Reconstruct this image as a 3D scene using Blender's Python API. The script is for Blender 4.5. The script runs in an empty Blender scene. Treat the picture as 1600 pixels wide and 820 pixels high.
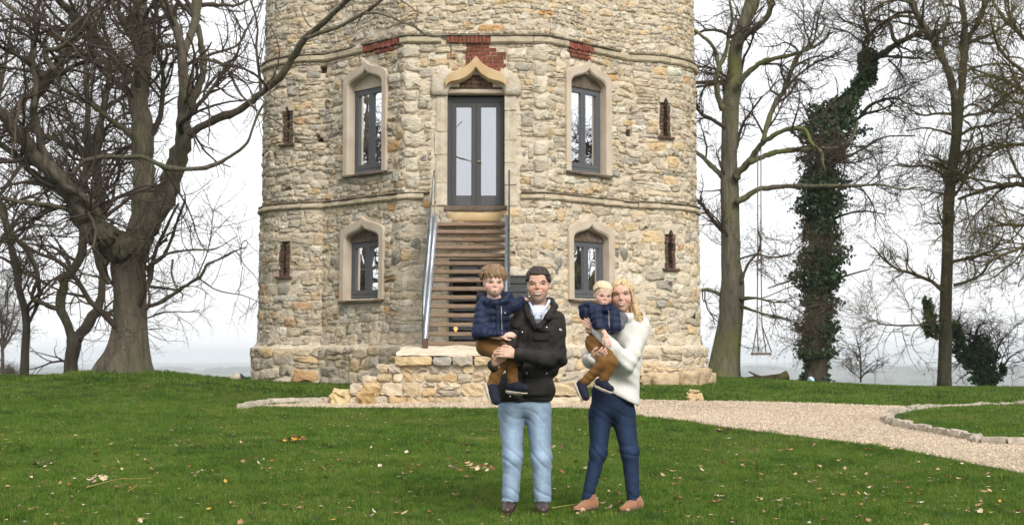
import bpy, math, random
import numpy as np
from mathutils import Vector, Matrix
random.seed(7); RNG = np.random.default_rng(11)
S = bpy.context.scene
COL = S.collection
PI = math.pi

# ------------------------------------------------------------------ camera
FPX = 2300.0; CX = 800.0; CY = 410.0; HOR = 555.0
CAMZ = 1.165
PITCH = math.atan((HOR - CY) / FPX)
cam = bpy.data.objects.new('camera', bpy.data.cameras.new('camera')); COL.objects.link(cam)
cam.location = (0, 0, CAMZ); cam.rotation_euler = (PI / 2 + PITCH, 0, 0)
cam.data.sensor_width = 36; cam.data.lens = 36 * FPX / 1600
cam.data.clip_start = 0.1; cam.data.clip_end = 20000
cam.data.dof.use_dof = True; cam.data.dof.focus_distance = 11.0; cam.data.dof.aperture_fstop = 7.1
S.camera = cam

# ------------------------------------------------------------------ sky, sun, exposure
SUN_EL, SUN_AZ = math.radians(40), math.radians(24)      # azimuth: to the right of straight behind the camera
w = bpy.data.worlds.new('World'); S.world = w; w.use_nodes = True
nt = w.node_tree; nt.nodes.clear()
out = nt.nodes.new('ShaderNodeOutputWorld'); bg = nt.nodes.new('ShaderNodeBackground')
sky = nt.nodes.new('ShaderNodeTexSky'); sky.sky_type = 'NISHITA'; sky.sun_disc = False
sky.sun_elevation = SUN_EL; sky.sun_rotation = math.radians(180) - SUN_AZ
tc = nt.nodes.new('ShaderNodeTexCoord'); sep = nt.nodes.new('ShaderNodeSeparateXYZ')
nt.links.new(tc.outputs['Generated'], sep.inputs[0])
mr = nt.nodes.new('ShaderNodeMapRange'); mr.inputs['From Min'].default_value = -0.02; mr.inputs['From Max'].default_value = 1.0
nt.links.new(sep.outputs['Z'], mr.inputs['Value'])
cr = nt.nodes.new('ShaderNodeValToRGB'); e = cr.color_ramp.elements
e[0].position = 0.0; e[0].color = (.84, .845, .86, 1)
e[1].position = 1.0; e[1].color = (1, 1, 1, 1)
k = e.new(0.13); k.color = (.94, .945, .96, 1)
nt.links.new(mr.outputs[0], cr.inputs[0])
nz = nt.nodes.new('ShaderNodeTexNoise'); nz.inputs['Scale'].default_value = 2.6; nz.inputs['Detail'].default_value = 5
mp = nt.nodes.new('ShaderNodeMapping'); mp.inputs['Scale'].default_value = (1, 1, 3)
nt.links.new(tc.outputs['Generated'], mp.inputs[0]); nt.links.new(mp.outputs[0], nz.inputs['Vector'])
cl = nt.nodes.new('ShaderNodeMapRange'); cl.inputs['From Min'].default_value = .3; cl.inputs['From Max'].default_value = .7
cl.inputs['To Min'].default_value = 0.94; cl.inputs['To Max'].default_value = 1.04
nt.links.new(nz.outputs['Fac'], cl.inputs['Value'])
mul = nt.nodes.new('ShaderNodeVectorMath'); mul.operation = 'SCALE'
nt.links.new(cr.outputs[0], mul.inputs[0]); nt.links.new(cl.outputs[0], mul.inputs['Scale'])
sc10 = nt.nodes.new('ShaderNodeVectorMath'); sc10.operation = 'SCALE'; sc10.inputs['Scale'].default_value = 13.6
nt.links.new(mul.outputs[0], sc10.inputs[0])
mx = nt.nodes.new('ShaderNodeMix'); mx.data_type = 'RGBA'; mx.inputs[0].default_value = 0.92
nt.links.new(sky.outputs[0], mx.inputs[6]); nt.links.new(sc10.outputs[0], mx.inputs[7])
nt.links.new(mx.outputs[2], bg.inputs[0]); bg.inputs[1].default_value = 0.085
nt.links.new(bg.outputs[0], out.inputs[0])

sun = bpy.data.objects.new('sun', bpy.data.lights.new('sun', 'SUN')); COL.objects.link(sun)
sun.data.energy = 2.6; sun.data.angle = math.radians(25); sun.data.color = (1, .95, .88)
sd = Vector((math.sin(SUN_AZ) * math.cos(SUN_EL), -math.cos(SUN_AZ) * math.cos(SUN_EL), math.sin(SUN_EL)))
sun.rotation_euler = sd.to_track_quat('Z', 'Y').to_euler()
S.view_settings.view_transform = 'Standard'; S.view_settings.look = 'None'
S.view_settings.exposure = 0.27; S.view_settings.gamma = 1
S.cycles.use_denoising = True
S.cycles.max_bounces = 6; S.cycles.transparent_max_bounces = 12
S.cycles.volume_bounces = 1

# ------------------------------------------------------------------ pixel of the 1600x820 photograph -> world
cp, sp = math.cos(PITCH), math.sin(PITCH)
def ray(px, py):
    u, v = (px - CX) / FPX, (CY - py) / FPX
    return np.array([u, cp - v * sp, sp + v * cp])
def at(px, py, Y):
    r = ray(px, py); t = Y / r[1]
    return np.array([r[0] * t, Y, CAMZ + r[2] * t])

# ------------------------------------------------------------------ objects and properties
CHILD_OFF = {}
def tag(o, label=None, cat=None, group=None, kind=None):
    if label: o['label'] = label
    if cat: o['category'] = cat
    if group: o['group'] = group
    if kind: o['kind'] = kind
    return o
def thing(name, loc, label, cat, group=None):
    o = bpy.data.objects.new(name, None); COL.objects.link(o); o.location = tuple(float(v) for v in loc)
    o.empty_display_size = 0.2
    CHILD_OFF[o] = np.array(loc, float)
    return tag(o, label, cat, group)
def mesh_obj(name, V, F, m, parent=None, smooth=False, attr=None, loc=None, kind=None):
    """V: world coordinates (n,3); F: list of index tuples or (n,4)/(n,3) array."""
    V = np.asarray(V, float)
    off = np.zeros(3)
    if parent is not None: off = CHILD_OFF[parent]
    elif loc is not None: off = np.array(loc, float)
    me = bpy.data.meshes.new(name)
    if isinstance(F, np.ndarray):
        nF, kk = F.shape
        me.vertices.add(len(V)); me.vertices.foreach_set('co', (V - off).astype(np.float32).ravel())
        me.loops.add(nF * kk); me.loops.foreach_set('vertex_index', F.astype(np.int32).ravel())
        me.polygons.add(nF); me.polygons.foreach_set('loop_start', np.arange(0, nF * kk, kk, dtype=np.int32))
        me.update(calc_edges=True)
    else:
        me.from_pydata((V - off).tolist(), [], F); me.update()
    if attr:
        for an, av in attr.items():
            a = me.attributes.new(an, 'FLOAT_COLOR', 'POINT')
            c = np.ones((len(V), 4), np.float32); c[:, :av.shape[1]] = av
            a.data.foreach_set('color', c.ravel())
    if smooth: me.polygons.foreach_set('use_smooth', np.ones(len(me.polygons), bool))
    if m is not None: me.materials.append(m)
    o = bpy.data.objects.new(name, me); COL.objects.link(o)
    if parent is not None:
        o.parent = parent; CHILD_OFF[o] = off
    elif loc is not None:
        o.location = tuple(float(v) for v in loc); CHILD_OFF[o] = off
    if kind: o['kind'] = kind
    return o

class MB:
    """collects shapes in world coordinates, links them as one mesh object"""
    def __init__(s): s.v = []; s.f = []; s.c = []; s.n = 0
    def add(s, V, F, col=None):
        V = np.asarray(V, float).reshape(-1, 3)
        s.v.append(V); s.f += [tuple(int(i) + s.n for i in f) for f in F]; s.n += len(V)
        s.c.append(np.tile(np.array(col if col is not None else (1, 1, 1), float), (len(V), 1)) if col is None or np.ndim(col) == 1 else np.asarray(col, float))
        return s
    def box(s, lo, hi, R=None, c=None, col=None, bev=0.0):
        lo = np.array(lo, float); hi = np.array(hi, float)
        if bev <= 0:
            V = np.array([[x, y, z] for x in (0, 1) for y in (0, 1) for z in (0, 1)], float) * (hi - lo) + lo
            F = [(0, 1, 3, 2), (4, 6, 7, 5), (0, 4, 5, 1), (2, 3, 7, 6), (0, 2, 6, 4), (1, 5, 7, 3)]
        else:
            ctr = (lo + hi) / 2; h = (hi - lo) / 2; b = min(bev, *(h * .9))
            V = []; 
            for sx in (-1, 1):
                for sy in (-1, 1):
                    for sz in (-1, 1):
                        sg = np.array([sx, sy, sz])
                        for a in range(3):
                            p = sg * (h - b); p[a] = sg[a] * h[a]; V.append(ctr + p)
            V = np.array(V)
            def ix(sx, sy, sz, a): return (((sx > 0) * 4 + (sy > 0) * 2 + (sz > 0)) * 3) + a
            F = []
            q = [(-1, -1), (1, -1), (1, 1), (-1, 1)]
            for sg in (-1, 1):
                f0 = [ix(sg, y, z, 0) for y, z in q]; f1 = [ix(y, sg, z, 1) for z, y in q]; f2 = [ix(x, y, sg, 2) for x, y in q]
                for f in (f0, f1, f2): F.append(f if sg > 0 else f[::-1])
            for y in (-1, 1):
                for z in (-1, 1):
                    F.append([ix(-1, y, z, 1), ix(1, y, z, 1), ix(1, y, z, 2), ix(-1, y, z, 2)][::(1 if y * z > 0 else -1)])
                    F.append([ix(y, -1, z, 2), ix(y, 1, z, 2), ix(y, 1, z, 0), ix(y, -1, z, 0)][::(1 if y * z > 0 else -1)])
                    F.append([ix(y, z, -1, 0), ix(y, z, 1, 0), ix(y, z, 1, 1), ix(y, z, -1, 1)][::(1 if y * z > 0 else -1)])
            for x in (-1, 1):
                for y in (-1, 1):
                    for z in (-1, 1):
                        f = [ix(x, y, z, 0), ix(x, y, z, 1), ix(x, y, z, 2)]
                        F.append(f if x * y * z > 0 else f[::-1])
        if R is not None:
            cc = np.array(c if c is not None else (lo + hi) / 2, float)
            V = (V - cc) @ np.array(R).T + cc
        return s.add(V, F, col)
    def tube(s, P, r, n=8, col=None, cap=True):
        V, F = tube_geo(np.asarray(P, float), r, n, cap); return s.add(V, F, col)
    def build(s, name, m, parent=None, smooth=False, kind=None, loc=None, tint=False):
        V = np.concatenate(s.v)
        return mesh_obj(name, V, s.f, m, parent, smooth, {'tint': np.concatenate(s.c)} if tint else None, loc, kind)

def tube_geo(P, r, n=8, cap=True):
    N = len(P); r = np.broadcast_to(np.asarray(r, float), (N,))
    T = np.gradient(P, axis=0); T /= np.linalg.norm(T, axis=1)[:, None] + 1e-9
    d = T.mean(0); ref = np.eye(3)[np.argmin(np.abs(d))]
    A = np.cross(T, ref); A /= np.linalg.norm(A, axis=1)[:, None] + 1e-9
    B = np.cross(T, A)
    th = np.arange(n) * 2 * PI / n
    V = P[:, None] + r[:, None, None] * (np.cos(th)[None, :, None] * A[:, None] + np.sin(th)[None, :, None] * B[:, None])
    F = []
    for i in range(N - 1):
        for j in range(n):
            F.append((i * n + j, i * n + (j + 1) % n, (i + 1) * n + (j + 1) % n, (i + 1) * n + j))
    if cap:
        F.append(tuple(range(n))[::-1]); F.append(tuple((N - 1) * n + j for j in range(n)))
    return V.reshape(-1, 3), F

def batch_tubes(P, R, n):
    """P (M,N,3), R (M,N) -> vertices, quad array"""
    M, N, _ = P.shape
    T = np.gradient(P, axis=1); T /= np.linalg.norm(T, axis=2)[..., None] + 1e-9
    d = np.abs(T.mean(1)); ref = np.eye(3)[np.argmin(d, axis=1)]
    A = np.cross(T, ref[:, None, :]); A /= np.linalg.norm(A, axis=2)[..., None] + 1e-9
    B = np.cross(T, A)
    th = np.arange(n) * 2 * PI / n
    V = P[:, :, None] + R[:, :, None, None] * (np.cos(th)[None, None, :, None] * A[:, :, None] + np.sin(th)[None, None, :, None] * B[:, :, None])
    i = np.arange(M)[:, None, None] * N * n; k_ = np.arange(N - 1)[None, :, None] * n; j = np.arange(n)[None, None, :]; j2 = (j + 1) % n
    Q = np.stack([i + k_ + j, i + k_ + j2, i + k_ + n + j2, i + k_ + n + j], -1).reshape(-1, 4)
    return V.reshape(-1, 3), Q

def catmull(P, m):
    """resample control points (with extra columns) to m points by Catmull-Rom"""
    P = np.asarray(P, float); n = len(P)
    if n == 2:
        t = np.linspace(0, 1, m)[:, None]; return P[0] * (1 - t) + P[1] * t
    Q = np.vstack([2 * P[0] - P[1], P, 2 * P[-1] - P[-2]])
    seg = np.linalg.norm(np.diff(P[:, :2], axis=0), axis=1) + 1e-6
    cum = np.concatenate([[0], np.cumsum(seg)]); u = np.linspace(0, cum[-1], m)
    i = np.clip(np.searchsorted(cum, u, side='right') - 1, 0, n - 2); t = ((u - cum[i]) / seg[i])[:, None]
    p0, p1, p2, p3 = Q[i], Q[i + 1], Q[i + 2], Q[i + 3]
    return .5 * (2 * p1 + (p2 - p0) * t + (2 * p0 - 5 * p1 + 4 * p2 - p3) * t ** 2 + (3 * p1 - p0 - 3 * p2 + p3) * t ** 3)

# ------------------------------------------------------------------ materials
def ramp_set(node, stops):
    el = node.color_ramp.elements
    while len(el) > 1: el.remove(el[-1])
    el[0].position = stops[0][0]; el[0].color = (*stops[0][1], 1)
    for p, c in stops[1:]:
        q_ = el.new(p); q_.color = (*c, 1)
def mat(name, stops, scale=8.0, rough=.8, bump=0.0, bscale=None, detail=6, metal=0.0, tint=False, rnd=0.0, stretch=None, spec=.3,
        bdist=.01, extra=None, sheen=0.0, mortal=None):
    """noise-coloured principled material; tint multiplies by the 'tint' attribute; rnd varies the value per object"""
    m = bpy.data.materials.new(name); m.use_nodes = True
    t = m.node_tree; N = t.nodes; L = t.links
    b = N['Principled BSDF']; b.inputs['Roughness'].default_value = rough; b.inputs['Metallic'].default_value = metal
    b.inputs['Specular IOR Level'].default_value = spec
    if sheen: b.inputs['Sheen Weight'].default_value = sheen
    g = N.new('ShaderNodeNewGeometry') if not extra == 'object' else N.new('ShaderNodeTexCoord')
    vec = g.outputs['Position'] if not extra == 'object' else g.outputs['Object']
    if stretch:
        mpp = N.new('ShaderNodeMapping'); mpp.inputs['Scale'].default_value = stretch
        L.new(vec, mpp.inputs[0]); vec = mpp.outputs[0]
    nz = N.new('ShaderNodeTexNoise'); nz.inputs['Scale'].default_value = scale; nz.inputs['Detail'].default_value = detail
    nz.inputs['Roughness'].default_value = .6
    L.new(vec, nz.inputs['Vector'])
    if isinstance(stops[0], (int, float)): stops = [(.3, tuple(c * .82 for c in stops)), (.7, tuple(c * 1.15 for c in stops))]
    r = N.new('ShaderNodeValToRGB'); ramp_set(r, stops); L.new(nz.outputs['Fac'], r.inputs[0])
    c = r.outputs[0]
    if tint:
        a = N.new('ShaderNodeAttribute'); a.attribute_name = 'tint'
        x = N.new('ShaderNodeMix'); x.data_type = 'RGBA'; x.blend_type = 'MULTIPLY'; x.inputs[0].default_value = 1
        L.new(c, x.inputs[6]); L.new(a.outputs['Color'], x.inputs[7]); c = x.outputs[2]
    if rnd:
        oi = N.new('ShaderNodeObjectInfo'); mr_ = N.new('ShaderNodeMapRange')
        mr_.inputs['To Min'].default_value = 1 - rnd; mr_.inputs['To Max'].default_value = 1 + rnd
        L.new(oi.outputs['Random'], mr_.inputs['Value'])
        h = N.new('ShaderNodeHueSaturation'); L.new(c, h.inputs['Color']); L.new(mr_.outputs[0], h.inputs['Value'])
        mr2 = N.new('ShaderNodeMapRange'); mr2.inputs['To Min'].default_value = .5 + rnd * .06; mr2.inputs['To Max'].default_value = .5 - rnd * .06
        L.new(oi.outputs['Random'], mr2.inputs['Value']); L.new(mr2.outputs[0], h.inputs['Hue']); c = h.outputs[0]
    L.new(c, b.inputs['Base Color'])
    if bump:
        nb = N.new('ShaderNodeTexNoise'); nb.inputs['Scale'].default_value = bscale or scale * 3; nb.inputs['Detail'].default_value = 7
        nb.inputs['Roughness'].default_value = .62
        L.new(vec, nb.inputs['Vector'])
        bp = N.new('ShaderNodeBump'); bp.inputs['Strength'].default_value = bump; bp.inputs['Distance'].default_value = bdist
        L.new(nb.outputs['Fac'], bp.inputs['Height']); L.new(bp.outputs[0], b.inputs['Normal'])
    return m
def flat(name, c, rough=.6, metal=0.0, spec=.4):
    return mat(name, [(.3, tuple(x * .9 for x in c)), (.7, tuple(min(1, x * 1.08) for x in c))], scale=14, rough=rough, metal=metal, spec=spec, detail=3)
M = {}
# ================================================================== ground
_ty = np.array([-40, 0, 10, 11, 16, 20, 23, 26, 29, 32, 35, 37, 40, 45, 60, 90, 150, 300, 700, 1500, 9000.])
_tz = np.array([-.9, -.28, -.02, 0, .13, .25, .335, .42, .49, .53, .50, .43, .2, -.5, -3.5, -10, -20, -34, -52, -60, -60.])
_fy = np.concatenate([np.arange(-40, 120, .25), np.geomspace(120, 9000, 200)])
_fz = np.interp(_fy, _ty, _tz)
_k = np.hanning(17); _k /= _k.sum(); _n = len(np.arange(-40, 120, .25))
_fz[:_n] = np.convolve(np.pad(_fz[:_n], 8, mode='edge'), _k, 'valid')
OAKX, OAKY = -6.95, 26.5
def gz(x, y):
    x = np.asarray(x, float); y = np.asarray(y, float)
    z = np.interp(y, _fy, _fz)
    near = np.clip(1 - (np.hypot(x, y - 25) - 30) / 40, 0, 1)
    z = z - .012 * np.clip(x, -14, 14) * np.clip((y - 12) / 18, 0, 1) * near
    z = z + .36 * np.exp(-(((x - OAKX) / 2.3) ** 2 + ((y - OAKY) / 2.6) ** 2))
    z = z + (.018 * np.sin(x * 1.1 + y * .6) + .014 * np.sin(x * .55 - y * 1.3 + 1)) * near
    z = z + .15 * np.exp(-((x - 4.6) / 3.4) ** 2) * np.clip((y - 29) / 5, 0, 1) * near
    # far land: low hills with hedgerow lumps
    far = np.clip((y - 1700) / 900, 0, 1)
    h = 26 + 5 * np.sin(x / 900 + 1.2) + 3 * np.sin(x / 420 + y / 700)
    z = z + far * h * np.exp(-((y - 3300) / 1100) ** 2)
    far2 = np.clip((y - 3800) / 1500, 0, 1)
    return z + far2 * (18 + 4 * np.sin(x / 1300 + 2))
def ghit(px, py):
    r = ray(px, py); lo, hi = 5.0, 60.0
    for t in np.arange(5, 60, .1):
        if CAMZ + r[2] / r[1] * t < float(gz(r[0] / r[1] * t, t)): break
    return np.array([r[0] / r[1] * t, t, float(gz(r[0] / r[1] * t, t))])

def lawn_material():
    m = bpy.data.materials.new('lawn_soil_and_fields'); m.use_nodes = True
    t = m.node_tree; N = t.nodes; L = t.links; b = N['Principled BSDF']; b.inputs['Roughness'].default_value = .9
    b.inputs['Specular IOR Level'].default_value = .15
    g = N.new('ShaderNodeNewGeometry')
    n1 = N.new('ShaderNodeTexNoise'); n1.inputs['Scale'].default_value = 1.2; n1.inputs['Detail'].default_value = 8
    L.new(g.outputs['Position'], n1.inputs['Vector'])
    r1 = N.new('ShaderNodeValToRGB'); ramp_set(r1, [(.3, (.022, .040, .008)), (.55, (.032, .062, .011)), (.75, (.05, .08, .017))]); L.new(n1.outputs['Fac'], r1.inputs[0])
    n2 = N.new('ShaderNodeTexVoronoi'); n2.inputs['Scale'].default_value = .004; L.new(g.outputs['Position'], n2.inputs['Vector'])
    sp_ = N.new('ShaderNodeSeparateColor'); L.new(n2.outputs['Color'], sp_.inputs[0])
    r2 = N.new('ShaderNodeValToRGB'); ramp_set(r2, [(.0, (.05, .07, .03)), (.4, (.09, .10, .05)), (.7, (.12, .11, .07)), (1, (.04, .05, .03))]); L.new(sp_.outputs[0], r2.inputs[0])
    s = N.new('ShaderNodeSeparateXYZ'); L.new(g.outputs['Position'], s.inputs[0])
    mr_ = N.new('ShaderNodeMapRange'); mr_.inputs['From Min'].default_value = 60; mr_.inputs['From Max'].default_value = 160; L.new(s.outputs['Y'], mr_.inputs['Value'])
    x = N.new('ShaderNodeMix'); x.data_type = 'RGBA'; L.new(mr_.outputs[0], x.inputs[0]); L.new(r1.outputs[0], x.inputs[6]); L.new(r2.outputs[0], x.inputs[7])
    L.new(x.outputs[2], b.inputs['Base Color'])
    nb = N.new('ShaderNodeTexNoise'); nb.inputs['Scale'].default_value = 40; nb.inputs['Detail'].default_value = 6; L.new(g.outputs['Position'], nb.inputs['Vector'])
    bp = N.new('ShaderNodeBump'); bp.inputs['Distance'].default_value = .03; bp.inputs['Strength'].default_value = .8
    L.new(nb.outputs['Fac'], bp.inputs['Height']); L.new(bp.outputs[0], b.inputs['Normal'])
    return m
M['lawn'] = lawn_material()
def grid_mesh(name, xs, ys, zfun, m, kind):
    X, Y = np.meshgrid(xs, ys, indexing='ij'); Z = zfun(X, Y)
    V = np.stack([X, Y, Z], -1).reshape(-1, 3); a, c = len(xs), len(ys)
    i, j = np.meshgrid(np.arange(a - 1), np.arange(c - 1), indexing='ij')
    Q = np.stack([i * c + j, (i + 1) * c + j, (i + 1) * c + j + 1, i * c + j + 1], -1).reshape(-1, 4)
    return mesh_obj(name, V, Q, m, None, True, kind=kind)
gx = np.concatenate([-np.geomspace(9000, 30, 60), np.arange(-29, 29.1, .4), np.geomspace(30, 9000, 60)])
gy = np.concatenate([np.linspace(-300, -12, 14), np.arange(-10, 62, .4), np.geomspace(63, 8500, 90)])
lawn = grid_mesh('lawn', gx, gy, gz, M['lawn'], 'structure')

# ------------------------------------------------------------------ gravel drive (a sheet laid on the lawn), round a grass island
near_px = [(383, 637), (450, 637.5), (520, 638), (620, 638.5), (700, 639), (780, 639), (870, 638), (940, 642), (1000, 651), (1130, 669), (1250, 684), (1400, 704), (1600, 743), (1720, 767), (1860, 795), (2050, 832)]
far_px = [(383, 636), (450, 632), (520, 626), (620, 618), (700, 616), (780, 616), (870, 618), (940, 622), (1000, 625), (1080, 627), (1248, 630), (1360, 634), (1500, 638), (1640, 641)]
NEAR = np.array([ghit(*p) for p in near_px]); FAR = np.array([ghit(*p) for p in far_px])
# extend to the right beyond the frame
FAR = np.vstack([FAR, FAR[-1] + [9, .4, 0]])
nN = catmull(NEAR, 120); nF_ = catmull(FAR, 120)
rows = 26
GP = nN[None] * (1 - np.linspace(0, 1, rows)[:, None, None]) + nF_[None] * np.linspace(0, 1, rows)[:, None, None]
GP[..., 2] = gz(GP[..., 0], GP[..., 1]) + .012
i, j = np.meshgrid(np.arange(rows - 1), np.arange(119), indexing='ij')
Q = np.stack([i * 120 + j, i * 120 + j + 1, (i + 1) * 120 + j + 1, (i + 1) * 120 + j], -1).reshape(-1, 4)
def gravel_material():
    m = bpy.data.materials.new('pale_gravel'); m.use_nodes = True
    t = m.node_tree; N = t.nodes; L = t.links; b = N['Principled BSDF']; b.inputs['Roughness'].default_value = .85
    g = N.new('ShaderNodeNewGeometry')
    v = N.new('ShaderNodeTexVoronoi'); v.inputs['Scale'].default_value = 45; L.new(g.outputs['Position'], v.inputs['Vector'])
    sp_ = N.new('ShaderNodeSeparateColor'); L.new(v.outputs['Color'], sp_.inputs[0])
    r = N.new('ShaderNodeValToRGB'); ramp_set(r, [(0, (.24, .175, .115)), (.3, (.42, .33, .24)), (.7, (.53, .435, .33)), (1, (.63, .555, .455))]); L.new(sp_.outputs[0], r.inputs[0])
    n = N.new('ShaderNodeTexNoise'); n.inputs['Scale'].default_value = .9; n.inputs['Detail'].default_value = 5; L.new(g.outputs['Position'], n.inputs['Vector'])
    r2 = N.new('ShaderNodeValToRGB'); ramp_set(r2, [(.3, (.66, .62, .56)), (.6, (1, 1, 1))]); L.new(n.outputs['Fac'], r2.inputs[0])
    x = N.new('ShaderNodeMix'); x.data_type = 'RGBA'; x.blend_type = 'MULTIPLY'; x.inputs[0].default_value = 1
    L.new(r.outputs[0], x.inputs[6]); L.new(r2.outputs[0], x.inputs[7]); L.new(x.outputs[2], b.inputs['Base Color'])
    bp = N.new('ShaderNodeBump'); bp.inputs['Distance'].default_value = .02; bp.inputs['Strength'].default_value = 1; bp.invert = True
    L.new(v.outputs['Distance'], bp.inputs['Height']); L.new(bp.outputs[0], b.inputs['Normal'])
    return m
M['gravel'] = gravel_material()
mesh_obj('gravel_drive', GP.reshape(-1, 3), Q, M['gravel'], None, True, kind='structure')

# grass island: bounded by a low stone edging
isl_px = [(1700, 637.5), (1600, 637), (1540, 638), (1467, 640.5), (1420, 645), (1396, 650), (1386, 657), (1395, 665), (1420, 671), (1473, 681), (1529, 690), (1599, 697), (1700, 712)]
ISL = np.array([ghit(*p) for p in isl_px]); ISL[0, 0] += 6; ISL[-1, 0] += 5
isl = catmull(ISL, 70)
ctr = isl[:, :2].mean(0) + np.array([.5, 0])
rings = 12; IV = []
for q in range(rings + 1):
    f = 1 - q / rings
    p = ctr + (isl[:, :2] - ctr) * f
    IV.append(np.column_stack([p, gz(p[:, 0], p[:, 1]) + .03 + .05 * (1 - f)]))
IV = np.concatenate(IV)
i, j = np.meshgrid(np.arange(rings), np.arange(69), indexing='ij')
Q = np.stack([i * 70 + j, i * 70 + j + 1, (i + 1) * 70 + j + 1, (i + 1) * 70 + j], -1).reshape(-1, 4)
mesh_obj('lawn_island', IV, Q, M['lawn'], None, True, kind='structure')

M['kerbstone'] = mat('edging_stone', [(.3, (.26, .22, .17)), (.55, (.42, .37, .29)), (.75, (.52, .47, .39))], scale=14, rough=.9, bump=.7, bdist=.02, rnd=.15)
def rough_block(p0, p1, wid, z0, z1, seed, b=.02):
    """one rough edging block between two ground points"""
    r = np.random.default_rng(seed)
    d = p1[:2] - p0[:2]; L_ = np.linalg.norm(d); d = d / L_; n = np.array([-d[1], d[0]])
    V = []
    for lev, (zz, ins) in enumerate(((0, 0), (.72, 0), (1, .22))):
        for (a, c) in ((0, -1), (.5, -1), (1, -1), (1, 1), (.5, 1), (0, 1)):
            aa = .5 + (a - .5) * (1 - ins * .35); cc = c * (1 - ins)
            q = p0[:2] + d * L_ * aa + n * wid / 2 * cc
            V.append([q[0], q[1], z0 + (z1 - z0) * zz])
    V = np.array(V); V += r.normal(0, b * .45, V.shape)
    F = [tuple(range(6))[::-1], tuple(12 + k for k in range(6))]
    for l in range(2):
        for k in range(6): F.append((l * 6 + k, l * 6 + (k + 1) % 6, l * 6 + 6 + (k + 1) % 6, l * 6 + 6 + k))
    return V, F
def edging(pts, label, step, wid, hgt, cat='edging'):
    pts = np.asarray(pts); root = thing('stone_edging', pts[len(pts) // 2], label, cat)
    cum = np.concatenate([[0], np.cumsum(np.linalg.norm(np.diff(pts[:, :2], axis=0), axis=1))])
    s = 0; kk = 0
    while s < cum[-1] - .1:
        l = step * random.uniform(.7, 1.35)
        a = np.array([np.interp(s + .012, cum, pts[:, c]) for c in range(3)]); e_ = np.array([np.interp(min(s + l, cum[-1]), cum, pts[:, c]) for c in range(3)])
        z = float(gz(a[0], a[1]))
        V, F = rough_block(a, e_, wid * random.uniform(.85, 1.1), z - .1, z + hgt * random.uniform(.85, 1.15), kk)
        mesh_obj('kerb_stone', V, F, M['kerbstone'], root, False); s += l + .005; kk += 1
    return root
edging(isl[14:], 'low pale stone edging curving round the grass island in the gravel', .34, .13, .09)
lk = catmull(np.array([ghit(*p) for p in [(378, 640), (400, 635), (425, 631.5), (460, 630), (512, 629)]]), 30)
edging(lk, 'short pale stone edging left of the stepped stone landing', .5, .2, .08)
# ================================================================== the tower: octagonal core with a round turret on each side
TX, TY = -0.715, 29.0
def arc(cx, cy, r, a0, a1, n): 
    a = np.radians(np.linspace(a0, a1, n)); return np.column_stack([cx + r * np.cos(a), cy + r * np.sin(a)])
_half = np.vstack([[(0, 0), (1.4, 0), (3.2, 1.8)], arc(3.15, 3.4, 1.6, -88, 88, 60), [(3.2, 5.0), (1.4, 6.8), (0, 6.8)]])
_seg = np.linalg.norm(np.diff(_half, axis=0), axis=1); _cum = np.concatenate([[0], np.cumsum(_seg)])
_u = np.arange(0, _cum[-1], .01)
_hx, _hy = np.interp(_u, _cum, _half[:, 0]), np.interp(_u, _cum, _half[:, 1])
_tx, _ty2 = np.gradient(_hx), np.gradient(_hy); _l = np.hypot(_tx, _ty2); _nx, _ny = _ty2 / _l, -_tx / _l
_ks = np.hanning(9); _ks /= _ks.sum()
_nx = np.convolve(np.pad(_nx, 4, mode='edge'), _ks, 'valid'); _ny = np.convolve(np.pad(_ny, 4, mode='edge'), _ks, 'valid')
SMAX = _u[-1]
Z_BASE, Z_PL, Z_L0, Z_L1, Z_U0, Z_U1, Z_TOP = -.2, 1.40, 4.24, 4.40, 7.36, 7.54, 12.5
def batter(z):
    z = np.asarray(z, float)
    return np.interp(z, [-1, Z_PL - .1, Z_PL + .06, Z_L0, Z_L1, Z_U0, Z_U1, 13], [.24, .20, .08, .05, .0, 0, -.02, -.06])
def wall_pt(s, z, n=0.0):
    s = np.asarray(s, float); z = np.asarray(z, float); a = np.abs(s); sg = np.where(s < 0, -1.0, 1.0)
    x, y = np.interp(a, _u, _hx), np.interp(a, _u, _hy); nx, ny = np.interp(a, _u, _nx), np.interp(a, _u, _ny)
    q = n + batter(z)
    return np.stack(np.broadcast_arrays(TX + sg * (x + nx * q), TY + y + ny * q, z), -1)
S_WIN = 2.60                        # window centre along the wall
WHW, WIN_IN = .69, .53              # half widths of the dressed surround, outer and inner
def zy(py, Y): return float(at(800, py, Y)[2])
UW = dict(z0=zy(270, 30.1), zs=zy(128, 30.1), za=zy(98, 30.1))       # upper windows: sill, shoulder and tip of the hood
LW = dict(z0=zy(466, 30.1), zs=zy(366, 30.1), za=zy(340, 30.1))
DZ0, DZ1 = zy(322, 29), zy(150, 29)
DHW = .565

def ogee(W, zs, za, n=14):
    """right half from shoulder to tip"""
    h = za - zs; t = np.linspace(0, 1, n)[:, None]
    P = np.array([(W, zs), (W, zs + .62 * h), (.16 * W, zs + .42 * h), (0, za)])
    return (1 - t) ** 3 * P[0] + 3 * (1 - t) ** 2 * t * P[1] + 3 * (1 - t) * t ** 2 * P[2] + t ** 3 * P[3]
def contour(W, z0, zs, za):
    r = ogee(W, zs, za); right = np.vstack([[(W, z0), (W, z0 + (zs - z0) * .5)], r])
    left = right[::-1][1:] * np.array([-1, 1]); return np.vstack([right, left])

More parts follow.
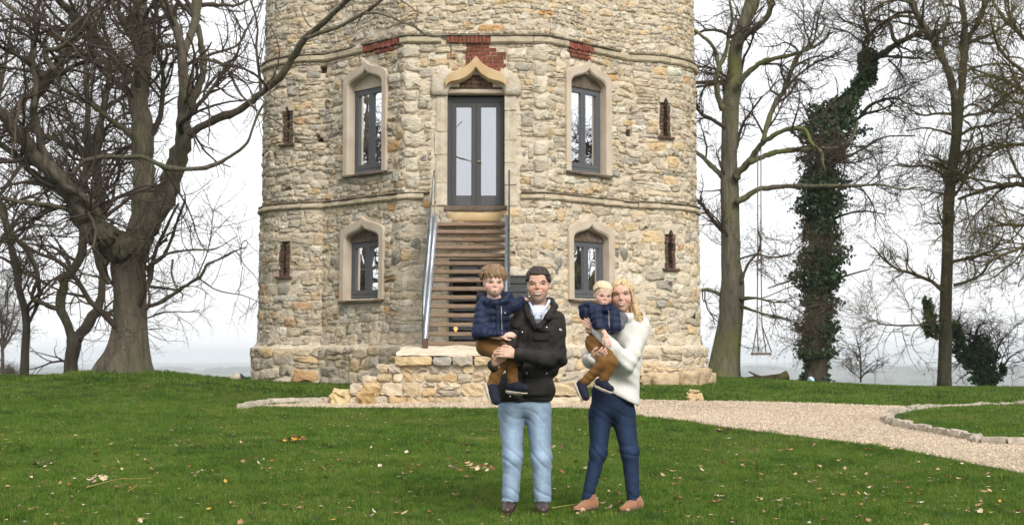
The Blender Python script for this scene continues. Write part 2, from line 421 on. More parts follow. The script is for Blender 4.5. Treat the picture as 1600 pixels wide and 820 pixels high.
OPEN = []; EXCL = []
for sg in (-1, 1):
    for wdw in (UW, LW):
        OPEN.append((sg * S_WIN - WIN_IN - .05, sg * S_WIN + WIN_IN + .05, wdw['z0'] - .02, wdw['zs'] + .12))
        EXCL.append(('ogee', sg * S_WIN, WHW - .03, wdw['z0'] - .06, wdw['zs'], wdw['za']))
OPEN.append((-DHW - .02, DHW + .02, DZ0, zy(136, 29))); OPEN.append((-.33, .33, zy(136, 29), zy(117, 29)))
EXCL.append(('ogee', 0, .88, DZ0 - .04, zy(150, 29), zy(92, 29)))
# ground-level doorway behind the stair
UDZ0, UDZ1 = 1.0, zy(405, 29)
OPEN.append((.02 - .55, .02 + .62, UDZ0, UDZ1)); EXCL.append(('rect', -.55, .66, UDZ0, UDZ1 + .04))
# slit windows on the turrets and small square holes
def s_of_px(px, Y0):                 # wall parameter whose point projects at column px
    ss = np.linspace(-7, 7, 2801); P = wall_pt(ss, 4.0)
    d = P - np.array([0, 0, CAMZ]); u = CX + FPX * d[:, 0] / (d[:, 1] * cp + d[:, 2] * sp)
    front = np.abs(ss) < 6.3
    return float(ss[front][np.argmin(np.abs(u[front] - px))])
SLITS = []
for px, y0, y1, top in ((446, 224, 166, 'arch'), (446, 431, 376, 'flat'), (1042, 213, 153, 'arch'), (1046, 419, 359, 'arch')):
    s = s_of_px(px, 31); Y = float(wall_pt(s, 3)[1]); SLITS.append((s, zy(y0, Y), zy(y1, Y), top))
    OPEN.append((s - .10, s + .10, zy(y0, Y), zy(y1, Y))); EXCL.append(('rect', s - .17, s + .17, zy(y0, Y) - .05, zy(y1, Y) + .06))
HOLES = []
for px, py in ((503, 108), (498, 216), (985, 207), (424, 243)):
    s = s_of_px(px, 31); Y = float(wall_pt(s, 3)[1]); z = zy(py, Y); HOLES.append((s, z))
    OPEN.append((s - .075, s + .075, z - .08, z + .08)); EXCL.append(('rect', s - .075, s + .075, z - .08, z + .08))
def px_s(px, Y=29.0): return (px - CX) / FPX * Y - TX
# red brick patch above the door hood, brick lengths in the upper string course
PATCH = (px_s(726), px_s(791), zy(110, 29), zy(63, 29))
EXCL.append(('rect', PATCH[0] + .02, PATCH[1] + .02, PATCH[2] - .1, PATCH[3] + .02))
# pale bonding blocks on the two front corners
QUOIN = {}
for sg in (-1, 1):
    z = Z_L1 + .06; L_ = []
    while z < Z_U0 - .2:
        h = random.uniform(.18, .34); h = min(h, Z_U0 - z - .02); L_.append((z, z + h, random.uniform(.10, .2), random.uniform(.10, .22))); z += h + .02
    QUOIN[sg] = L_
    EXCL.append(('rect', sg * 1.28 - .13, sg * 1.28 + .13, Z_L1 + .02, Z_U0))
KNOTS = []                              # round cobble-like stones set among the rubble
for px, py, r, dark in ((620, 402, .15, 1), (614, 378, .08, 1), (522, 408, .1, 1), (974, 396, .13, .6), (962, 396, .1, .5), (617, 252, .11, 0), (622, 207, .15, 0), (662, 246, .09, 1),
                        (868, 250, .09, 1), (868, 166, .1, .3), (820, 241, .08, 1), (524, 133, .13, .1), (1068, 248, .1, 1), (860, 208, .13, 0), (651, 381, .12, 1), (868, 421, .1, .5), (655, 196, .1, .4), (872, 410, .12, .6)):
    s = s_of_px(px, 30); Y = float(wall_pt(s, 3)[1]); z = zy(py, Y); KNOTS.append((s, z, r, dark)); EXCL.append(('rect', s - r * .9, s + r * .9, z - r, z + r))

def blocked(z0, z1, s0, s1):
    iv = []
    for ex in EXCL:
        if ex[0] == 'rect':
            if ex[3] < z1 - .015 and ex[4] > z0 + .015: iv.append((ex[1], ex[2]))
        else:
            _, c, W, a, zs, za = ex
            if a < z1 - .015 and za > z0 + .02:
                if z0 <= zs: hw = W
                else:
                    o = ogee(W, zs, za, 30); hw = float(np.interp(z0 + .01, o[:, 1], o[:, 0]))
                iv.append((c - hw, c + hw))
    iv = sorted((max(a, s0), min(b, s1)) for a, b in iv if b > s0 and a < s1)
    free = []; p = s0
    for a, b in iv:
        if a > p + .05: free.append((p, a))
        p = max(p, b)
    if s1 > p + .05: free.append((p, s1))
    return free

TOWER = thing('stone_tower', (TX, TY, .4), 'tall rubble stone folly tower with ogee windows, round turrets and brick patches', 'tower')
M['stone'] = mat('rubble_stone', [(.22, (.58, .53, .46)), (.42, (.90, .87, .82)), (.6, (1.0, .98, .95)), (.8, (.84, .75, .60))], scale=7, rough=.92, bump=1.0, bscale=15, bdist=.05, tint=True, detail=9, spec=.15, stretch=(1, 1, 1.7))
M['mortar'] = mat('lime_mortar', [(.3, (.46, .38, .275)), (.5, (.60, .52, .40)), (.75, (.70, .63, .51))], scale=2.6, rough=.95, bump=.9, bscale=18, bdist=.025, detail=9, spec=.1)
M['dressed'] = mat('dressed_limestone', [(.25, (.42, .34, .26)), (.5, (.52, .44, .345)), (.75, (.58, .51, .41))], scale=2.2, rough=.88, bump=.25, bscale=40, bdist=.01, detail=9, spec=.15)
M['dressed_tan'] = mat('tan_sandstone', [(.25, (.46, .31, .15)), (.55, (.54, .40, .23)), (.8, (.58, .46, .30))], scale=3, rough=.88, bump=.25, bscale=50, bdist=.01, spec=.15)
M['dressed_pale'] = mat('weathered_pale_stone', [(.25, (.38, .31, .22)), (.5, (.54, .475, .375)), (.75, (.62, .56, .47))], scale=7, rough=.9, bump=.8, bscale=22, bdist=.025, detail=9, spec=.15)
M['course'] = mat('string_course_stone', [(.25, (.27, .215, .145)), (.5, (.45, .38, .27)), (.75, (.55, .48, .365))], scale=4, rough=.9, bump=.7, bscale=25, bdist=.02, detail=8, rnd=.12, spec=.15)
M['coursetop'] = mat('mossy_dark_capping', [(.3, (.10, .085, .06)), (.55, (.20, .17, .12)), (.8, (.32, .27, .19))], scale=6, rough=.95, bump=.8, bscale=30, bdist=.02, spec=.1)
M['brick'] = mat('red_brick', [(.25, (.13, .042, .028)), (.5, (.20, .065, .042)), (.75, (.28, .12, .085))], scale=12, rough=.9, bump=.5, bscale=60, bdist=.006, rnd=.22, spec=.15)
M['brickdark'] = mat('dark_brown_brick', [(.25, (.055, .036, .028)), (.5, (.115, .072, .052)), (.75, (.20, .14, .10))], scale=12, rough=.9, bump=.5, bscale=60, bdist=.006, rnd=.25, spec=.15)  # darker brown brick for the hood infill and the slit windows
M['sillstone'] = mat('brown_weathered_sill', [(.3, (.09, .065, .045)), (.6, (.17, .13, .095)), (.8, (.26, .21, .16))], scale=9, rough=.9, bump=.6, bscale=30, bdist=.015)
M['frame'] = mat('grey_painted_timber', [(.3, (.085, .089, .096)), (.7, (.105, .109, .117))], scale=30, rough=.45, spec=.4)

M['doorpaint'] = mat('dark_grey_door_paint', [(.3, (.044, .045, .047)), (.7, (.056, .057, .06))], scale=20, rough=.5, spec=.4)
# wall core (mortar face) with real openings
def wall_core():
    ss = set(np.round(np.concatenate([np.arange(0, SMAX, .07), [SMAX, 1.4, 3.94]]), 4)); ss |= {-q for q in ss}
    zz = set(np.round(np.concatenate([np.arange(Z_BASE, Z_TOP, .075), [Z_PL - .1, Z_PL + .06, Z_L0, Z_L1, Z_U0, Z_U1, Z_TOP]]), 4))
    for a, b, c, d in OPEN: ss |= {round(a, 4), round(b, 4)}; zz |= {round(c, 4), round(d, 4)}
    ss = np.array(sorted(ss)); zz = np.array(sorted(zz))
    sg, zg = np.meshgrid(ss, zz, indexing='ij')
    edge = np.zeros(sg.shape, bool)
    for a, b, c, d in OPEN: edge |= (sg > a - .01) & (sg < b + .01) & (zg > c - .01) & (zg < d + .01)
    n = np.where(edge, -.01, np.where((np.abs(sg) < 7.2) & (zg < 10), RNG.uniform(-.006, .024, sg.shape), .0))
    V = wall_pt(sg, zg, n).reshape(-1, 3); nz_ = len(zz); F = []
    sm, zm = (ss[:-1] + ss[1:]) / 2, (zz[:-1] + zz[1:]) / 2
    for i in range(len(ss) - 1):
        for j in range(nz_ - 1):
            if any(a < sm[i] < b and c < zm[j] < d for a, b, c, d in OPEN): continue
            F.append((i * nz_ + j, (i + 1) * nz_ + j, (i + 1) * nz_ + j + 1, i * nz_ + j + 1))
    nv = len(V); MBx = list(V)
    # reveals: from each opening's edge into the wall
    for a, b, c, d in OPEN:
        dep = -.42 if b - a > .3 else -.38
        ring = [(a, c), (b, c), (b, d), (a, d)]
        base = len(MBx)
        for (q, z) in ring: MBx.append(wall_pt(q, z, -.01))
        for (q, z) in ring: MBx.append(wall_pt(q, z, dep))
        for k_ in range(4): F.append((base + k_, base + 4 + k_, base + 4 + (k_ + 1) % 4, base + (k_ + 1) % 4))
        if b - a < .3: F.append((base + 4, base + 5, base + 6, base + 7))
    return mesh_obj('wall', np.array(MBx), F, M['mortar'], TOWER, False)
wall_core()
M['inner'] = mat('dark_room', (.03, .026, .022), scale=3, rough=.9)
# inside: floors that close the tower, so the rooms are dark
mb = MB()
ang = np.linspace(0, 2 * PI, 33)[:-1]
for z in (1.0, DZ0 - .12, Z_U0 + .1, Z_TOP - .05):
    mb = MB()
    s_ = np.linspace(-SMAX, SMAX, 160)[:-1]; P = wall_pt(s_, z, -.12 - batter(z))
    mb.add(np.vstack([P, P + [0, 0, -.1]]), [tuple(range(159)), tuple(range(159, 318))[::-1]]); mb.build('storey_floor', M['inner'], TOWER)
# inner lining wall behind the openings, coloured near-black for the unlit rooms
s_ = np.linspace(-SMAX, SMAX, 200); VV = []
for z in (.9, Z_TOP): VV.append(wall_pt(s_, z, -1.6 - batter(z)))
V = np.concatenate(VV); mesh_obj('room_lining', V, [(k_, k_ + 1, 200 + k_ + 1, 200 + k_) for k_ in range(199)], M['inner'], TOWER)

# rubble stones
STONES = []                            # (area weight, V, F, tint)
def warp_z(s, z, za, zb):
    wdw = np.clip(np.minimum(z - za, zb - z) / .25, 0, 1)
    return z + wdw * (.035 * np.sin(s * 1.7 + z * 3.1) + .022 * np.sin(s * 4.3 - z * 5.0 + 1.3))
def stone_tint(s, z, rag):
    u = random.random()
    side = np.clip((s + 1.5) / 5, 0, 1)         # stones turn greyer and slightly darker towards the left
    if u < .46: c = (.60, .525, .405)
    elif u < .66: c = (.50, .44, .345)
    elif u < .78 - .07 * side: c = (.45, .415, .355)
    elif u < .86: c = (.60, .47, .30)
    elif u < .98: c = (.68, .63, .53)
    else: c = (.55, .36, .20)
    c = np.array(c) * random.uniform(1.0, 1.26) * np.array([.985, .975, .965])
    g = c.mean(); c = g + (c - g) * random.uniform(.75, 1.1)
    return np.clip(c * (.97 + .07 * side), 0, .8)
def make_stone(s0, s1, z0, z1, za, zb, prot, seed, gap=.002):
    if za > 0:
        hh = z1 - z0; sh = random.gauss(0, .13) * hh; z0 = max(za, z0 + sh + random.uniform(-.06, .05) * hh); z1 = min(zb, z1 + sh + random.uniform(-.05, .08) * hh)
    w_, h_ = s1 - s0 - gap * 2, z1 - z0 - gap * 2
    if w_ < .03 or h_ < .025: return
    r = RNG
    K = 10 if w_ < h_ * 2.2 else 12
    th = np.linspace(0, 2 * PI, K, endpoint=False) + r.uniform(0, .5)
    ex = r.uniform(.22, .5)
    cx_, cz_ = (s0 + s1) / 2, (z0 + z1) / 2
    c, sn = np.cos(th), np.sin(th)
    bx = np.sign(c) * np.abs(c) ** ex; bz = np.sign(sn) * np.abs(sn) ** ex
    j_ = 1 + r.uniform(-.2, .10, K)
    bx = bx * j_; bz = bz * (1 + r.uniform(-.22, .14, K))
    tiltx, tiltz = r.normal(0, .28), r.normal(.12, .34)
    rings_ = [(1.08, -.035), (1.03, prot * .5), (.95, prot * .95), (.52, prot * 1.1)]
    SS, ZZ, NN = [], [], []
    for f, n in rings_:
        fx = bx * f + (r.normal(0, .07, K) if f < .9 else r.normal(0, .02, K)); fz = bz * f + (r.normal(0, .11, K) if f < .9 else r.normal(0, .03, K))
        SS.append(cx_ + fx * w_ / 2); ZZ.append(cz_ + fz * h_ / 2)
        nn = n + (0 if n < 0 else prot * (.30 * tiltx * fx + .42 * tiltz * fz) * (n / prot) + r.normal(0, prot * .18, K))
        NN.append(np.broadcast_to(nn, (K,)) + (r.normal(0, .006, K) if n > 0 else 0))
    SS.append([cx_ + r.normal(0, w_ * .06)]); ZZ.append([cz_ + r.normal(0, h_ * .06)]); NN.append([prot * r.uniform(.9, 1.2)])
    SS = np.concatenate(SS); ZZ = np.concatenate(ZZ); NN = np.concatenate(NN)
    V = wall_pt(SS, warp_z(SS, ZZ, za, zb), NN)
    F = []
    for l in range(3):
        for k_ in range(K): F.append((l * K + k_, l * K + (k_ + 1) % K, (l + 1) * K + (k_ + 1) % K, (l + 1) * K + k_))
    for k_ in range(K): F.append((3 * K + k_, 3 * K + (k_ + 1) % K, 4 * K))
    cN = V[4 * K] - wall_pt(cx_, cz_, -.2); cN /= np.linalg.norm(cN)
    face = max(0, -cN[1]) if abs(cx_) < 6.2 else 0
    vis = 1.0 if V[4 * K][2] < 8.4 else .02
    STONES.append((w_ * h_ * face * vis, V, F, stone_tint(cx_, cz_, 0)))
def lay(za, zb, hr, wr, prot, smax=6.9):
    z = za
    while z < zb - .03:
        h = random.uniform(*hr)
        if zb - z - h < hr[0] * .6: h = zb - z
        for a, b in blocked(z, z + h, -smax, smax):
            s = a
            while s < b - .02:
                w_ = h * random.uniform(*wr)
                if random.random() < .12: w_ *= 1.5
                if b - s - w_ < h * .55: w_ = b - s
                p = prot * random.uniform(.6, 1.35)
                u = random.random()
                if h > .15 and u < .24 and w_ > .18:          # two thin stones in one slot
                    f = random.uniform(.38, .62)
                    make_stone(s, s + w_, z, z + h * f, za, zb, p * .9, 0); 
                    if u < .10 and w_ > .3:
                        make_stone(s, s + w_ * .5, z + h * f, z + h, za, zb, p, 0); make_stone(s + w_ * .5, s + w_, z + h * f, z + h, za, zb, p * .8, 0)
                    else: make_stone(s, s + w_, z + h * f, z + h, za, zb, p * 1.1, 0)
                elif u > .95: pass                              # lost stone: bare mortar
                else: make_stone(s, s + w_, z, z + h, za, zb, p, 0)
                s += w_
        z += h
lay(.05, Z_PL - .06, (.2, .3), (1.0, 2.3), .042)
lay(Z_PL - .02, Z_L0 - .01, (.13, .25), (.9, 2.2), .028)
lay(Z_L1 + .01, Z_U0 - .01, (.09, .18), (1.0, 2.8), .036)
lay(Z_U1 + .01, 10.0, (.075, .14), (1.2, 3.2), .03)
STONES.sort(key=lambda q: -q[0])
for a, V, F, c in STONES[:300]:
    mesh_obj('stone', V, F, M['stone'], TOWER, True, {'tint': np.tile(c, (len(V), 1))})
mb = MB()
for a, V, F, c in STONES[300:]: mb.add(V, F, np.tile(c, (len(V), 1)))
mb.build('small_stonework', M['stone'], TOWER, True, kind='stuff', tint=True)

# blocks mapped on the wall
def wall_block(s0, s1, z0, z1, n0, n1, jit=.0, nsub=1, cham=.012, inner=-.1):
    """bevelled block following the wall, n0..n1: inner and outer face"""
    V, F = [], []
    cols = np.linspace(s0, s1, nsub + 1)
    prof = [(n0, z0), (n1 - cham, z0), (n1, z0 + cham), (n1, z1 - cham), (n1 - cham, z1), (n0, z1)]
    for ci, s in enumerate(cols):
        ins = 0
        for (n, z) in prof: V.append(wall_pt(s, z, n + (random.uniform(-jit, jit) if n > n0 else 0)) )
    K = len(prof)
    for c in range(nsub):
        for k_ in range(K): F.append((c * K + k_, (c + 1) * K + k_, (c + 1) * K + (k_ + 1) % K, c * K + (k_ + 1) % K))
    F.append(tuple(range(K))); F.append(tuple(nsub * K + k_ for k_ in range(K))[::-1])
    return np.array(V), F
# string courses: one block after another, a darker capping over the upper one
def course(z0, z1, gaps, prot):
    s = -7.2; cur = []
    while s < 7.2:
        l = random.uniform(.45, .95); e_ = min(s + l, 7.2)
        for a, b in gaps:
            if s < b and e_ > a:
                if s < a - .12: e_ = a
                else: s = b; e_ = min(s + l, 7.2)
        if e_ - s > .06:
            n = max(1, int((e_ - s) / .12))
            V, F = wall_block(s + .006, e_ - .006, z0, z1 + random.uniform(-.012, .008), -.12, prot * random.uniform(.85, 1.1), .008, n, .03)
            mesh_obj('course_stone', V, F, M['course'], TOWER)
        s = e_
def bspan(x0, x1): return (s_of_px(x0, 30), s_of_px(x1, 30))
BR = [bspan(566, 625), bspan(697, 766), bspan(888, 927)]
DG = (px_s(662) , px_s(814))
course(Z_U0, Z_U1 - .04, BR, .10)
course(Z_L0, Z_L1 - .04, [DG], .10)
CAPS = [MB()]
def capping(z, gaps, prot):
    ss = np.arange(-7.2, 7.2, .3)
    for a in ss:
        m_ = a + .15
        if any(g0 < m_ < g1 for g0, g1 in gaps) or random.random() < .05: continue
        V, F = wall_block(a, a + .294, z, z + .035 + random.uniform(-.012, .012), -.1, prot + random.uniform(-.02, .015), .004, 3, .012); CAPS[0].add(V, F)
capping(Z_U1 - .042, [], .115); capping(Z_L1 - .042, [DG], .115)
CAPS[0].build('course_capping', M['coursetop'], TOWER, kind='stuff')
# soldier bricks in the upper string course
for a, b in BR:
    n = int((b - a) / .078)
    for q in range(n):
        s = a + (b - a) * q / n
        V, F = wall_block(s + .005, s + (b - a) / n - .005, Z_U0 + random.uniform(-.015, .01), Z_U1 - .05, -.1, .085 + random.uniform(-.012, .012), .002, 1, .006)
        mesh_obj('brick', V, F, M['brick'], TOWER)
# brick patch over the door, stepped on its left
bh = .079; nrow = int((PATCH[3] - PATCH[2]) / bh) + 1
for rI in range(nrow):
    z = PATCH[3] - (rI + 1) * bh
    left = PATCH[0] + (0 if rI > 1 else 0); right = PATCH[1] - (.50 if rI == 0 else .34 if rI == 1 else .16 if rI == 2 else 0)
    if rI == 3: right = PATCH[1]
    s = left - (.04 if rI in (2, 3) else 0) - (.112 if rI % 2 else 0)
    first = True
    while s < right - .05:
        l = min(.222 if random.random() > .15 else .108, right - s)
        if first and rI % 2: s += .112; l = min(.11, right - s)
        first = False
        V, F = wall_block(s + .005, s + l - .006, z + .005, z + bh - .006, -.06, .03 + random.uniform(-.006, .006), .001, 1, .005)
        mesh_obj('brick', V, F, M['brick'], TOWER); s += l
V, F = wall_block(PATCH[0] - .03, PATCH[1] + .02, PATCH[2] + .02, PATCH[3] + .01, -.05, .014, 0, 4); mesh_obj('brick_bedding', V, F, M['dressed_pale'], TOWER)
# brick rubble under the right string bricks and beside the left ones
for (x0, y0, n, rr) in ((890, 78, 3, 2), (585, 78, 3, 1)):
    s0 = s_of_px(x0, 30)
    for rI in range(rr):
        for q in range(n):
            V, F = wall_block(s0 + q * .2 + .06 * rI, s0 + q * .2 + .18 + .06 * rI, Z_U0 - .09 - rI * .08, Z_U0 - .02 - rI * .08, -.05, .07, .004, 1, .01)
            mesh_obj('brick', V, F, M['brick'], TOWER)
# corner blocks
for sg in (-1, 1):
    for z0, z1, a, b in QUOIN[sg]:
        make = STONES; STONES = []
        lo, hi = (1.28 - a, 1.28 + b)
        lo, hi = (lo, hi) if sg > 0 else (-hi, -lo)
        make_stone(lo, hi, z0, z1, -9, -8, .045, 0, .004)
        for _, V, F, c in STONES: mesh_obj('corner_block', V, F, M['stone'], TOWER, True, {'tint': np.tile(np.array([.68, .62, .51]) * random.uniform(.85, 1.08), (len(V), 1))})
        STONES = make
# round stones
M['cobble'] = mat('dark_cobble', [(.3, (.17, .155, .135)), (.6, (.29, .265, .23)), (.8, (.40, .37, .32))], scale=12, rough=.9, bump=.8, bscale=30, bdist=.02, spec=.15)
M['paleknot'] = mat('round_limestone', [(.3, (.36, .26, .15)), (.6, (.5, .39, .25)), (.8, (.58, .5, .38))], scale=9, rough=.9, bump=1, bscale=25, bdist=.03, spec=.15)
for s, z, r, dk in KNOTS:
    K, Lr = 12, 5; V, F = [], []
    for l in range(Lr + 1):
        f = math.cos(l / Lr * PI / 2); n = math.sin(l / Lr * PI / 2) * r * .55 - .02
        for k_ in range(K):
            a = k_ / K * 2 * PI; rr = r * f * (1 + .1 * math.sin(3 * a + s * 7) + random.uniform(-.06, .06))
            V.append(wall_pt(s + rr * math.cos(a), z + rr * 1.12 * math.sin(a), n + random.uniform(-.012, .012)))
    for l in range(Lr):
        for k_ in range(K): F.append((l * K + k_, l * K + (k_ + 1) % K, (l + 1) * K + (k_ + 1) % K, (l + 1) * K + k_))
    mesh_obj('round_stone', np.array(V), F, M['cobble'] if dk > .45 else M['paleknot'], TOWER, True)

# ---------------------------------------------------------------- glass
def glass(name, refl, tint, rough=.0):
    m = bpy.data.materials.new(name); m.use_nodes = True; t = m.node_tree; N = t.nodes; L = t.links
    N.remove(N['Principled BSDF']); o = N['Material Output']
    tr = N.new('ShaderNodeBsdfTransparent'); tr.inputs[0].default_value = (*tint, 1)
    gl = N.new('ShaderNodeBsdfGlossy'); gl.inputs['Roughness'].default_value = rough; gl.inputs[0].default_value = (.94, .96, 1, 1)
    fr = N.new('ShaderNodeFresnel'); fr.inputs[0].default_value = 1.5
    mr_ = N.new('ShaderNodeMapRange'); mr_.inputs['From Min'].default_value = .04; mr_.inputs['From Max'].default_value = 1; mr_.inputs['To Min'].default_value = refl; mr_.inputs['To Max'].default_value = 1
    L.new(fr.outputs[0], mr_.inputs['Value']); x = N.new('ShaderNodeMixShader'); L.new(mr_.outputs[0], x.inputs[0]); L.new(tr.outputs[0], x.inputs[1]); L.new(gl.outputs[0], x.inputs[2])
    nz = N.new('ShaderNodeTexNoise'); nz.inputs['Scale'].default_value = 2.3; nz.inputs['Detail'].default_value = 1
    g = N.new('ShaderNodeNewGeometry'); L.new(g.outputs['Position'], nz.inputs['Vector'])
    bp = N.new('ShaderNodeBump'); bp.inputs['Distance'].default_value = .004; bp.inputs['Strength'].default_value = .4; L.new(nz.outputs['Fac'], bp.inputs['Height']); L.new(bp.outputs[0], gl.inputs['Normal'])
    L.new(x.outputs[0], o.inputs[0]); return m
M['glass'] = glass('window_glass', .34, (.45, .47, .5)); M['doorglass'] = glass('door_glass', .52, (.35, .37, .4)); M['panelglass'] = glass('stair_glass', .07, (.80, .90, .87))

# ---------------------------------------------------------------- ogee windows
def ring_mesh(co, ci, sc, n_out, n_in, cham=.025):
    """frame between outer contour co and inner contour ci, front at n_out, inner reveal back to n_in"""
    K = len(co); V, F = [], []
    co = np.asarray(co); ci = np.asarray(ci)
    mid = ci + (co - ci) * .18
    def put(c, n): 
        for (a, z) in c: V.append(wall_pt(sc + a, z, n))
    put(co, -.06); put(co, n_out - .01); put(co + (ci - co) * .05, n_out); put(mid, n_out); put(ci, n_out - cham); put(ci, n_in)
    for l in range(5):
        for k_ in range(K - 1): F.append((l * K + k_, l * K + k_ + 1, (l + 1) * K + k_ + 1, (l + 1) * K + k_))
    F.append(tuple(l * K for l in range(6))); F.append(tuple(l * K + K - 1 for l in range(6))[::-1])
    return np.array(V), F
def wbox(sc, a0, a1, z0, z1, n0, n1, mb):
    P = [wall_pt(sc + a, z, n) for a in (a0, a1) for n in (n0, n1) for z in (z0, z1)]
    mb.add(P, [(0, 1, 3, 2), (4, 6, 7, 5), (0, 4, 5, 1), (2, 3, 7, 6), (0, 2, 6, 4), (1, 5, 7, 3)])
def window(sc, W):
    z0, zs, za = W['z0'], W['zs'], W['za']
    V, F = ring_mesh(contour(WHW, z0 - .05, zs + .02, za), contour(WIN_IN, z0 - .05, zs - .14, za - .19), sc, .085, -.22)
    fr = mesh_obj('window', V, F, M['dressed'], TOWER)                # dressed stone surround carries the window
    mb = MB(); zt = zs - .14
    lint = contour(WIN_IN + .04, zt - .02, zs - .13, za - .17)
    P = [wall_pt(sc + a, z, -.09) for a, z in lint]; mb.add(P, [tuple(range(len(P)))])
    wbox(sc, -WIN_IN - .02, WIN_IN + .02, zt - .03, zt + .05, -.22, -.08, mb)
    mb.build('head_panel', M['sillstone'] if W is LW or sc > 0 else M['dressed'], fr)
    mb = MB(); wi = WIN_IN
    n0, n1 = -.20, -.11
    for (a0, a1, b0, b1) in ((-wi, -wi + .075, z0, zt), (wi - .075, wi, z0, zt), (-wi + .075, wi - .075, z0, z0 + .08), (-wi + .075, wi - .075, zt - .08, zt)):
        wbox(sc, a0, a1, b0, b1, n0, n1, mb)
    mb.build('frame', M['frame'], fr)
    for sg in (-1, 1):                                                 # two leaves
        mb = MB(); a, b = (-wi + .075, -.004) if sg < 0 else (.004, wi - .075); c, d = z0 + .08, zt - .08; q = .062; n2, n3 = -.18, -.10
        wbox(sc, a, a + q, c, d, n2, n3, mb); wbox(sc, b - q, b, c, d, n2, n3, mb); wbox(sc, a + q, b - q, c, c + q + .02, n2, n3, mb); wbox(sc, a + q, b - q, d - q, d, n2, n3, mb)
        mb.build('casement', M['frame'], fr)
        mb = MB(); wbox(sc, a + q - .003, b - q + .003, c + q + .017, d - q + .003, -.150, -.140, mb); mb.build('pane', M['glass'], fr)
    V, F = wall_block(sc - WIN_IN - .12, sc + WIN_IN + .12, z0 - .10, z0 - .045, -.2, .12, .01, 5, .012)
    mesh_obj('sill', V, F, M['sillstone'], fr)
for sg in (-1, 1): window(sg * S_WIN, UW); window(sg * S_WIN, LW)

# ---------------------------------------------------------------- door with stone jambs and a tan hood
zc = zy(136, 29)
for sg in (-1, 1):
    z = DZ0 + .0; i_ = 0; zt = zy(150, 29)
    while z < zt - .05:
        h = min(random.uniform(.38, .62), zt - z)
        if zt - z - h < .15: h = zt - z
        a, b = DHW + .005, DHW + random.uniform(.20, .26)
        a, b = (a, b) if sg > 0 else (-b, -a)
        V, F = wall_block(a, b, z + .003, z + h - .003, -.32, .035 + random.uniform(-.008, .014), .009, 4, .010)
        mesh_obj('jamb_stone', V, F, M['dressed_pale'], TOWER, False); z += h
    # shoulder block curving up to the hood
    co = [(sg * a, z) for a, z in ((.88, zt + .005), (.90, zt + .18), (.84, zt + .36), (.66, zt + .50), (.50, zt + .54))]; ci = [(sg * a, z) for a, z in ((DHW + .0, zt + .005), (DHW, zt + .08), (DHW - .04, zt + .16), (DHW - .12, zt + .22), (DHW - .2, zt + .25))]
    V, F = ring_mesh(np.array(co), np.array(ci), 0, .09, -.3); mesh_obj('shoulder_stone', V, F, M['dressed_pale'], TOWER, True)
hood_o = [(.60, zy(136, 29)), (.60, zy(126, 29)), (.52, zy(117, 29)), (.36, zy(112, 29)), (.2, zy(106, 29)), (.08, zy(98, 29)), (0, zy(91, 29))]
hood_i = [(.585, zy(138, 29)), (.56, zy(134, 29)), (.47, zy(131.5, 29)), (.34, zy(130.5, 29)), (.2, zy(126, 29)), (.08, zy(119, 29)), (0, zy(111, 29))]
def sym(c): c = np.array(c); return np.vstack([c, (c[::-1][1:]) * [-1, 1]])
def densify(c, n=31): return catmull(sym(c), n)
V, F = ring_mesh(densify(hood_o), densify(hood_i), 0, .19, -.15, .08); mesh_obj('hood_stone', V, F, M['dressed_tan'], TOWER)
for rI in range(3):                        # bricks under the hood
    z = zy(138, 29) + rI * .085; hw = (.5, .3, .1)[rI]; n = (5, 3, 1)[rI]
    for q in range(n):
        a = -hw + 2 * hw * q / n; V, F = wall_block(a + .005, a + 2 * hw / n - .005, z, z + .076, -.16, -.02, .002, 1, .006); mesh_obj('brick', V, F, M['brickdark'], TOWER)
V, F = wall_block(-.60, .60, zy(139, 29) - .09, zy(139, 29) , -.33, -.015, .004, 4, .02); mesh_obj('door_lintel', V, F, M['dressed'], TOWER)
V, F = wall_block(-.60, .60, zy(139, 29), zy(111, 29), -.2, -.13, 0, 2, .01); mesh_obj('head_panel', V, F, M['dressed'], TOWER)
mb = MB(); n0, n1 = -.28, -.19; dt = zy(150, 29)
for a0, a1, b0, b1 in ((-DHW, -DHW + .07, DZ0 + .02, dt), (DHW - .07, DHW, DZ0 + .02, dt), (-DHW + .07, DHW - .07, dt - .09, dt)): wbox(0, a0, a1, b0, b1, n0, n1, mb)
door = mb.build('door_frame', M['doorpaint'], TOWER)
for sg in (-1, 1):
    a, b = (-DHW + .074, -.003) if sg < 0 else (.003, DHW - .074); c, d = DZ0 + .03, dt - .094; q = .095; n2, n3 = -.26, -.205
    mb = MB(); wbox(0, a, a + q, c, d, n2, n3, mb); wbox(0, b - q, b, c, d, n2, n3, mb); wbox(0, a + q, b - q, c, c + .2, n2, n3, mb); wbox(0, a + q, b - q, d - .1, d, n2, n3, mb)
    mb.build('door_leaf', M['doorpaint'], door)
    mb = MB(); wbox(0, a + q - .003, b - q + .003, c + .197, d - .097, -.235, -.225, mb); mb.build('pane', M['doorglass'], door)
M['brass'] = flat('brass', (.6, .45, .2), .3, 1.0)
mb = MB(); hz = zy(251, 29); p = wall_pt(.035, hz, -.2); mb.tube([p, p + [0, -.05, 0], p + [.07, -.055, 0]], .012, 8); mb.build('door_handle', M['brass'], door)
V, F = wall_block(-.62, .62, DZ0 - .11, DZ0 - .004, -.3, .07, .015, 6, .02); mesh_obj('door_sill', V, F, M['sillstone'], TOWER)
V, F = wall_block(-.55, .5, DZ0 - .32, DZ0 - .13, -.1, .055, .02, 5, .03); mesh_obj('sill_stone', V, F, M['dressed_tan'], TOWER, True)
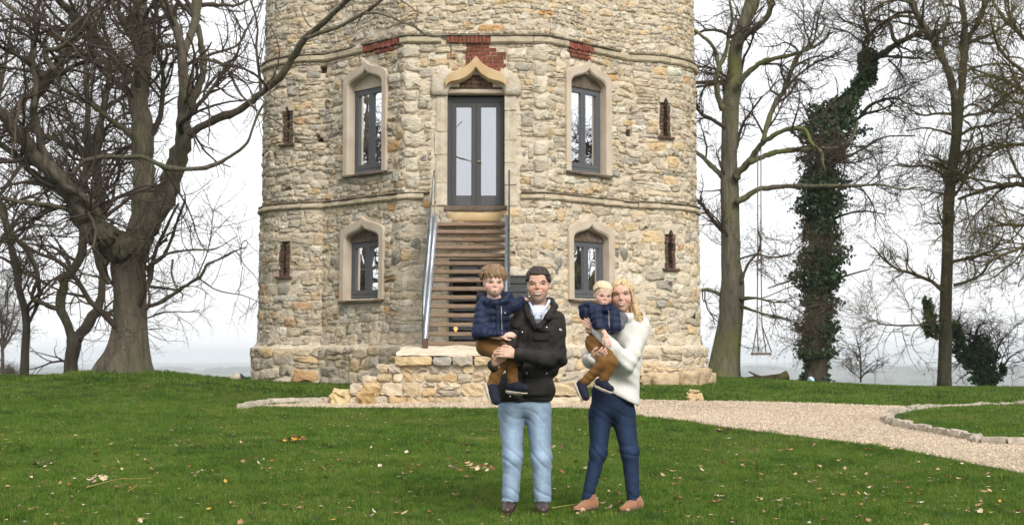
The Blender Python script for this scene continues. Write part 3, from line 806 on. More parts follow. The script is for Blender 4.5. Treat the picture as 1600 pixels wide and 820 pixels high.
# ground-level glazed door behind the stair
mb = MB()
for a0, a1, b0, b1 in ((-.53, -.46, UDZ0, UDZ1), (.57, .64, UDZ0, UDZ1), (-.46, .57, UDZ1 - .08, UDZ1), (.02, .09, UDZ0, UDZ1 - .08)): wbox(0, a0, a1, b0, b1, -.26, -.19, mb)
ld = mb.build('lower_door', M['doorpaint'], TOWER)
M['darkglass'] = glass('dark_glass', .05, (.5, .5, .5))
for a0, a1 in ((-.46, .02), (.09, .57)):
    mb = MB(); wbox(0, a0, a1, UDZ0, UDZ1 - .08, -.235, -.225, mb); mb.build('pane', M['darkglass'], ld)
# slit windows: brick jambs, sill, pointed head
for s, z0, z1, top in SLITS:
    V, F = wall_block(s - .2, s + .2, z0 - .06, z0 - .005, -.1, .09, .004, 3, .01); sl = mesh_obj('slit_window', V, F, M['brickdark'], TOWER)
    for sg in (-1, 1):
        n = int((z1 - z0 - (.1 if top == 'arch' else 0)) / .075)
        for q in range(n):
            z = z0 + q * .075; wv = random.uniform(-.012, .012)
            a, b = (s + .055 + wv, s + .135) if sg > 0 else (s - .135, s - .055 + wv)
            V, F = wall_block(a, b, z + .004, z + .071, -.22, .02 + random.uniform(-.01, .02), .003, 1, .006); mesh_obj('brick', V, F, M['brickdark'], sl)
    if top == 'arch':
        zt = z1 - .1
        for sg in (-1, 1):
            P = [(s + sg * .16, zt), (s + sg * .15, zt + .12), (s, zt + .19), (s, zt + .11), (s + sg * .045, zt + .05), (s + sg * .06, zt)]
            V = [wall_pt(a, z, -.2) for a, z in P] + [wall_pt(a, z, .05) for a, z in P]; F = [tuple(range(6)), tuple(range(6, 12))[::-1]] + [(k_, (k_ + 1) % 6, 6 + (k_ + 1) % 6, 6 + k_) for k_ in range(6)]
            mesh_obj('arch_stone', V, F, M['dressed'], sl)
    else:
        V, F = wall_block(s - .16, s + .16, z1 - .02, z1 + .08, -.2, .04, .004, 2, .01); mesh_obj('arch_stone', V, F, M['course'], sl)
# parapet coping above the frame
V, F = wall_block(-SMAX + .01, SMAX - .01, Z_TOP - .02, Z_TOP + .2, -.5, .1, 0, 160, .03); mesh_obj('parapet_coping', V, F, M['dressed'], TOWER)
# ================================================================== stone landing and open stair
LX0, LX1, LY0, LY1 = at(617, 560, 24)[0], at(868, 560, 24)[0], 24.0, 28.72
LZ = at(617, 557, 24)[2]
LAND = thing('stone_landing', ((LX0 + LX1) / 2, 26.2, .33), 'stepped rubble stone landing at the foot of the timber stair', 'landing')
M['lstone'] = mat('landing_stone', [(.22, (.55, .46, .35)), (.42, (.88, .82, .72)), (.6, (1, .96, .88)), (.8, (.8, .64, .42))], scale=8, rough=.92, bump=1.0, bscale=28, bdist=.025, detail=9, spec=.15, tint=True)
def blockstone(lo, hi, name, m, parent, jit=.02, col=None, bev=.03):
    """rough squared stone: bevelled block with one extra loop of jittered points on each face"""
    lo, hi = np.array(lo, float), np.array(hi, float); n = [max(2, min(6, int((hi[a] - lo[a]) / .085) + 1)) for a in range(3)]
    pts = {}; V = []; F = []
    h = hi - lo
    def vid(i, j, k_):
        key = (i, j, k_)
        if key not in pts:
            f = np.array([i / n[0], j / n[1], k_ / n[2]]); p = lo + h * f
            cnt = sum(1 for q, g in zip((i, j, k_), n) if q in (0, g))
            c = (lo + hi) / 2
            if cnt >= 2:
                for a, (q, g) in enumerate(zip((i, j, k_), n)):
                    if q == 0: p[a] += bev * (.3 if cnt == 2 else .55)
                    if q == g: p[a] -= bev * (.3 if cnt == 2 else .55)
            p = p + RNG.normal(0, jit * .62, 3); pts[key] = len(V); V.append(p)
        return pts[key]
    for a in range(3):
        b, c = (a + 1) % 3, (a + 2) % 3
        for side in (0, n[a]):
            for u in range(n[b]):
                for v in range(n[c]):
                    q = []
                    for du, dv in ((0, 0), (1, 0), (1, 1), (0, 1)):
                        ijk = [0, 0, 0]; ijk[a] = side; ijk[b] = u + du; ijk[c] = v + dv; q.append(vid(*ijk))
                    F.append(tuple(q) if side else tuple(q[::-1]))
    col = np.array(col if col is not None else (.5, .4, .28))
    return mesh_obj(name, np.array(V), F, m, parent, False, {'tint': np.tile(col, (len(V), 1))})
def lc():
    u = random.random()
    c = (.58, .48, .34) if u < .50 else (.55, .42, .26) if u < .62 else (.46, .42, .36) if u < .74 else (.66, .59, .48) if u < .96 else (.48, .31, .17)
    return np.array(c) * random.uniform(.85, 1.12)
# mortar core
g0 = .2
mb = MB(); mb.box((LX0 + .06, LY0 + .055, g0 - .2), (LX1 - .03, LY1, LZ - .12)); mb.box((LX0 - .28, LY0 + .08, g0 - .2), (LX0 + .09, 25.4, LZ - .36)); mb.box((LX1 - .04, LY0 + .3, g0 - .2), (LX1 + .42, 25.6, LZ - .55))
mb.build('mortar_core', M['mortar'], LAND)
# facing rows
def face_row(x0, x1, y, z0, z1, dep=.16):
    x = x0
    while x < x1 - .02:
        l = (z1 - z0) * random.uniform(.9, 2.0)
        if x1 - x - l < .16: l = x1 - x
        j_ = random.uniform(-.03, .02)
        if z1 - z0 > .2 and random.random() < .3:
            f = random.uniform(.4, .6); blockstone((x + .008, y + j_, z0 + .006), (x + l - .008, y + dep, z0 + (z1 - z0) * f - .006), 'stone', M['lstone'], LAND, col=lc()); blockstone((x + .008, y - j_, z0 + (z1 - z0) * f + .006), (x + l - .008, y + dep, z1 - .006), 'stone', M['lstone'], LAND, col=lc())
        else: blockstone((x + .008, y + j_, z0 + .006), (x + l - .008, y + dep, z1 - .006), 'stone', M['lstone'], LAND, col=lc())
        x += l
def side_row(x, y0, y1, z0, z1):
    y = y0
    while y < y1 - .02:
        l = (z1 - z0) * random.uniform(1, 2.2)
        if y1 - y - l < .2: l = y1 - y
        blockstone((x, y + .008, z0 + .006), (x + .14, y + l - .008, z1 - .006), 'stone', M['lstone'], LAND, col=lc()); y += l
zr = [g0 + .02, g0 + .3, g0 + .53, g0 + .74, LZ - .13]
zr[3] = (zr[2] + zr[4]) / 2
xl = [at(513, 620, 24)[0], at(540, 620, 24)[0], at(565, 620, 24)[0], at(588, 620, 24)[0]]
face_row(at(545, 620, 24)[0], LX1 + .4, LY0 - .02, zr[0], zr[1]); face_row(xl[2], LX1 + .36, LY0, zr[1], zr[2]); face_row(xl[3], LX1, LY0 + .01, zr[2], zr[3]); face_row(xl[3] + .05, LX1, LY0 + .02, zr[3], zr[4])
side_row(LX1 - .02, LY0 + .2, 27.5, zr[2], zr[4]); side_row(LX1 + .30, LY0 + .2, 25.6, zr[0], zr[1]); side_row(LX1 + .28, LY0 + .2, 25.6, zr[1], zr[2])
side_row(LX0 + .0, LY0 + .2, 28.4, zr[1], zr[4])
# caps of the steps on the left
blockstone((at(513, 620, 24)[0], LY0 + .0, g0 - .05), (at(546, 620, 24)[0], LY0 + .7, at(540, 611, 24)[2]), 'step_stone', M['lstone'], LAND, .04, (.66, .55, .34), .07)
blockstone((at(545, 620, 24)[0], LY0 + .03, zr[1] + .0), (at(569, 620, 24)[0], LY0 + .6, at(569, 600, 24)[2]), 'step_stone', M['lstone'], LAND, .02, (.58, .5, .42))
blockstone((at(564, 620, 24)[0], LY0 + .03, at(569, 601, 24)[2]), (at(590, 620, 24)[0], LY0 + .6, at(569, 588, 24)[2]), 'step_stone', M['lstone'], LAND, .02, (.62, .54, .44))
blockstone((at(586, 620, 24)[0], LY0 + .02, at(569, 577, 24)[2]), (at(622, 620, 24)[0], LY0 + 1.2, at(569, 569.5, 24)[2]), 'step_stone', M['lstone'], LAND, .015, (.64, .57, .46))
blockstone((at(560, 635, 23.9)[0], LY0 - .12, g0 - .1), (at(586, 635, 23.9)[0], LY0 + .05, at(569, 611, 24)[2]), 'stone', M['lstone'], LAND, .05, (.46, .33, .17), .07)
# cap slabs
for a, b, c in ((617, 676, (.66, .54, .34)), (676, 706, (.42, .42, .41)), (706, 740, (.45, .42, .38)), (740, 800, (.6, .5, .36)), (800, 868, (.62, .52, .37))):
    blockstone((at(a, 560, 24)[0] + .006, LY0 - .07, LZ - .14), (at(b, 560, 24)[0] - .006, LY0 + .55, LZ + .005), 'cap_stone', M['lstone'], LAND, .015, c, .03)
# top of the landing: a worn sloping lime screed running up to the stair
xs = np.linspace(LX0 + .02, LX1 - .02, 24); ys = np.linspace(LY0 - .0, LY1 - .02, 30)
scz = lambda X, Y: LZ + .012 + .17 * np.clip((Y - LY0) / 1.3, 0, 1) ** .8 + .012 * np.sin(X * 5 + Y * 3) + .008 * np.sin(X * 11 - Y * 7)
X, Y = np.meshgrid(xs, ys, indexing='ij'); V = np.stack([X, Y, scz(X, Y)], -1).reshape(-1, 3); V[:, 0] += .03 * np.sin(V[:, 1] * 9)
i, j = np.meshgrid(np.arange(23), np.arange(29), indexing='ij'); Q = np.stack([i * 30 + j, (i + 1) * 30 + j, (i + 1) * 30 + j + 1, i * 30 + j + 1], -1).reshape(-1, 4)
M['screed'] = mat('pale_lime_topping', [(.25, (.42, .32, .2)), (.5, (.62, .54, .41)), (.75, (.72, .66, .56))], scale=5, rough=.9, bump=.6, bscale=25, bdist=.02, detail=8, spec=.15)
mesh_obj('landing_top', V, Q, M['screed'], LAND, True)
# loose stones round the tower foot
ft = thing('squared_stone', ghit(1086, 627), 'small squared yellow stone at the gravel edge beside the right turret', 'stone')
p = ghit(1086, 627); blockstone(p + [-.13, -.1, -.03], p + [.13, .14, .14], 'stone_block', M['lstone'], ft, .03, (.6, .47, .3), .04); blockstone(p + [-.1, -.04, .14], p + [.07, .1, .2], 'stone_block', M['lstone'], ft, .02, (.66, .55, .4), .03)
# footing blocks at the right turret's foot (part of the tower)
for q, s in enumerate(np.arange(2.2, 6.3, .52)):
    make = STONES; STONES = []
    zb = float(gz(*wall_pt(s, 0)[:2])); make_stone(s, s + .5, zb - .12, zb + random.uniform(.26, .36), -9, -8, .2, 0, .004)
    for _, V, F, c in STONES: mesh_obj('footing_stone', V, F, M['stone'], TOWER, True, {'tint': np.tile(np.array([.58, .46, .31]) * random.uniform(.85, 1.1), (len(V), 1))})
    STONES = make

# ---------------------------------------------------------------- timber and steel stair
M['timber'] = mat('weathered_oak_tread', [(.3, (.15, .10, .066)), (.55, (.25, .175, .118)), (.75, (.34, .255, .18))], scale=6, rough=.7, bump=.2, stretch=(1, 12, 12), rnd=.12)
M['steel'] = mat('brushed_steel', [(.3, (.42, .45, .49)), (.7, (.56, .59, .63))], scale=9, rough=.38, metal=.85, spec=.5)
M['rust'] = mat('rusty_bracket', [(.3, (.06, .035, .025)), (.7, (.13, .08, .06))], scale=20, rough=.8)
SX0, SX1 = -1.48, -.10
M['glassedge'] = flat('dark_green_glass_edge', (.025, .045, .04), .3)
ST0 = np.array([25.15, float(scz(-.8, 25.15))]); ST1 = np.array([28.66, zy(345, 28.66)])
ST = thing('open_stair', ((SX0 + SX1) / 2, 25.15, ST0[1]), 'open stair of oak treads between steel stringers with glass side panels', 'stair')
NT = 15
for q in range(NT):
    f = (q + .75) / (NT - .3); y = ST0[0] + (ST1[0] - ST0[0]) * f; z = ST0[1] + (ST1[1] - ST0[1]) * f - .04
    mb = MB(); mb.box((SX0 + .025, y - .05, z - .068), (SX1 - .025, y + .24, z), bev=.006); mb.build('tread', M['timber'], ST)
sl = (ST1 - ST0) / np.linalg.norm(ST1 - ST0); nn = np.array([-sl[1], sl[0]])
for x, sg in ((SX0, -1), (SX1, 1)):  # a broad steel string each side
    mb = MB()
    P = []
    for xx in (x - .035, x + .035):
        for pt, o in ((ST0, -.13), (ST1, -.13), (ST1, .10), (ST0, .10)):
            q = pt + nn * o; P.append((xx, q[0], q[1]))
    mb.add(P, [(0, 1, 2, 3), (7, 6, 5, 4), (0, 4, 5, 1), (1, 5, 6, 2), (2, 6, 7, 3), (3, 7, 4, 0)]); st = mb.build('stringer', M['steel'], ST)
    mb = MB(); a, b = ST0 + nn * .12, ST1 + nn * .12; mb.tube([(x, a[0] - .03, a[1]), (x, b[0], b[1])], .024, 10); mb.build('edge_tube', M['steel'], st, True)
    mb = MB(); mb.box((x - .05, ST0[0] - .14, ST0[1] - .03), (x + .05, ST0[0] + .03, ST0[1] + .14), bev=.008); mb.build('foot_bracket', M['rust'], st)
    xo = x + sg * .045
    cut = .5
    for f0, f1 in ((.02, .47), (.48, 1.02)):
        A, B = ST0 + (ST1 - ST0) * f0, ST0 + (ST1 - ST0) * f1
        P = []
        for xx in (xo - .009, xo + .009): P += [(xx, A[0], A[1] - .02), (xx, B[0], B[1] - .02), (xx, B[0], B[1] + .93), (xx, A[0], A[1] + .93)]
        mb = MB(); mb.add(P, [(0, 1, 2, 3), (7, 6, 5, 4), (0, 4, 5, 1), (1, 5, 6, 2), (2, 6, 7, 3), (3, 7, 4, 0)]); gp = mb.build('glass_panel', M['panelglass'], ST)
        mb = MB()
        if f0 < .1: mb.box((xo - .010, A[0] - .015, A[1] - .03), (xo + .010, A[0] - .002, A[1] + .95))
        mb.tube([(xo, A[0], A[1] + .945), (xo, B[0], B[1] + .945)], .019, 6)
        if f1 > 1: mb.box((xo - .012, B[0] - .01, B[1] - .02), (xo + .012, B[0] + .02, B[1] + .93))
        mb.build('panel_edge', M['glassedge'], gp)
    for f in (.2, .8):
        A = ST0 + (ST1 - ST0) * f; mb = MB(); mb.tube([(x, A[0], A[1] + .05), (xo + sg * .02, A[0], A[1] + .05)], .018, 10); mb.build('glass_clamp', M['steel'], ST, True)
# grey slatted cabinet to the right of the stair
c0, c1 = at(789, 430, 28.2), at(826, 470, 28.2)
cab = thing('slatted_cabinet', (c0[0] + .2, 28.4, 1.2), 'grey slatted cabinet against the tower beside the stair, behind the man', 'cabinet')
M['greyslat'] = mat('grey_slats', [(.3, (.055, .058, .062)), (.7, (.075, .078, .082))], scale=20, rough=.6)
mb = MB(); mb.box((c0[0] + .02, 28.24, 1.2), (c1[0] - .02, 28.8, c0[2] - .02)); mb.build('carcass', M['inner'], cab)
z = 1.22
while z < c0[2] - .05:
    mb = MB(); mb.box((c0[0], 28.2, z), (c1[0], 28.235, z + .15), bev=.005); mb.build('slat', M['greyslat'], cab); z += .165
mb = MB(); mb.box((c0[0] - .01, 28.18, c0[2] - .03), (c1[0] + .01, 28.8, c0[2])); mb.build('cabinet_top', M['greyslat'], cab)
# lit bulbs inside: one in the lower right window, one behind the stair
def bulb(p, name_label):
    m = M.get('bulb')
    if not m:
        m = bpy.data.materials.new('bulb_glow'); m.use_nodes = True; b = m.node_tree.nodes['Principled BSDF']
        b.inputs['Base Color'].default_value = (1, .6, .25, 1); b.inputs['Emission Color'].default_value = (1, .52, .16, 1); b.inputs['Emission Strength'].default_value = 5; M['bulb'] = m
    t = thing('pendant_lamp', p, name_label, 'lamp')
    mb = MB(); th = np.linspace(0, PI, 8); r = .042 * np.sin(th) * (1 + .25 * np.cos(th)); P = np.array([(p[0], p[1], p[2] + .055 * math.cos(a)) for a in th]); mb.tube(P, np.maximum(r, .003), 10); mb.build('bulb', m, t, True)
    mb = MB(); mb.tube([p + np.array([0, 0, .06]), p + np.array([0, 0, .13])], .022, 8); mb.tube([p + np.array([0, 0, .13]), p + np.array([0, 0, 1.0])], .006, 5); mb.build('cord', M['frame'], t)
bulb(at(897.5, 421, 30.75), 'lit pendant bulb inside the lower right window')
bulb(at(712, 514, 29.7), 'lit pendant bulb glowing behind the open treads of the stair')
# ================================================================== trees
def bark(name, a, b, green=.5, gcol=(.085, .095, .035), sc=5):
    m = mat(name, [(.3, a), (.7, b)], scale=sc, rough=.95, bump=1.0, bscale=9, bdist=.05, stretch=(2.2, 2.2, .45), detail=9, spec=.1)
    t = m.node_tree; N = t.nodes; L = t.links; bs = N['Principled BSDF']; src = bs.inputs['Base Color'].links[0].from_socket
    g = N.new('ShaderNodeNewGeometry'); n = N.new('ShaderNodeTexNoise'); n.inputs['Scale'].default_value = .9; n.inputs['Detail'].default_value = 6; L.new(g.outputs['Position'], n.inputs['Vector'])
    mr_ = N.new('ShaderNodeMapRange'); mr_.inputs['From Min'].default_value = .42; mr_.inputs['From Max'].default_value = .7; mr_.inputs['To Max'].default_value = green; L.new(n.outputs['Fac'], mr_.inputs['Value'])
    x = N.new('ShaderNodeMix'); x.data_type = 'RGBA'; L.new(mr_.outputs[0], x.inputs[0]); L.new(src, x.inputs[6]); x.inputs[7].default_value = (*gcol, 1); L.new(x.outputs[2], bs.inputs['Base Color'])
    return m
M['oakbark'] = bark('grey_brown_bark', (.072, .060, .047), (.185, .155, .122), .55)
M['beechbark'] = bark('grey_green_bark', (.10, .094, .066), (.22, .20, .15), .95, (.165, .18, .05))
M['darkbark'] = bark('dark_bark', (.048, .040, .031), (.125, .105, .082), .6)
M['lichenbark'] = bark('lichen_twig', (.075, .06, .036), (.165, .14, .08), .6, (.16, .145, .04))
M['twig'] = mat('bare_twig', [(.3, (.045, .034, .027)), (.7, (.10, .08, .06))], scale=1.5, rough=.95, spec=.1)
M['ivy'] = mat('ivy_leaf', [(.3, (.018, .050, .018)), (.55, (.042, .095, .032)), (.8, (.10, .165, .065))], scale=3.5, rough=.5, spec=.4)
M['deadleaf'] = mat('clinging_dead_leaf', [(.3, (.07, .035, .018)), (.6, (.15, .075, .035)), (.8, (.22, .13, .07))], scale=2.5, rough=.85, spec=.1)
M['greenleaf'] = mat('late_yellow_leaf', [(.3, (.12, .10, .03)), (.7, (.22, .17, .06))], scale=2.5, rough=.8, spec=.1)

def unit(v): return v / (np.linalg.norm(v, axis=-1)[..., None] + 1e-9)
def spawn(P, R, count, lrange, rfac, rmin, ang, N, curl, up, tmin=.15, out=None):
    """children of the polylines P (M,N,3) with radii R: returns polylines and radii"""
    Mn, Np, _ = P.shape
    L_ = np.linalg.norm(np.diff(P, axis=1), axis=2).sum(1); pr = L_ / L_.sum()
    pi = RNG.choice(Mn, count, p=pr); t = RNG.uniform(tmin, 1, count) ** .85
    f = t * (Np - 1); i0 = np.minimum(f.astype(int), Np - 2); fr = (f - i0)[:, None]
    p = P[pi, i0] * (1 - fr) + P[pi, i0 + 1] * fr; tan = unit(P[pi, i0 + 1] - P[pi, i0]); r = R[pi, i0] * (1 - fr[:, 0]) + R[pi, i0 + 1] * fr[:, 0]
    q = unit(np.cross(tan, RNG.normal(size=(count, 3)))); a = np.radians(RNG.uniform(*ang, count))[:, None]
    d = unit(tan * np.cos(a) + q * np.sin(a) + np.array([0, 0, up]))
    ln = RNG.uniform(*lrange, count) * (1.15 - .5 * t); st = (ln / (N - 1))[:, None]
    pts = [p]; cur = unit(RNG.normal(size=(count, 3)))
    for k_ in range(N - 1):
        cur = unit(cur * .6 + RNG.normal(size=(count, 3)) * .7); d = unit(d + cur * curl + np.array([0, 0, up * .25])); p = p + d * st; pts.append(p)
    C = np.stack(pts, 1); r0 = np.maximum(np.minimum(r * rfac, ln * .02 + rmin), rmin)
    return C, r0[:, None] * np.linspace(1, .35, N)[None]

def leafquads(C, size, flat_=0.0):
    """diamond leaves, two triangles each, at points C"""
    n = len(C); a = unit(RNG.normal(size=(n, 3)) * np.array([1, 1, 1 - flat_])); b = unit(np.cross(a, RNG.normal(size=(n, 3)))); c = np.cross(a, b)
    s = (size * RNG.uniform(.6, 1.3, n))[:, None]
    V = np.stack([C - a * s, C + b * s * .62 + c * s * .18, C + a * s, C - b * s * .62 + c * s * .18], 1).reshape(-1, 3)
    i = np.arange(n)[:, None] * 4
    return V, np.concatenate([i + [0, 1, 2], i + [0, 2, 3]], 0)

class Tree:
    def __init__(s, name, label, Y, m, base, group=None):
        s.Y = Y; s.m = m; b = ghit(*base) if Y is None else at(base[0], base[1], Y)
        s.root = thing(name, b, label, 'tree', group); s.P = []; s.R = []; s.k = .93
    def trace(s, pts, dz=0.0, y0=0.0, name='limb', n=None, wob=.12, sides=8, m=None, flare=None):
        """pts: (px, py, width in px) of the photograph; the branch leans dz metres away along its length"""
        pts = np.array(pts, float); k_ = n or max(8, len(pts) * 4); c = catmull(pts, k_)
        t = np.linspace(0, 1, k_); ph = RNG.uniform(0, 6, 3)
        dep = s.Y + y0 + dz * t ** 1.2 + wob * t * (np.sin(t * 5 + ph[0]) + .5 * np.sin(t * 11 + ph[1]))
        P = np.array([at(c[i, 0], c[i, 1], dep[i]) for i in range(k_)]); R = np.maximum(c[:, 2] * s.k, 1.2) / 2 / FPX * dep
        if name != 'trunk' and k_ > 6:
            j_ = RNG.normal(0, 1, (k_, 3)) * R[:, None] * .12; j_[0] = 0; P = P + j_
        V, F = tube_geo(P, R, sides)
        if flare is not None: V = flare(V, P, R, sides)
        else:
            V = V.reshape(k_, sides, 3); cc = V.mean(1, keepdims=True)
            V = (cc + (V - cc) * (1 + .10 * np.sin(np.arange(k_)[:, None] * .9 + np.arange(sides)[None] * 1.7 + ph[2])[..., None])).reshape(-1, 3)
        o = mesh_obj(name, V, F, m or s.m, s.root, True)
        # resample to 12 points for twig growth
        u = np.linspace(0, k_ - 1, 12); i0 = np.minimum(u.astype(int), k_ - 2); f = (u - i0)
        s.P.append(P[i0] * (1 - f[:, None]) + P[i0 + 1] * f[:, None]); s.R.append(R[i0] * (1 - f) + R[i0 + 1] * f)
        return P
    def grow(s, n1, n2, n3, l1=(1.2, 3.2), l2=(.5, 1.5), l3=(.2, .7), up=.12, only=None, mats=None, keep=None, n4=0, r3=.0035, cls='twigs', curl=.35):
        P, R = np.array(s.P), np.array(s.R)
        if only is not None: P, R = P[only], R[only]
        A, ra = spawn(P, R, n1, l1, .5, .010, (25, 75), 9, curl, up, .2)
        kp = (lambda X, r: (X, r)) if keep is None else (lambda X, r: (X[keep(X[:, 0]) & keep(X[:, -1])], r[keep(X[:, 0]) & keep(X[:, -1])]))
        A, ra = kp(A, ra)
        B, rb = spawn(A, ra, n2, l2, .6, .006, (25, 70), 6, curl, up, .15)
        B, rb = kp(B, rb)
        C, rc = spawn(B, rb, n3, l3, .7, r3, (20, 65), 5, curl, up * .8, .1)
        C, rc = kp(C, rc)
        if n4: 
            D, rd = spawn(C, rc, n4, (l3[0] * .5, l3[1] * .5), .8, r3 * .9, (20, 65), 4, curl, up * .5, .1)
            D, rd = kp(D, rd)
        mt = mats or M['twig']
        V, Q = batch_tubes(A, ra, 6); Vb, Qb = batch_tubes(B, rb, 4); Vc, Qc = batch_tubes(C, rc, 3)
        Vs, Qs = [V, Vb, Vc], [Q, Qb + len(V), Qc + len(V) + len(Vb)]
        if n4:
            Vd, Qd = batch_tubes(D, rd, 3); Vs.append(Vd); Qs.append(Qd + len(V) + len(Vb) + len(Vc))
        mesh_obj(cls, np.concatenate(Vs), np.concatenate(Qs), mt, s.root, True, kind='stuff')
        s.tips = np.concatenate([C[:, -1], C[:, 2]]); s.B = B
    def leaves(s, name, C, size, m):
        V, Q = leafquads(C, size); mesh_obj(name, V, Q, m, s.root, False, kind='stuff')

def buttress(flr, nl=7, amp=.16, zh=.9, seed=0):
    def f(V, P, R, sides):
        k_ = len(P); V = V.reshape(k_, sides, 3); z0 = P[0, 2]; out_ = V.copy(); r = np.random.default_rng(seed); ph = r.uniform(0, 6, 4)
        for i in range(k_):
            h = P[i, 2] - z0; fl = math.exp(-max(h, 0) / zh)
            th = np.arange(sides) / sides * 2 * PI
            w_ = 1 + amp * fl * (np.sin(nl * th + ph[0]) + .6 * np.sin((nl - 3) * th + ph[1])) + .035 * np.sin(11 * th + ph[2] + h * .6) + .03 * np.sin(5 * th + h * 1.5 + ph[3])
            out_[i] = P[i] + (V[i] - P[i]) * w_[:, None]
        return out_.reshape(-1, 3)
    return f

# ---- the big oak on its mound
oak = Tree('oak_tree', 'huge spreading bare oak with flared grey trunk on the grassy mound left of the tower', 26.5, M['oakbark'], (193, 584))
T = oak.trace; oak.k = .84
T([(192, 592, 118), (194, 576, 106), (197, 560, 88), (200, 540, 74), (202, 515, 64), (203, 480, 58), (202, 445, 59), (199, 415, 63), (204, 385, 66), (209, 365, 52)], 0, 0, 'trunk', 40, 0, 28, flare=buttress(0))
T([(206, 395, 44), (212, 372, 42), (218, 345, 36), (222, 300, 38), (223, 250, 39), (223, 215, 39), (218, 150, 36), (224, 80, 30), (222, 40, 30), (221, 0, 26), (219, -70, 20), (223, -150, 12)], 1.2, .1, n=44, sides=12, wob=.1)
T([(212, 392, 44), (224, 362, 44), (240, 332, 46), (258, 305, 42), (271, 268, 38), (285, 228, 32), (289, 190, 27), (288, 150, 25), (286, 110, 19), (282, 66, 17), (266, 22, 16), (252, -5, 14), (240, -70, 9)], -1.4, -.15, n=44, sides=12)
T([(287, 85, 15), (296, 58, 14), (305, 36, 17), (307, 0, 19), (318, -60, 10)], .8, -.9)
T([(291, 178, 16), (302, 154, 18), (313, 130, 14), (318, 110, 13), (315, 75, 12), (309, 40, 11)], .5, -.8)
T([(296, 212, 16), (312, 200, 15), (330, 190, 15), (350, 182, 16), (370, 174, 15), (388, 163, 12), (405, 148, 13), (420, 135, 13), (441, 117, 14), (455, 95, 13), (466, 76, 13), (481, 56, 13), (497, 43, 11), (512, 30, 11), (536, 7, 10), (556, -14, 9), (600, -60, 6)], -3.0, -.9, n=52)
T([(478, 60, 9), (496, 53, 8), (514, 47, 8), (530, 42, 7), (548, 32, 7), (573, 18, 7), (598, -2, 6), (640, -40, 4)], -.8, -3.0)
T([(568, 21, 4.5), (590, 21, 4.5), (609, 26, 4), (628, 35, 4), (646, 41, 3.5), (660, 51, 4), (672, 57, 4), (694, 59, 3), (704, 72, 2.5), (704, 90, 1.5)], -.5, -3.6)
T([(110, 274, 7), (122, 262, 9), (135, 250, 9), (165, 245, 8), (195, 246, 8), (222, 245, 8), (240, 253, 9), (258, 261, 10), (285, 264, 9), (311, 263, 9), (332, 259, 8), (350, 250, 7), (370, 238, 6), (386, 224, 5), (394, 203, 5), (402, 180, 5), (414, 160, 4)], -1.2, -1.4, n=44)
T([(203, 398, 52), (180, 385, 56), (156, 366, 54), (140, 345, 48), (128, 326, 46), (108, 302, 36), (90, 280, 34), (72, 262, 30), (55, 243, 28), (34, 216, 26), (14, 190, 20), (-3, 170, 16), (-40, 120, 10)], -2.2, -.3, n=44, sides=12)
T([(112, 300, 18), (95, 283, 17), (76, 257, 16), (63, 220, 15), (55, 188, 14), (52, 168, 15), (60, 145, 18), (72, 128, 22), (84, 110, 21), (95, 92, 14), (103, 66, 8), (108, 46, 8), (128, 29, 7), (157, 11, 5), (180, -15, 4)], -1.4, -1.2, n=44)
T([(52, 170, 12), (56, 145, 10), (55, 120, 11), (50, 98, 13), (55, 62, 11), (57, 40, 9), (55, 20, 9), (62, 0, 8), (70, -40, 6)], -.4, -2.0)
T([(84, 110, 14), (74, 94, 10), (70, 80, 8), (92, 76, 9), (112, 62, 6), (128, 45, 5), (140, 20, 4)], -.6, -2.3)
T([(98, 296, 15), (80, 288, 14), (48, 267, 13), (22, 241, 13), (-3, 222, 11)], -.8, -.9)
T([(160, 372, 26), (156, 345, 22), (146, 318, 16), (128, 307, 13), (105, 292, 9)], -.6, -.8)
T([(122, 334, 9), (100, 326, 9), (78, 321, 9), (58, 319, 9), (39, 316, 9), (15, 312, 8), (-5, 309, 8)], -.8, -.9)
T([(204, 130, 20), (193, 108, 19), (183, 94, 18), (165, 74, 18), (146, 54, 17), (132, 38, 19), (120, 28, 20), (106, 14, 15), (94, 3, 14), (80, -25, 10)], -1.6, .3)
T([(205, 150, 13), (188, 134, 13), (172, 121, 12), (154, 103, 12), (135, 88, 12), (118, 76, 10), (100, 62, 9), (73, 48, 9), (50, 34, 9), (28, 21, 9), (5, 3, 8), (-12, -12, 7)], 1.2, .5)
T([(212, 218, 13), (195, 203, 12), (172, 187, 10), (155, 174, 9), (139, 161, 9), (115, 148, 8), (91, 134, 8), (72, 120, 7), (55, 113, 7), (28, 108, 6), (-5, 103, 6)], -1.6, .4)
T([(233, 134, 6), (247, 118, 6), (257, 102, 6), (261, 88, 6), (258, 75, 4), (248, 66, 3)], -.8, .4)
T([(292, 101, 7), (303, 95, 7), (315, 92, 7), (337, 97, 6), (352, 106, 6), (362, 120, 6), (373, 143, 5), (388, 160, 4), (402, 173, 4)], -1.5, -.9)
T([(214, 62, 14), (204, 48, 14), (190, 27, 14), (180, 14, 11), (174, 0, 9), (165, -30, 6)], -.5, .6)
T([(226, 482, 9), (240, 476, 8), (258, 468, 8), (281, 452, 7), (300, 440, 6), (315, 430, 6), (322, 415, 5), (335, 408, 4), (351, 401, 4), (368, 392, 3), (384, 386, 2)], -1.0, -.2)
T([(228, 420, 9), (240, 411, 8), (254, 401, 8), (262, 388, 6), (268, 374, 6), (276, 348, 5), (285, 325, 5), (290, 308, 3)], -1.2, -.2)
T([(256, 399, 5), (270, 394, 5), (281, 392, 4), (305, 390, 4), (332, 390, 3), (350, 382, 2), (372, 368, 1.5)], -.6, -.9)
T([(232, 478, 6), (234, 462, 5), (231, 450, 5), (233, 425, 4), (232, 400, 3)], -.5, -.3)
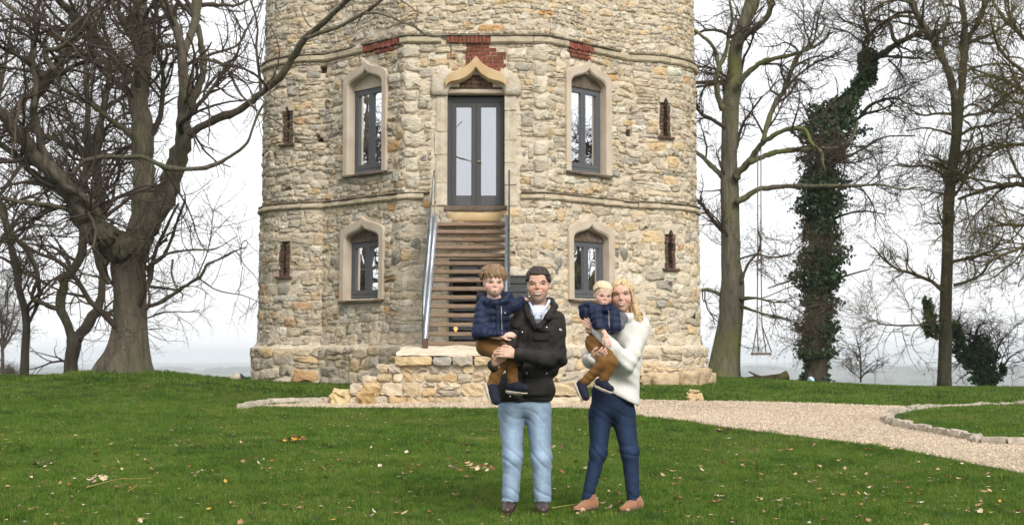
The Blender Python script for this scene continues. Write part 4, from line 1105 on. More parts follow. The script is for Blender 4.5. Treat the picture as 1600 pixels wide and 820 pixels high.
T([(270, 405, 4), (268, 425, 4), (272, 440, 4), (277, 452, 3)], -.3, -.7)
T([(172, 442, 12), (160, 428, 10), (152, 409, 10), (148, 392, 8), (144, 378, 7), (138, 358, 5)], -.7, -.2)
T([(166, 432, 5), (150, 432, 4), (130, 428, 3), (115, 434, 2)], -.6, -.2)
for tw in ([(402, 178, 3.4), (425, 186, 3.2), (445, 200, 3), (462, 214, 2.6), (478, 230, 2.2), (486, 246, 1.6)], [(474, 226, 2), (490, 222, 1.8), (504, 212, 1.4)], [(486, 43, 3), (476, 30, 2.2), (470, 12, 1.6)], [(573, 18, 3), (562, 30, 2), (556, 42, 1.4)],
           [(628, 34, 2.4), (646, 22, 2), (668, 20, 1.6), (682, 8, 1.3)], [(646, 41, 2.2), (652, 24, 1.8), (650, 8, 1.4)], [(560, -8, 3), (610, -6, 2.6), (634, 6, 2.2), (650, 18, 1.6), (660, 20, 1.2)], [(404, 150, 2.6), (416, 165, 2.2), (412, 185, 1.8), (400, 200, 1.4)], [(440, 195, 2), (455, 190, 1.6), (466, 194, 1.2)], [(420, 137, 2.4), (424, 150, 2), (440, 160, 1.5), (448, 158, 1.2)]):
    T(tw, .3, -3.2 if tw[0][0] > 470 else -2.0, sides=5, wob=.05)
oak.P = oak.P[:-10]; oak.R = oak.R[:-10]
def off_tower(p):
    d = p - np.array([0, 0, CAMZ]); u = CX + FPX * d[:, 0] / d[:, 1]
    return u < 428
oak.grow(165, 1200, 5200, (.9, 2.8), (.45, 1.4), (.2, .65), .06, n4=3600, r3=.0028, keep=off_tower)
# knot hole
p = at(200, 441, 26.1)
# ---- trees behind the oak on the left
t2 = Tree('slender_tree', 'slender bare tree with leaning forked stem at the far left edge of the lawn', 33, M['darkbark'], (38, 600))
T = t2.trace
T([(38, 606, 17), (38, 585, 15), (40, 540, 14), (41, 505, 13), (38, 480, 12), (29, 448, 12), (24, 415, 12), (16, 378, 12), (8, 345, 12), (0, 322, 11), (-10, 260, 9), (-5, 180, 7)], 0, 0, 'trunk', 36, .05, 10)
T([(44, 505, 6), (52, 490, 6), (60, 470, 6), (61, 445, 7), (56, 420, 7), (43, 394, 7), (30, 378, 7), (18, 364, 7)], -.6, 0)
t2.grow(30, 220, 1400, (.8, 2.2), (.4, 1.1), (.2, .5), .1)
t3 = Tree('twin_stemmed_tree', 'bare tree with a low V of two curved stems just left of the oak trunk', 32, M['darkbark'], (110, 588))
T = t3.trace
T([(110, 596, 27), (110, 585, 25), (112, 560, 22), (116, 534, 25), (118, 522, 22)], 0, 0, 'trunk', 16, .0, 12)
T([(114, 532, 17), (106, 510, 16), (97, 487, 16), (94, 470, 16), (98, 452, 16), (110, 428, 15), (124, 405, 15), (130, 380, 14), (129, 355, 13), (127, 330, 12), (131, 290, 12), (136, 250, 12), (137, 210, 11), (137, 160, 10), (134, 110, 8), (140, 60, 6)], .8, 0, n=40)
T([(120, 532, 20), (127, 518, 20), (136, 506, 20), (146, 493, 17), (155, 480, 15), (158, 458, 14), (160, 432, 13), (163, 400, 13), (158, 350, 15), (156, 300, 15), (150, 262, 16), (153, 225, 12), (158, 185, 11), (168, 140, 9), (165, 90, 7)], .5, 0, n=40)
T([(152, 486, 9), (165, 490, 8), (180, 484, 6), (195, 478, 4)], .5, .1)
T([(92, 483, 8), (78, 479, 8), (66, 474, 8), (56, 470, 8), (50, 462, 7), (58, 440, 7), (59, 425, 6), (50, 400, 5), (40, 380, 4)], -.6, 0)
T([(128, 338, 8), (112, 315, 8), (95, 300, 7), (70, 290, 6), (40, 285, 5)], 1, .4)
T([(150, 265, 12), (135, 245, 10), (115, 232, 9), (90, 220, 8), (60, 208, 7), (25, 200, 6)], 1, .3)
T([(152, 200, 9), (165, 170, 8), (182, 158, 8), (200, 148, 7), (230, 140, 5)], 1, .3)
t3.grow(85, 620, 3300, (.8, 2.6), (.4, 1.2), (.2, .55), .08, n4=2400, r3=.003)
t4 = Tree('bare_tree', 'bare twiggy tree farther back whose crown fills the gap left of the oak', 40, M['darkbark'], (-30, 600))
T = t4.trace
T([(-30, 606, 20), (-28, 560, 18), (-24, 480, 16), (-30, 380, 14), (-20, 280, 12), (-8, 180, 9), (10, 90, 6), (20, 20, 4)], 0, 0, 'trunk', 30, .1, 10)
T([(-24, 440, 8), (0, 380, 7), (30, 340, 6), (70, 300, 4)], 1, 0)
T([(-18, 330, 8), (10, 290, 7), (50, 240, 6), (110, 200, 4), (160, 180, 3)], 1, 0)
T([(-8, 230, 7), (30, 170, 6), (80, 110, 5), (120, 60, 3)], 1, 0)
t4.grow(65, 480, 2600, (1.2, 3.2), (.6, 1.5), (.25, .8), .08, n4=1800, r3=.003)
t5 = Tree('hazy_tree', 'rounded bare tree far beyond the lawn at the left edge', 95, M['twig'], (4, 590))
T = t5.trace
T([(4, 600, 7), (4, 560, 6), (3, 520, 5), (2, 480, 3)], 0, 0, 'trunk', 12, .1, 6)
for a, b in ((-30, 470), (25, 465), (12, 440), (-10, 435), (32, 495)): T([(4, 545, 4), ((4 + a) / 2 + 3, (545 + b) / 2, 3), (a, b, 1.5)], RNG.uniform(-2, 2), 0)
t5.grow(60, 420, 2400, (1.0, 2.6), (.6, 1.4), (.3, .8), .1, r3=.008)
t6 = Tree('low_scrub', 'low bare scrub below the lawn edge behind the slender tree', 60, M['twig'], (14, 600))
T = t6.trace
for a, b in ((-8, 590), (6, 584), (18, 588), (26, 592), (34, 594)): T([(12, 606, 2), ((12 + a) / 2, 600, 2), (a, b, 1)], RNG.uniform(-1, 1), 0, 'stem')
t6.grow(40, 240, 900, (.4, 1.0), (.3, .7), (.2, .4), .15, r3=.005); t6.root['category'] = 'shrub'

# ---- right: beech with the swing
be = Tree('beech_tree', 'tall grey barked beech beside the right turret with the rope swing hanging from it', 36, M['beechbark'], (1131, 588))
T = be.trace
T([(1130, 596, 62), (1131, 580, 54), (1134, 550, 47), (1139, 515, 42), (1142, 494, 40), (1143, 470, 42), (1145, 440, 38), (1142, 410, 32), (1142, 384, 32), (1141, 340, 31), (1140, 300, 31), (1139, 265, 28), (1139, 234, 26), (1141, 190, 28), (1142, 160, 28), (1148, 117, 25), (1149, 80, 23), (1156, 55, 21), (1165, 30, 21), (1176, 0, 25), (1186, -50, 18), (1200, -130, 10)], .3, 0, 'trunk', 70, .04, 24, flare=buttress(0, 6, .12, .7, 3))
T([(1148, 136, 11), (1135, 131, 10), (1119, 129, 9), (1100, 129, 7), (1084, 129, 6), (1060, 122, 4)], 1.0, .1)
T([(1152, 133, 11), (1166, 117, 10), (1178, 106, 9), (1189, 98, 9), (1210, 92, 8), (1228, 88, 7), (1244, 84, 6), (1262, 77, 6), (1277, 71, 5), (1293, 58, 4), (1297, 45, 3)], -1.4, -.2)
T([(1191, 222, 8), (1196, 205, 9), (1204, 178, 9), (1212, 160, 9), (1224, 144, 9), (1231, 125, 8), (1240, 101, 8), (1252, 82, 7), (1268, 68, 5), (1282, 55, 4), (1290, 38, 3)], .8, -.9)
T([(1148, 278, 15), (1158, 266, 13), (1174, 248, 11), (1184, 232, 9), (1196, 220, 9), (1215, 209, 8), (1236, 201, 8), (1252, 201, 7), (1261, 206, 6), (1267, 222, 6), (1283, 238, 6), (1286, 254, 4), (1290, 268, 2)], -1.8, -.2)
T([(1170, 254, 10), (1190, 246, 9), (1213, 238, 9), (1233, 235, 9), (1252, 234, 8), (1276, 233, 8), (1300, 231, 7), (1318, 226, 7), (1330, 218, 6), (1337, 203, 5), (1340, 190, 3)], .9, -.6)
T([(1150, 316, 12), (1165, 308, 10), (1178, 299, 9), (1189, 295, 9), (1212, 293, 8), (1236, 291, 8), (1275, 291, 7), (1314, 290, 6), (1345, 290, 5), (1377, 289, 4), (1410, 296, 3), (1440, 292, 2)], -2.0, -.2)
T([(1130, 276, 12), (1118, 266, 9), (1103, 250, 8), (1088, 238, 6), (1070, 228, 4)], .7, .1)
T([(1155, 72, 11), (1166, 55, 10), (1181, 43, 10), (1194, 32, 10), (1203, 18, 9), (1206, -5, 8), (1220, -50, 5)], -.9, -.1)
T([(1130, 172, 11), (1122, 150, 10), (1119, 120, 9), (1126, 100, 8), (1134, 82, 7), (1139, 55, 6), (1144, 30, 5), (1140, 0, 4)], -.7, -.2)
T([(1126, 115, 7), (1121, 95, 7), (1117, 78, 7), (1108, 66, 6), (1096, 55, 6), (1082, 45, 4)], -.4, -.3)
T([(1158, 468, 8), (1168, 466, 6), (1185, 466, 4), (1210, 472, 3), (1240, 470, 2)], -1.4, -.2)
T([(1158, 442, 5), (1164, 424, 5), (1172, 408, 4), (1186, 392, 4), (1188, 375, 3), (1185, 360, 2)], -.6, -.2)
T([(1125, 460, 7), (1112, 454, 6), (1100, 452, 5), (1085, 458, 3)], .4, 0)
T([(1158, 478, 6), (1180, 486, 4), (1215, 496, 3), (1250, 505, 2)], -1.6, -.2)
T([(1156, 405, 4), (1180, 398, 3), (1210, 402, 3), (1240, 396, 2)], -1.2, -.2)
right_of = lambda p: ~((p[:, 0] < 4.55) & (p[:, 1] < 34.0))
be.grow(120, 950, 5800, (.8, 2.6), (.4, 1.2), (.2, .55), .02, keep=right_of, n4=5500, r3=.003)
tp = be.tips; tp = tp[RNG.random(len(tp)) < .30]; be.leaves('dead_leaves', tp + RNG.normal(0, .02, tp.shape), .021, M['deadleaf'])
sel = be.B[(be.B[:, 0, 2] < 5.2) & (be.B[:, 0, 0] > 5.4)]
if len(sel):
    q = np.repeat(sel.reshape(-1, 3), 1, 0); be.leaves('low_dead_leaves', q + RNG.normal(0, .08, q.shape), .022, M['deadleaf'])

# ---- ivy-clad tree
iv = Tree('ivy_clad_tree', 'leaning bare tree with its trunk wrapped in dark green ivy, right of the beech', 37, M['darkbark'], (1275, 590))
T = iv.trace
TP = T([(1273, 598, 46), (1274, 585, 38), (1276, 560, 34), (1278, 500, 32), (1278, 420, 32), (1280, 340, 31), (1284, 280, 30), (1290, 230, 29), (1303, 190, 27), (1322, 165, 24), (1340, 140, 22), (1350, 115, 20), (1355, 92, 18)], .2, 0, 'trunk', 50, .05, 16, flare=buttress(0, 5, .1, .5, 4))
T([(1354, 96, 15), (1362, 92, 13), (1371, 88, 12), (1388, 78, 11), (1404, 67, 10), (1420, 59, 9), (1432, 53, 9), (1448, 50, 8), (1462, 50, 7), (1474, 43, 6), (1484, 25, 4)], -1.0, .2)
T([(1402, 68, 8), (1394, 55, 7), (1392, 40, 6), (1380, 34, 5), (1355, 32, 4)], .6, -.4)
T([(1356, 92, 9), (1350, 70, 7), (1358, 55, 6), (1352, 35, 5), (1345, 10, 4)], -.5, .2)
T([(1366, 92, 5), (1385, 88, 5), (1400, 90, 4), (1425, 90, 3), (1450, 94, 2)], -.6, .2)
T([(1388, 93, 4), (1400, 105, 3), (1408, 115, 3), (1414, 130, 2)], -.4, 0)
T([(1342, 185, 6), (1360, 165, 6), (1385, 155, 5), (1405, 155, 4), (1412, 162, 3)], -.8, .2)
T([(1334, 190, 6), (1352, 178, 5), (1376, 172, 4), (1400, 160, 3)], -.8, .2)
T([(1296, 345, 5), (1320, 335, 4), (1350, 330, 3), (1385, 335, 2)], -.8, .1)
T([(1296, 260, 5), (1335, 240, 4), (1380, 215, 3), (1430, 212, 2)], -.8, .1)
T([(1260, 430, 4), (1230, 440, 3), (1200, 450, 2)], -.5, .1)
T([(1296, 440, 4), (1325, 430, 3), (1360, 420, 2)], -.5, .1)
iv.grow(62, 480, 2600, (.7, 2.4), (.4, 1.2), (.2, .5), .02, n4=2000, r3=.003, only=list(range(1, 9)))
def ivy_shell(prof, n, Yc, dens=1.0):
    """leaf points round the trunk; prof rows: (py, left px, right px)"""
    prof = np.array(prof, float); py = RNG.uniform(prof[:, 0].min(), prof[:, 0].max(), n)
    o = np.argsort(prof[:, 0]); l = np.interp(py, prof[o, 0], prof[o, 1]); r = np.interp(py, prof[o, 0], prof[o, 2])
    lump = .62 + .30 * np.sin(py * .11 + 1) * np.sin(py * .053) + .14 * np.sin(py * .31)
    th = RNG.uniform(0, 2 * PI, n); rad = np.sqrt(RNG.uniform(.30, 1, n)) * (lump + .22 * np.sin(th * 3 + py * .07) + RNG.normal(0, .10, n))
    cx_, hw = (l + r) / 2, (r - l) / 2
    C = np.array([at(cx_[i], py[i], Yc) for i in range(n)]); k_ = hw / FPX * Yc
    C[:, 0] += k_ * rad * np.cos(th); C[:, 1] += k_ * rad * np.sin(th); C[:, 2] += RNG.normal(0, .05, n)
    return C
C = ivy_shell([(598, 1246, 1302), (580, 1242, 1304), (560, 1242, 1306), (520, 1244, 1314), (470, 1240, 1318), (420, 1236, 1326), (380, 1238, 1330), (340, 1240, 1322), (300, 1238, 1330), (260, 1236, 1335), (215, 1238, 1345), (185, 1246, 1352), (165, 1262, 1356), (150, 1300, 1362), (130, 1328, 1368), (105, 1338, 1374), (84, 1344, 1372)], 22000, 37.1)
iv.leaves('ivy', C, .062, M['ivy'])
C2 = C[RNG.choice(len(C), 60)]; C2 = C2[(C2[:, 2] > 3.0) & (C2[:, 2] < 6.4)]; iv.leaves('dead_leaves', C2 + RNG.normal(0, .16, C2.shape), .04, M['deadleaf'])

# ---- tall thin tree near the right edge
t7 = Tree('forked_tree', 'tall thin bare tree forking high up, second trunk from the right edge', 36, M['oakbark'], (1476, 597))
T = t7.trace
T([(1476, 606, 25), (1476, 585, 23), (1477, 540, 22), (1477, 500, 21), (1478, 450, 20), (1480, 400, 19), (1481, 350, 19), (1483, 310, 19), (1488, 265, 17), (1494, 219, 17), (1496, 185, 19), (1496, 164, 22), (1496, 150, 20)], 0, 0, 'trunk', 44, .03, 14, flare=buttress(0, 5, .08, .5, 6), m=M['darkbark'])
T([(1494, 166, 15), (1489, 138, 13), (1481, 110, 13), (1470, 86, 13), (1459, 66, 14), (1447, 47, 14), (1436, 28, 12), (1427, 10, 12), (1418, -20, 10), (1400, -80, 6)], -.8, 0)
T([(1498, 166, 15), (1503, 130, 13), (1505, 100, 14), (1507, 75, 15), (1507, 50, 12), (1506, 20, 10), (1501, -5, 9), (1498, -70, 6)], .7, 0)
T([(1507, 66, 10), (1515, 56, 10), (1524, 44, 10), (1534, 22, 10), (1542, -3, 9), (1560, -60, 6)], -.8, .3)
T([(1449, 50, 6), (1462, 52, 6), (1472, 46, 5), (1480, 32, 4), (1485, 18, 3)], -.4, -.5)
T([(1490, 446, 5), (1508, 440, 5), (1528, 432, 4), (1540, 420, 4), (1546, 408, 3), (1565, 400, 2)], -.8, 0)
T([(1474, 512, 4), (1455, 508, 4), (1430, 508, 3), (1395, 508, 3), (1370, 505, 2)], -.8, 0)
T([(1488, 210, 5), (1470, 205, 4), (1445, 200, 3), (1415, 205, 2)], -.6, 0)
T([(1500, 212, 5), (1520, 200, 5), (1545, 196, 4), (1580, 185, 3)], .6, 0)
T([(1504, 115, 5), (1525, 105, 4), (1560, 100, 3), (1600, 108, 2)], .6, 0)
t7.grow(115, 950, 5600, (.7, 2.4), (.4, 1.1), (.2, .55), .04, mats=M['lichenbark'], n4=4200, r3=.003)
tp = t7.tips; tp = tp[RNG.random(len(tp)) < .12]; t7.leaves('late_leaves', tp, .024, M['greenleaf'])
# ---- tree standing outside the right edge, its limbs come into view
t8 = Tree('spreading_tree', 'lichen covered spreading tree at the right edge with limbs reaching in over the lawn', 34, M['lichenbark'], (1690, 600))
T = t8.trace
T([(1690, 612, 60), (1690, 560, 46), (1688, 480, 40), (1690, 380, 38), (1692, 280, 34), (1685, 180, 28), (1680, 80, 22), (1670, -20, 16), (1660, -120, 9)], 0, 0, 'trunk', 44, .05, 16, flare=buttress(0, 6, .12, .7, 8))
T([(1688, 300, 14), (1650, 292, 12), (1620, 288, 11), (1598, 288, 10), (1572, 289, 9), (1548, 294, 8), (1530, 300, 7), (1512, 306, 6), (1498, 311, 5)], 1.2, 0)
T([(1686, 210, 14), (1650, 180, 11), (1610, 150, 8), (1575, 128, 7), (1545, 118, 5), (1520, 122, 3)], -1, 0)
T([(1684, 130, 13), (1640, 95, 10), (1600, 60, 8), (1570, 30, 7), (1550, 0, 5), (1540, -30, 4)], .8, 0)
T([(1683, 140, 10), (1640, 130, 8), (1600, 112, 7), (1568, 85, 6), (1555, 60, 5), (1548, 30, 4)], -1.4, 0)
T([(1688, 390, 12), (1650, 380, 9), (1615, 378, 7), (1585, 392, 5), (1560, 400, 4), (1535, 415, 2)], -.8, 0)
T([(1688, 250, 12), (1640, 235, 9), (1600, 226, 7), (1565, 230, 5), (1540, 245, 3)], .9, 0)
T([(1688, 330, 10), (1640, 345, 8), (1600, 352, 6), (1570, 350, 4), (1545, 340, 2)], .7, 0)
T([(1690, 230, 14), (1740, 180, 12), (1790, 120, 8), (1830, 40, 4)], .7, 0)
T([(1690, 330, 14), (1740, 300, 12), (1800, 280, 8), (1850, 240, 4)], -1, 0)
t8.grow(170, 1400, 8000, (.8, 2.6), (.4, 1.2), (.2, .6), .02, mats=M['lichenbark'], n4=5500, r3=.003)
tp = t8.tips; tp = tp[RNG.random(len(tp)) < .16]; t8.leaves('late_leaves', tp, .026, M['greenleaf'])
# ---- ivy bush at the forked tree's foot
bu = Tree('ivy_bush', 'dark ivy covered bush with bare stems leaning right of the forked tree', 37.5, M['darkbark'], (1545, 602))
T = bu.trace
T([(1548, 606, 6), (1530, 575, 6), (1510, 545, 5), (1495, 520, 4)], .2, 0, 'stem'); T([(1548, 606, 6), (1538, 565, 5), (1528, 540, 4), (1524, 520, 3), (1532, 505, 2)], .4, 0, 'stem')
T([(1552, 606, 5), (1566, 580, 4), (1576, 560, 3), (1600, 545, 2)], 0, 0, 'stem'); T([(1545, 606, 5), (1555, 570, 4), (1560, 540, 3), (1575, 520, 2)], .4, 0, 'stem')
bu.grow(60, 340, 1500, (.5, 1.6), (.3, .8), (.15, .4), .1)
C = np.concatenate([ivy_shell([(606, 1520, 1562), (580, 1502, 1572), (560, 1500, 1560), (545, 1508, 1556), (530, 1520, 1548)], 2600, 37.5), ivy_shell([(575, 1500, 1526), (545, 1484, 1520), (520, 1482, 1508), (505, 1484, 1500)], 1000, 37.4), ivy_shell([(584, 1555, 1578), (570, 1560, 1574)], 200, 37.3)])
bu.leaves('ivy', C, .055, M['ivy']); bu.root['category'] = 'bush'
C = ivy_shell([(525, 1446, 1470), (505, 1438, 1470), (485, 1436, 1464), (470, 1440, 1456)], 1100, 36.0); t7.leaves('ivy', C, .055, M['ivy'])
sa = Tree('sapling', 'thin bare sapling between the ivy clad trunk and the forked tree', 37, M['darkbark'], (1345, 592))
T = sa.trace
T([(1345, 597, 3), (1345, 575, 3), (1344, 555, 2.5), (1340, 535, 2)], 0, 0, 'trunk', 12, .05, 6)
T([(1345, 592, 2), (1352, 582, 2), (1362, 576, 1.2)], 0, 0, 'stem'); T([(1345, 592, 2), (1338, 585, 1.5), (1330, 580, 1)], 0, 0, 'stem')
sa.grow(26, 110, 300, (.3, .9), (.2, .5), (.1, .3), .15)

# ---- swing hanging from the beech
M['rope'] = mat('swing_rope', (.20, .17, .13), scale=30, rough=.95)
sw = thing('rope_swing', at(1188, 552, 35.3), 'wooden plank swing on two long ropes under the beech', 'swing')
yb = 35.25
ho = at(1184, 264, yb); top = at(1185, 250, yb)
sl_, sr_ = at(1178, 552, yb - .1), at(1199, 552, yb + .25)
for (a, px0) in ((sl_, 1184), (sr_, 1189)):
    tpt = at(px0, 232, yb + (.1 if px0 > 1185 else 0)); mid = at((px0 * .5 + (1182 if a is sl_ else 1192) * .5), 508, yb)
    mb = MB(); mb.tube([tpt, mid * .0 + at(px0, 400, yb), mid], .015, 6); mb.tube([mid, a + [-.03, 0, .03]], .015, 6); mb.tube([mid, a + [.12, .1, .03]], .015, 6); mb.build('rope', M['rope'], sw)
mb = MB(); mb.box(sl_ + [-.05, -.10, -.035], sl_ + [.40, .14, .02], bev=.006); mb.build('seat', M['timber'], sw)
# ---- fallen log, ball, boulder
lg = thing('fallen_log', at(1200, 590, 35.3), 'knobbly brown fallen log lying on the grass right of the beech', 'log')
mb = MB(); P = np.array([at(x, 590, 35.3) for x in (1166, 1180, 1195, 1208, 1222, 1232)]); P[:, 2] = gz(P[:, 0], P[:, 1]) + np.array([.03, .05, .05, .08, .10, .13]); mb.tube(catmull(P, 16), np.interp(np.linspace(0, 1, 16), [0, .3, .6, 1], [.035, .07, .09, .12]), 10); mb.build('trunk', M['darkbark'], lg, True)
mb = MB(); P = np.array([at(x, 590, 35.2) for x in (1212, 1222, 1231)]); P[:, 2] = gz(P[:, 0], P[:, 1]) + np.array([.06, .13, .2]); mb.tube(P, [.07, .09, .10], 10); mb.build('stub', M['lichenbark'], lg, True)
mb = MB(); P = np.array([at(x, 590, 35.2) for x in (1195, 1180, 1170)]); P[:, 2] = gz(P[:, 0], P[:, 1]) + np.array([.05, .13, .2]); mb.tube(P, [.04, .03, .015], 6); mb.build('stub', M['lichenbark'], lg, True)
def uvsphere(c, r, n=16, m=10, sc=(1, 1, 1)):
    V = []; F = []
    for i in range(m + 1):
        for j in range(n):
            a, b = i / m * PI, j / n * 2 * PI; V.append((c[0] + r * sc[0] * math.sin(a) * math.cos(b), c[1] + r * sc[1] * math.sin(a) * math.sin(b), c[2] + r * sc[2] * math.cos(a)))
    for i in range(m):
        for j in range(n): F.append((i * n + j, (i + 1) * n + j, (i + 1) * n + (j + 1) % n, i * n + (j + 1) % n))
    return np.array(V), F
bp = at(1267, 590, 35.0); bp[2] = float(gz(bp[0], bp[1])) + .10; bl = thing('ball', bp - [0, 0, .09], 'white and light blue play ball on the grass before the ivy clad trunk', 'ball')
V, F = uvsphere(bp, .085, 20, 12); cc = np.where((np.sin((V[:, 0] - bp[0]) * 40 + (V[:, 2] - bp[2]) * 34) > 0)[:, None], [.75, .78, .8], [.16, .42, .62])
M['ball'] = mat('ball_plastic', [(0, (1, 1, 1)), (1, (1, 1, 1))], tint=True, rough=.35); mesh_obj('ball_skin', V, F, M['ball'], bl, True, {'tint': cc})
bo = thing('boulder', at(371, 594, 31.5), 'small pale boulder with a dark spike on the grass left of the tower foot', 'boulder')
V, F = uvsphere(at(369, 591, 31.5), .13, 12, 8, (1.05, .9, .85)); V += RNG.normal(0, .012, V.shape); mesh_obj('rock', V, F, M['dressed_pale'], bo, True)
mb = MB(); a = at(382, 596, 31.4); mb.tube([a, a + [-.03, 0, .09], a + [-.09, .02, .17]], [.035, .04, .012], 8); mb.build('dark_spike', flat('dark_metal', (.02, .025, .03)), bo, True)

# MIRRORED: two more big trees beyond the frame on either side; the tower's oblique windows reflect their branches
def copy_tree(src, name, loc, rz, label):
    r = src.copy(); COL.objects.link(r); r.name = name; r.location = loc; r.rotation_euler = (0, 0, rz); r['label'] = label
    for ch in src.children:
        c = ch.copy(); COL.objects.link(c); c.parent = r
copy_tree(oak.root, 'oak_tree', (15.8, 30.2, .3), 2.4, 'big bare oak standing beyond the right edge, mirrored in the right hand windows')
copy_tree(oak.root, 'oak_tree', (-17.0, 31.0, .3), 1.0, 'big bare oak standing beyond the left edge, mirrored in the left hand windows')

# hedgerow trees and woods on the far hills (too far to tell one from another)
M['farwood'] = mat('distant_winter_wood', [(.3, (.03, .04, .025)), (.7, (.07, .075, .045))], scale=.02, rough=.95)
mb = MB()
for i in range(420):
    yy = RNG.choice([2500., 2950., 3250., 3500.]) + RNG.normal(0, 60); xx = RNG.uniform(-.42, .42) * yy
    xx += 40 * math.sin(xx / 37.); big = RNG.random() < .10; wd = RNG.uniform(8, 30) * (1.3 if big else 1); hg = RNG.uniform(4, 8) * (1.7 if big else 1)
    V, F = uvsphere((xx, yy, float(gz(xx, yy))), 1.0, 8, 6, (wd, wd * .6, hg)); V = V + RNG.normal(0, .09, V.shape) * np.array([wd, wd, hg]); mb.add(V, F)
mb.build('distant_trees', M['farwood'], kind='stuff')
# ================================================================== grass blades, pebbles, fallen leaves
from math import floor
def in_poly(x, y, poly):
    ins = np.zeros(x.shape, bool); n = len(poly)
    for i in range(n):
        x0, y0 = poly[i]; x1, y1 = poly[(i + 1) % n]
        c = ((y0 > y) != (y1 > y)); xi = (x1 - x0) * (y - y0) / (y1 - y0 + 1e-12) + x0; ins ^= c & (x < xi)
    return ins
drive_poly = np.vstack([nN[:, :2], nF_[::-1, :2]]); isl_poly = isl[:, :2]
so = np.linspace(-SMAX, SMAX, 240)[:-1]; tower_poly = wall_pt(so, 0.3, .12)[:, :2]
land_poly = np.array([(LX0 - .35, LY0 - .05), (LX1 + .5, LY0 - .05), (LX1 + .5, 29), (LX0 - .35, 29)])
def lawn_mask(x, y):
    m = ~in_poly(x, y, drive_poly) | in_poly(x, y, ctr + (isl_poly - ctr) * .93)
    return m & ~in_poly(x, y, tower_poly) & ~in_poly(x, y, land_poly) & (np.hypot(x - OAKX, y - OAKY) > .62)
def scatter(y0, y1, dens, margin=.4):
    n = int(dens * (y1 - y0) * (.72 * (y0 + y1) / 2 + 2 * margin) * 1.02)
    y = np.sqrt(RNG.uniform(y0 ** 2, y1 ** 2, n)); x = RNG.uniform(-1, 1, n) * (.36 * y + margin)
    k_ = lawn_mask(x, y); x, y = x[k_], y[k_]
    z = gz(x, y) + np.where(in_poly(x, y, isl_poly), .04, 0)
    return np.column_stack([x, y, z])
def grass_mat():
    m = bpy.data.materials.new('grass_blade'); m.use_nodes = True; t = m.node_tree; N = t.nodes; L = t.links; b = N['Principled BSDF']
    b.inputs['Roughness'].default_value = .55; b.inputs['Specular IOR Level'].default_value = .25
    oi = N.new('ShaderNodeObjectInfo'); g = N.new('ShaderNodeNewGeometry')
    n = N.new('ShaderNodeTexNoise'); n.inputs['Scale'].default_value = .9; n.inputs['Detail'].default_value = 9; n.inputs['Roughness'].default_value = .68; L.new(g.outputs['Position'], n.inputs['Vector'])
    ad = N.new('ShaderNodeMath'); ad.operation = 'MULTIPLY_ADD'; ad.inputs[1].default_value = .5; L.new(oi.outputs['Random'], ad.inputs[0]); 
    sb = N.new('ShaderNodeMath'); sb.operation = 'SUBTRACT'; sb.inputs[1].default_value = .25; L.new(n.outputs['Fac'], sb.inputs[0]); L.new(sb.outputs[0], ad.inputs[2])
    r = N.new('ShaderNodeValToRGB'); ramp_set(r, [(.16, (.022, .054, .006)), (.36, (.066, .136, .011)), (.56, (.110, .192, .018)), (.76, (.155, .21, .038)), (.93, (.26, .235, .09))]); L.new(ad.outputs[0], r.inputs[0])
    n3 = N.new('ShaderNodeTexNoise'); n3.inputs['Scale'].default_value = .33; n3.inputs['Detail'].default_value = 7; n3.inputs['Roughness'].default_value = .7; L.new(g.outputs['Position'], n3.inputs['Vector'])
    m3 = N.new('ShaderNodeMapRange'); m3.inputs['From Min'].default_value = .52; m3.inputs['From Max'].default_value = .72; m3.inputs['To Max'].default_value = .55; L.new(n3.outputs['Fac'], m3.inputs['Value'])
    x3 = N.new('ShaderNodeMix'); x3.data_type = 'RGBA'; L.new(m3.outputs[0], x3.inputs[0]); L.new(r.outputs[0], x3.inputs[6]); x3.inputs[7].default_value = (.13, .135, .03, 1); L.new(x3.outputs[2], b.inputs['Base Color'])
    o = N['Material Output']; tl = N.new('ShaderNodeBsdfTranslucent'); L.new(r.outputs[0], tl.inputs[0]); x = N.new('ShaderNodeMixShader'); x.inputs[0].default_value = .25
    L.new(b.outputs[0], x.inputs[1]); L.new(tl.outputs[0], x.inputs[2]); L.new(x.outputs[0], o.inputs[0]); return m
M['grass'] = grass_mat()
def tuft(name, nb, spread, h, wd, seed):
    r = np.random.default_rng(seed); V, F = [], []
    for q in range(nb):
        a = r.uniform(0, 2 * PI); d = spread * math.sqrt(r.uniform()); x, y = d * math.cos(a), d * math.sin(a)
        b = r.uniform(0, 2 * PI); hh = h * r.uniform(.55, 1.2); lean = hh * r.uniform(.1, .75); w_ = wd * r.uniform(.7, 1.2); lx, ly = math.cos(b) * lean, math.sin(b) * lean
        c = r.uniform(0, 2 * PI); ox, oy = math.cos(c) * w_ / 2, math.sin(c) * w_ / 2; i = len(V)
        V += [(x - ox, y - oy, -.005), (x + ox, y + oy, -.005), (x + lx * .35 + ox * .8, y + ly * .35 + oy * .8, hh * .6), (x + lx * .35 - ox * .8, y + ly * .35 - oy * .8, hh * .6), (x + lx, y + ly, hh)]
        F += [(i, i + 1, i + 2, i + 3), (i + 3, i + 2, i + 4)]
    me = bpy.data.meshes.new(name); me.from_pydata(V, [], F); me.update(); me.materials.append(M['grass']); return bpy.data.objects.new(name, me)
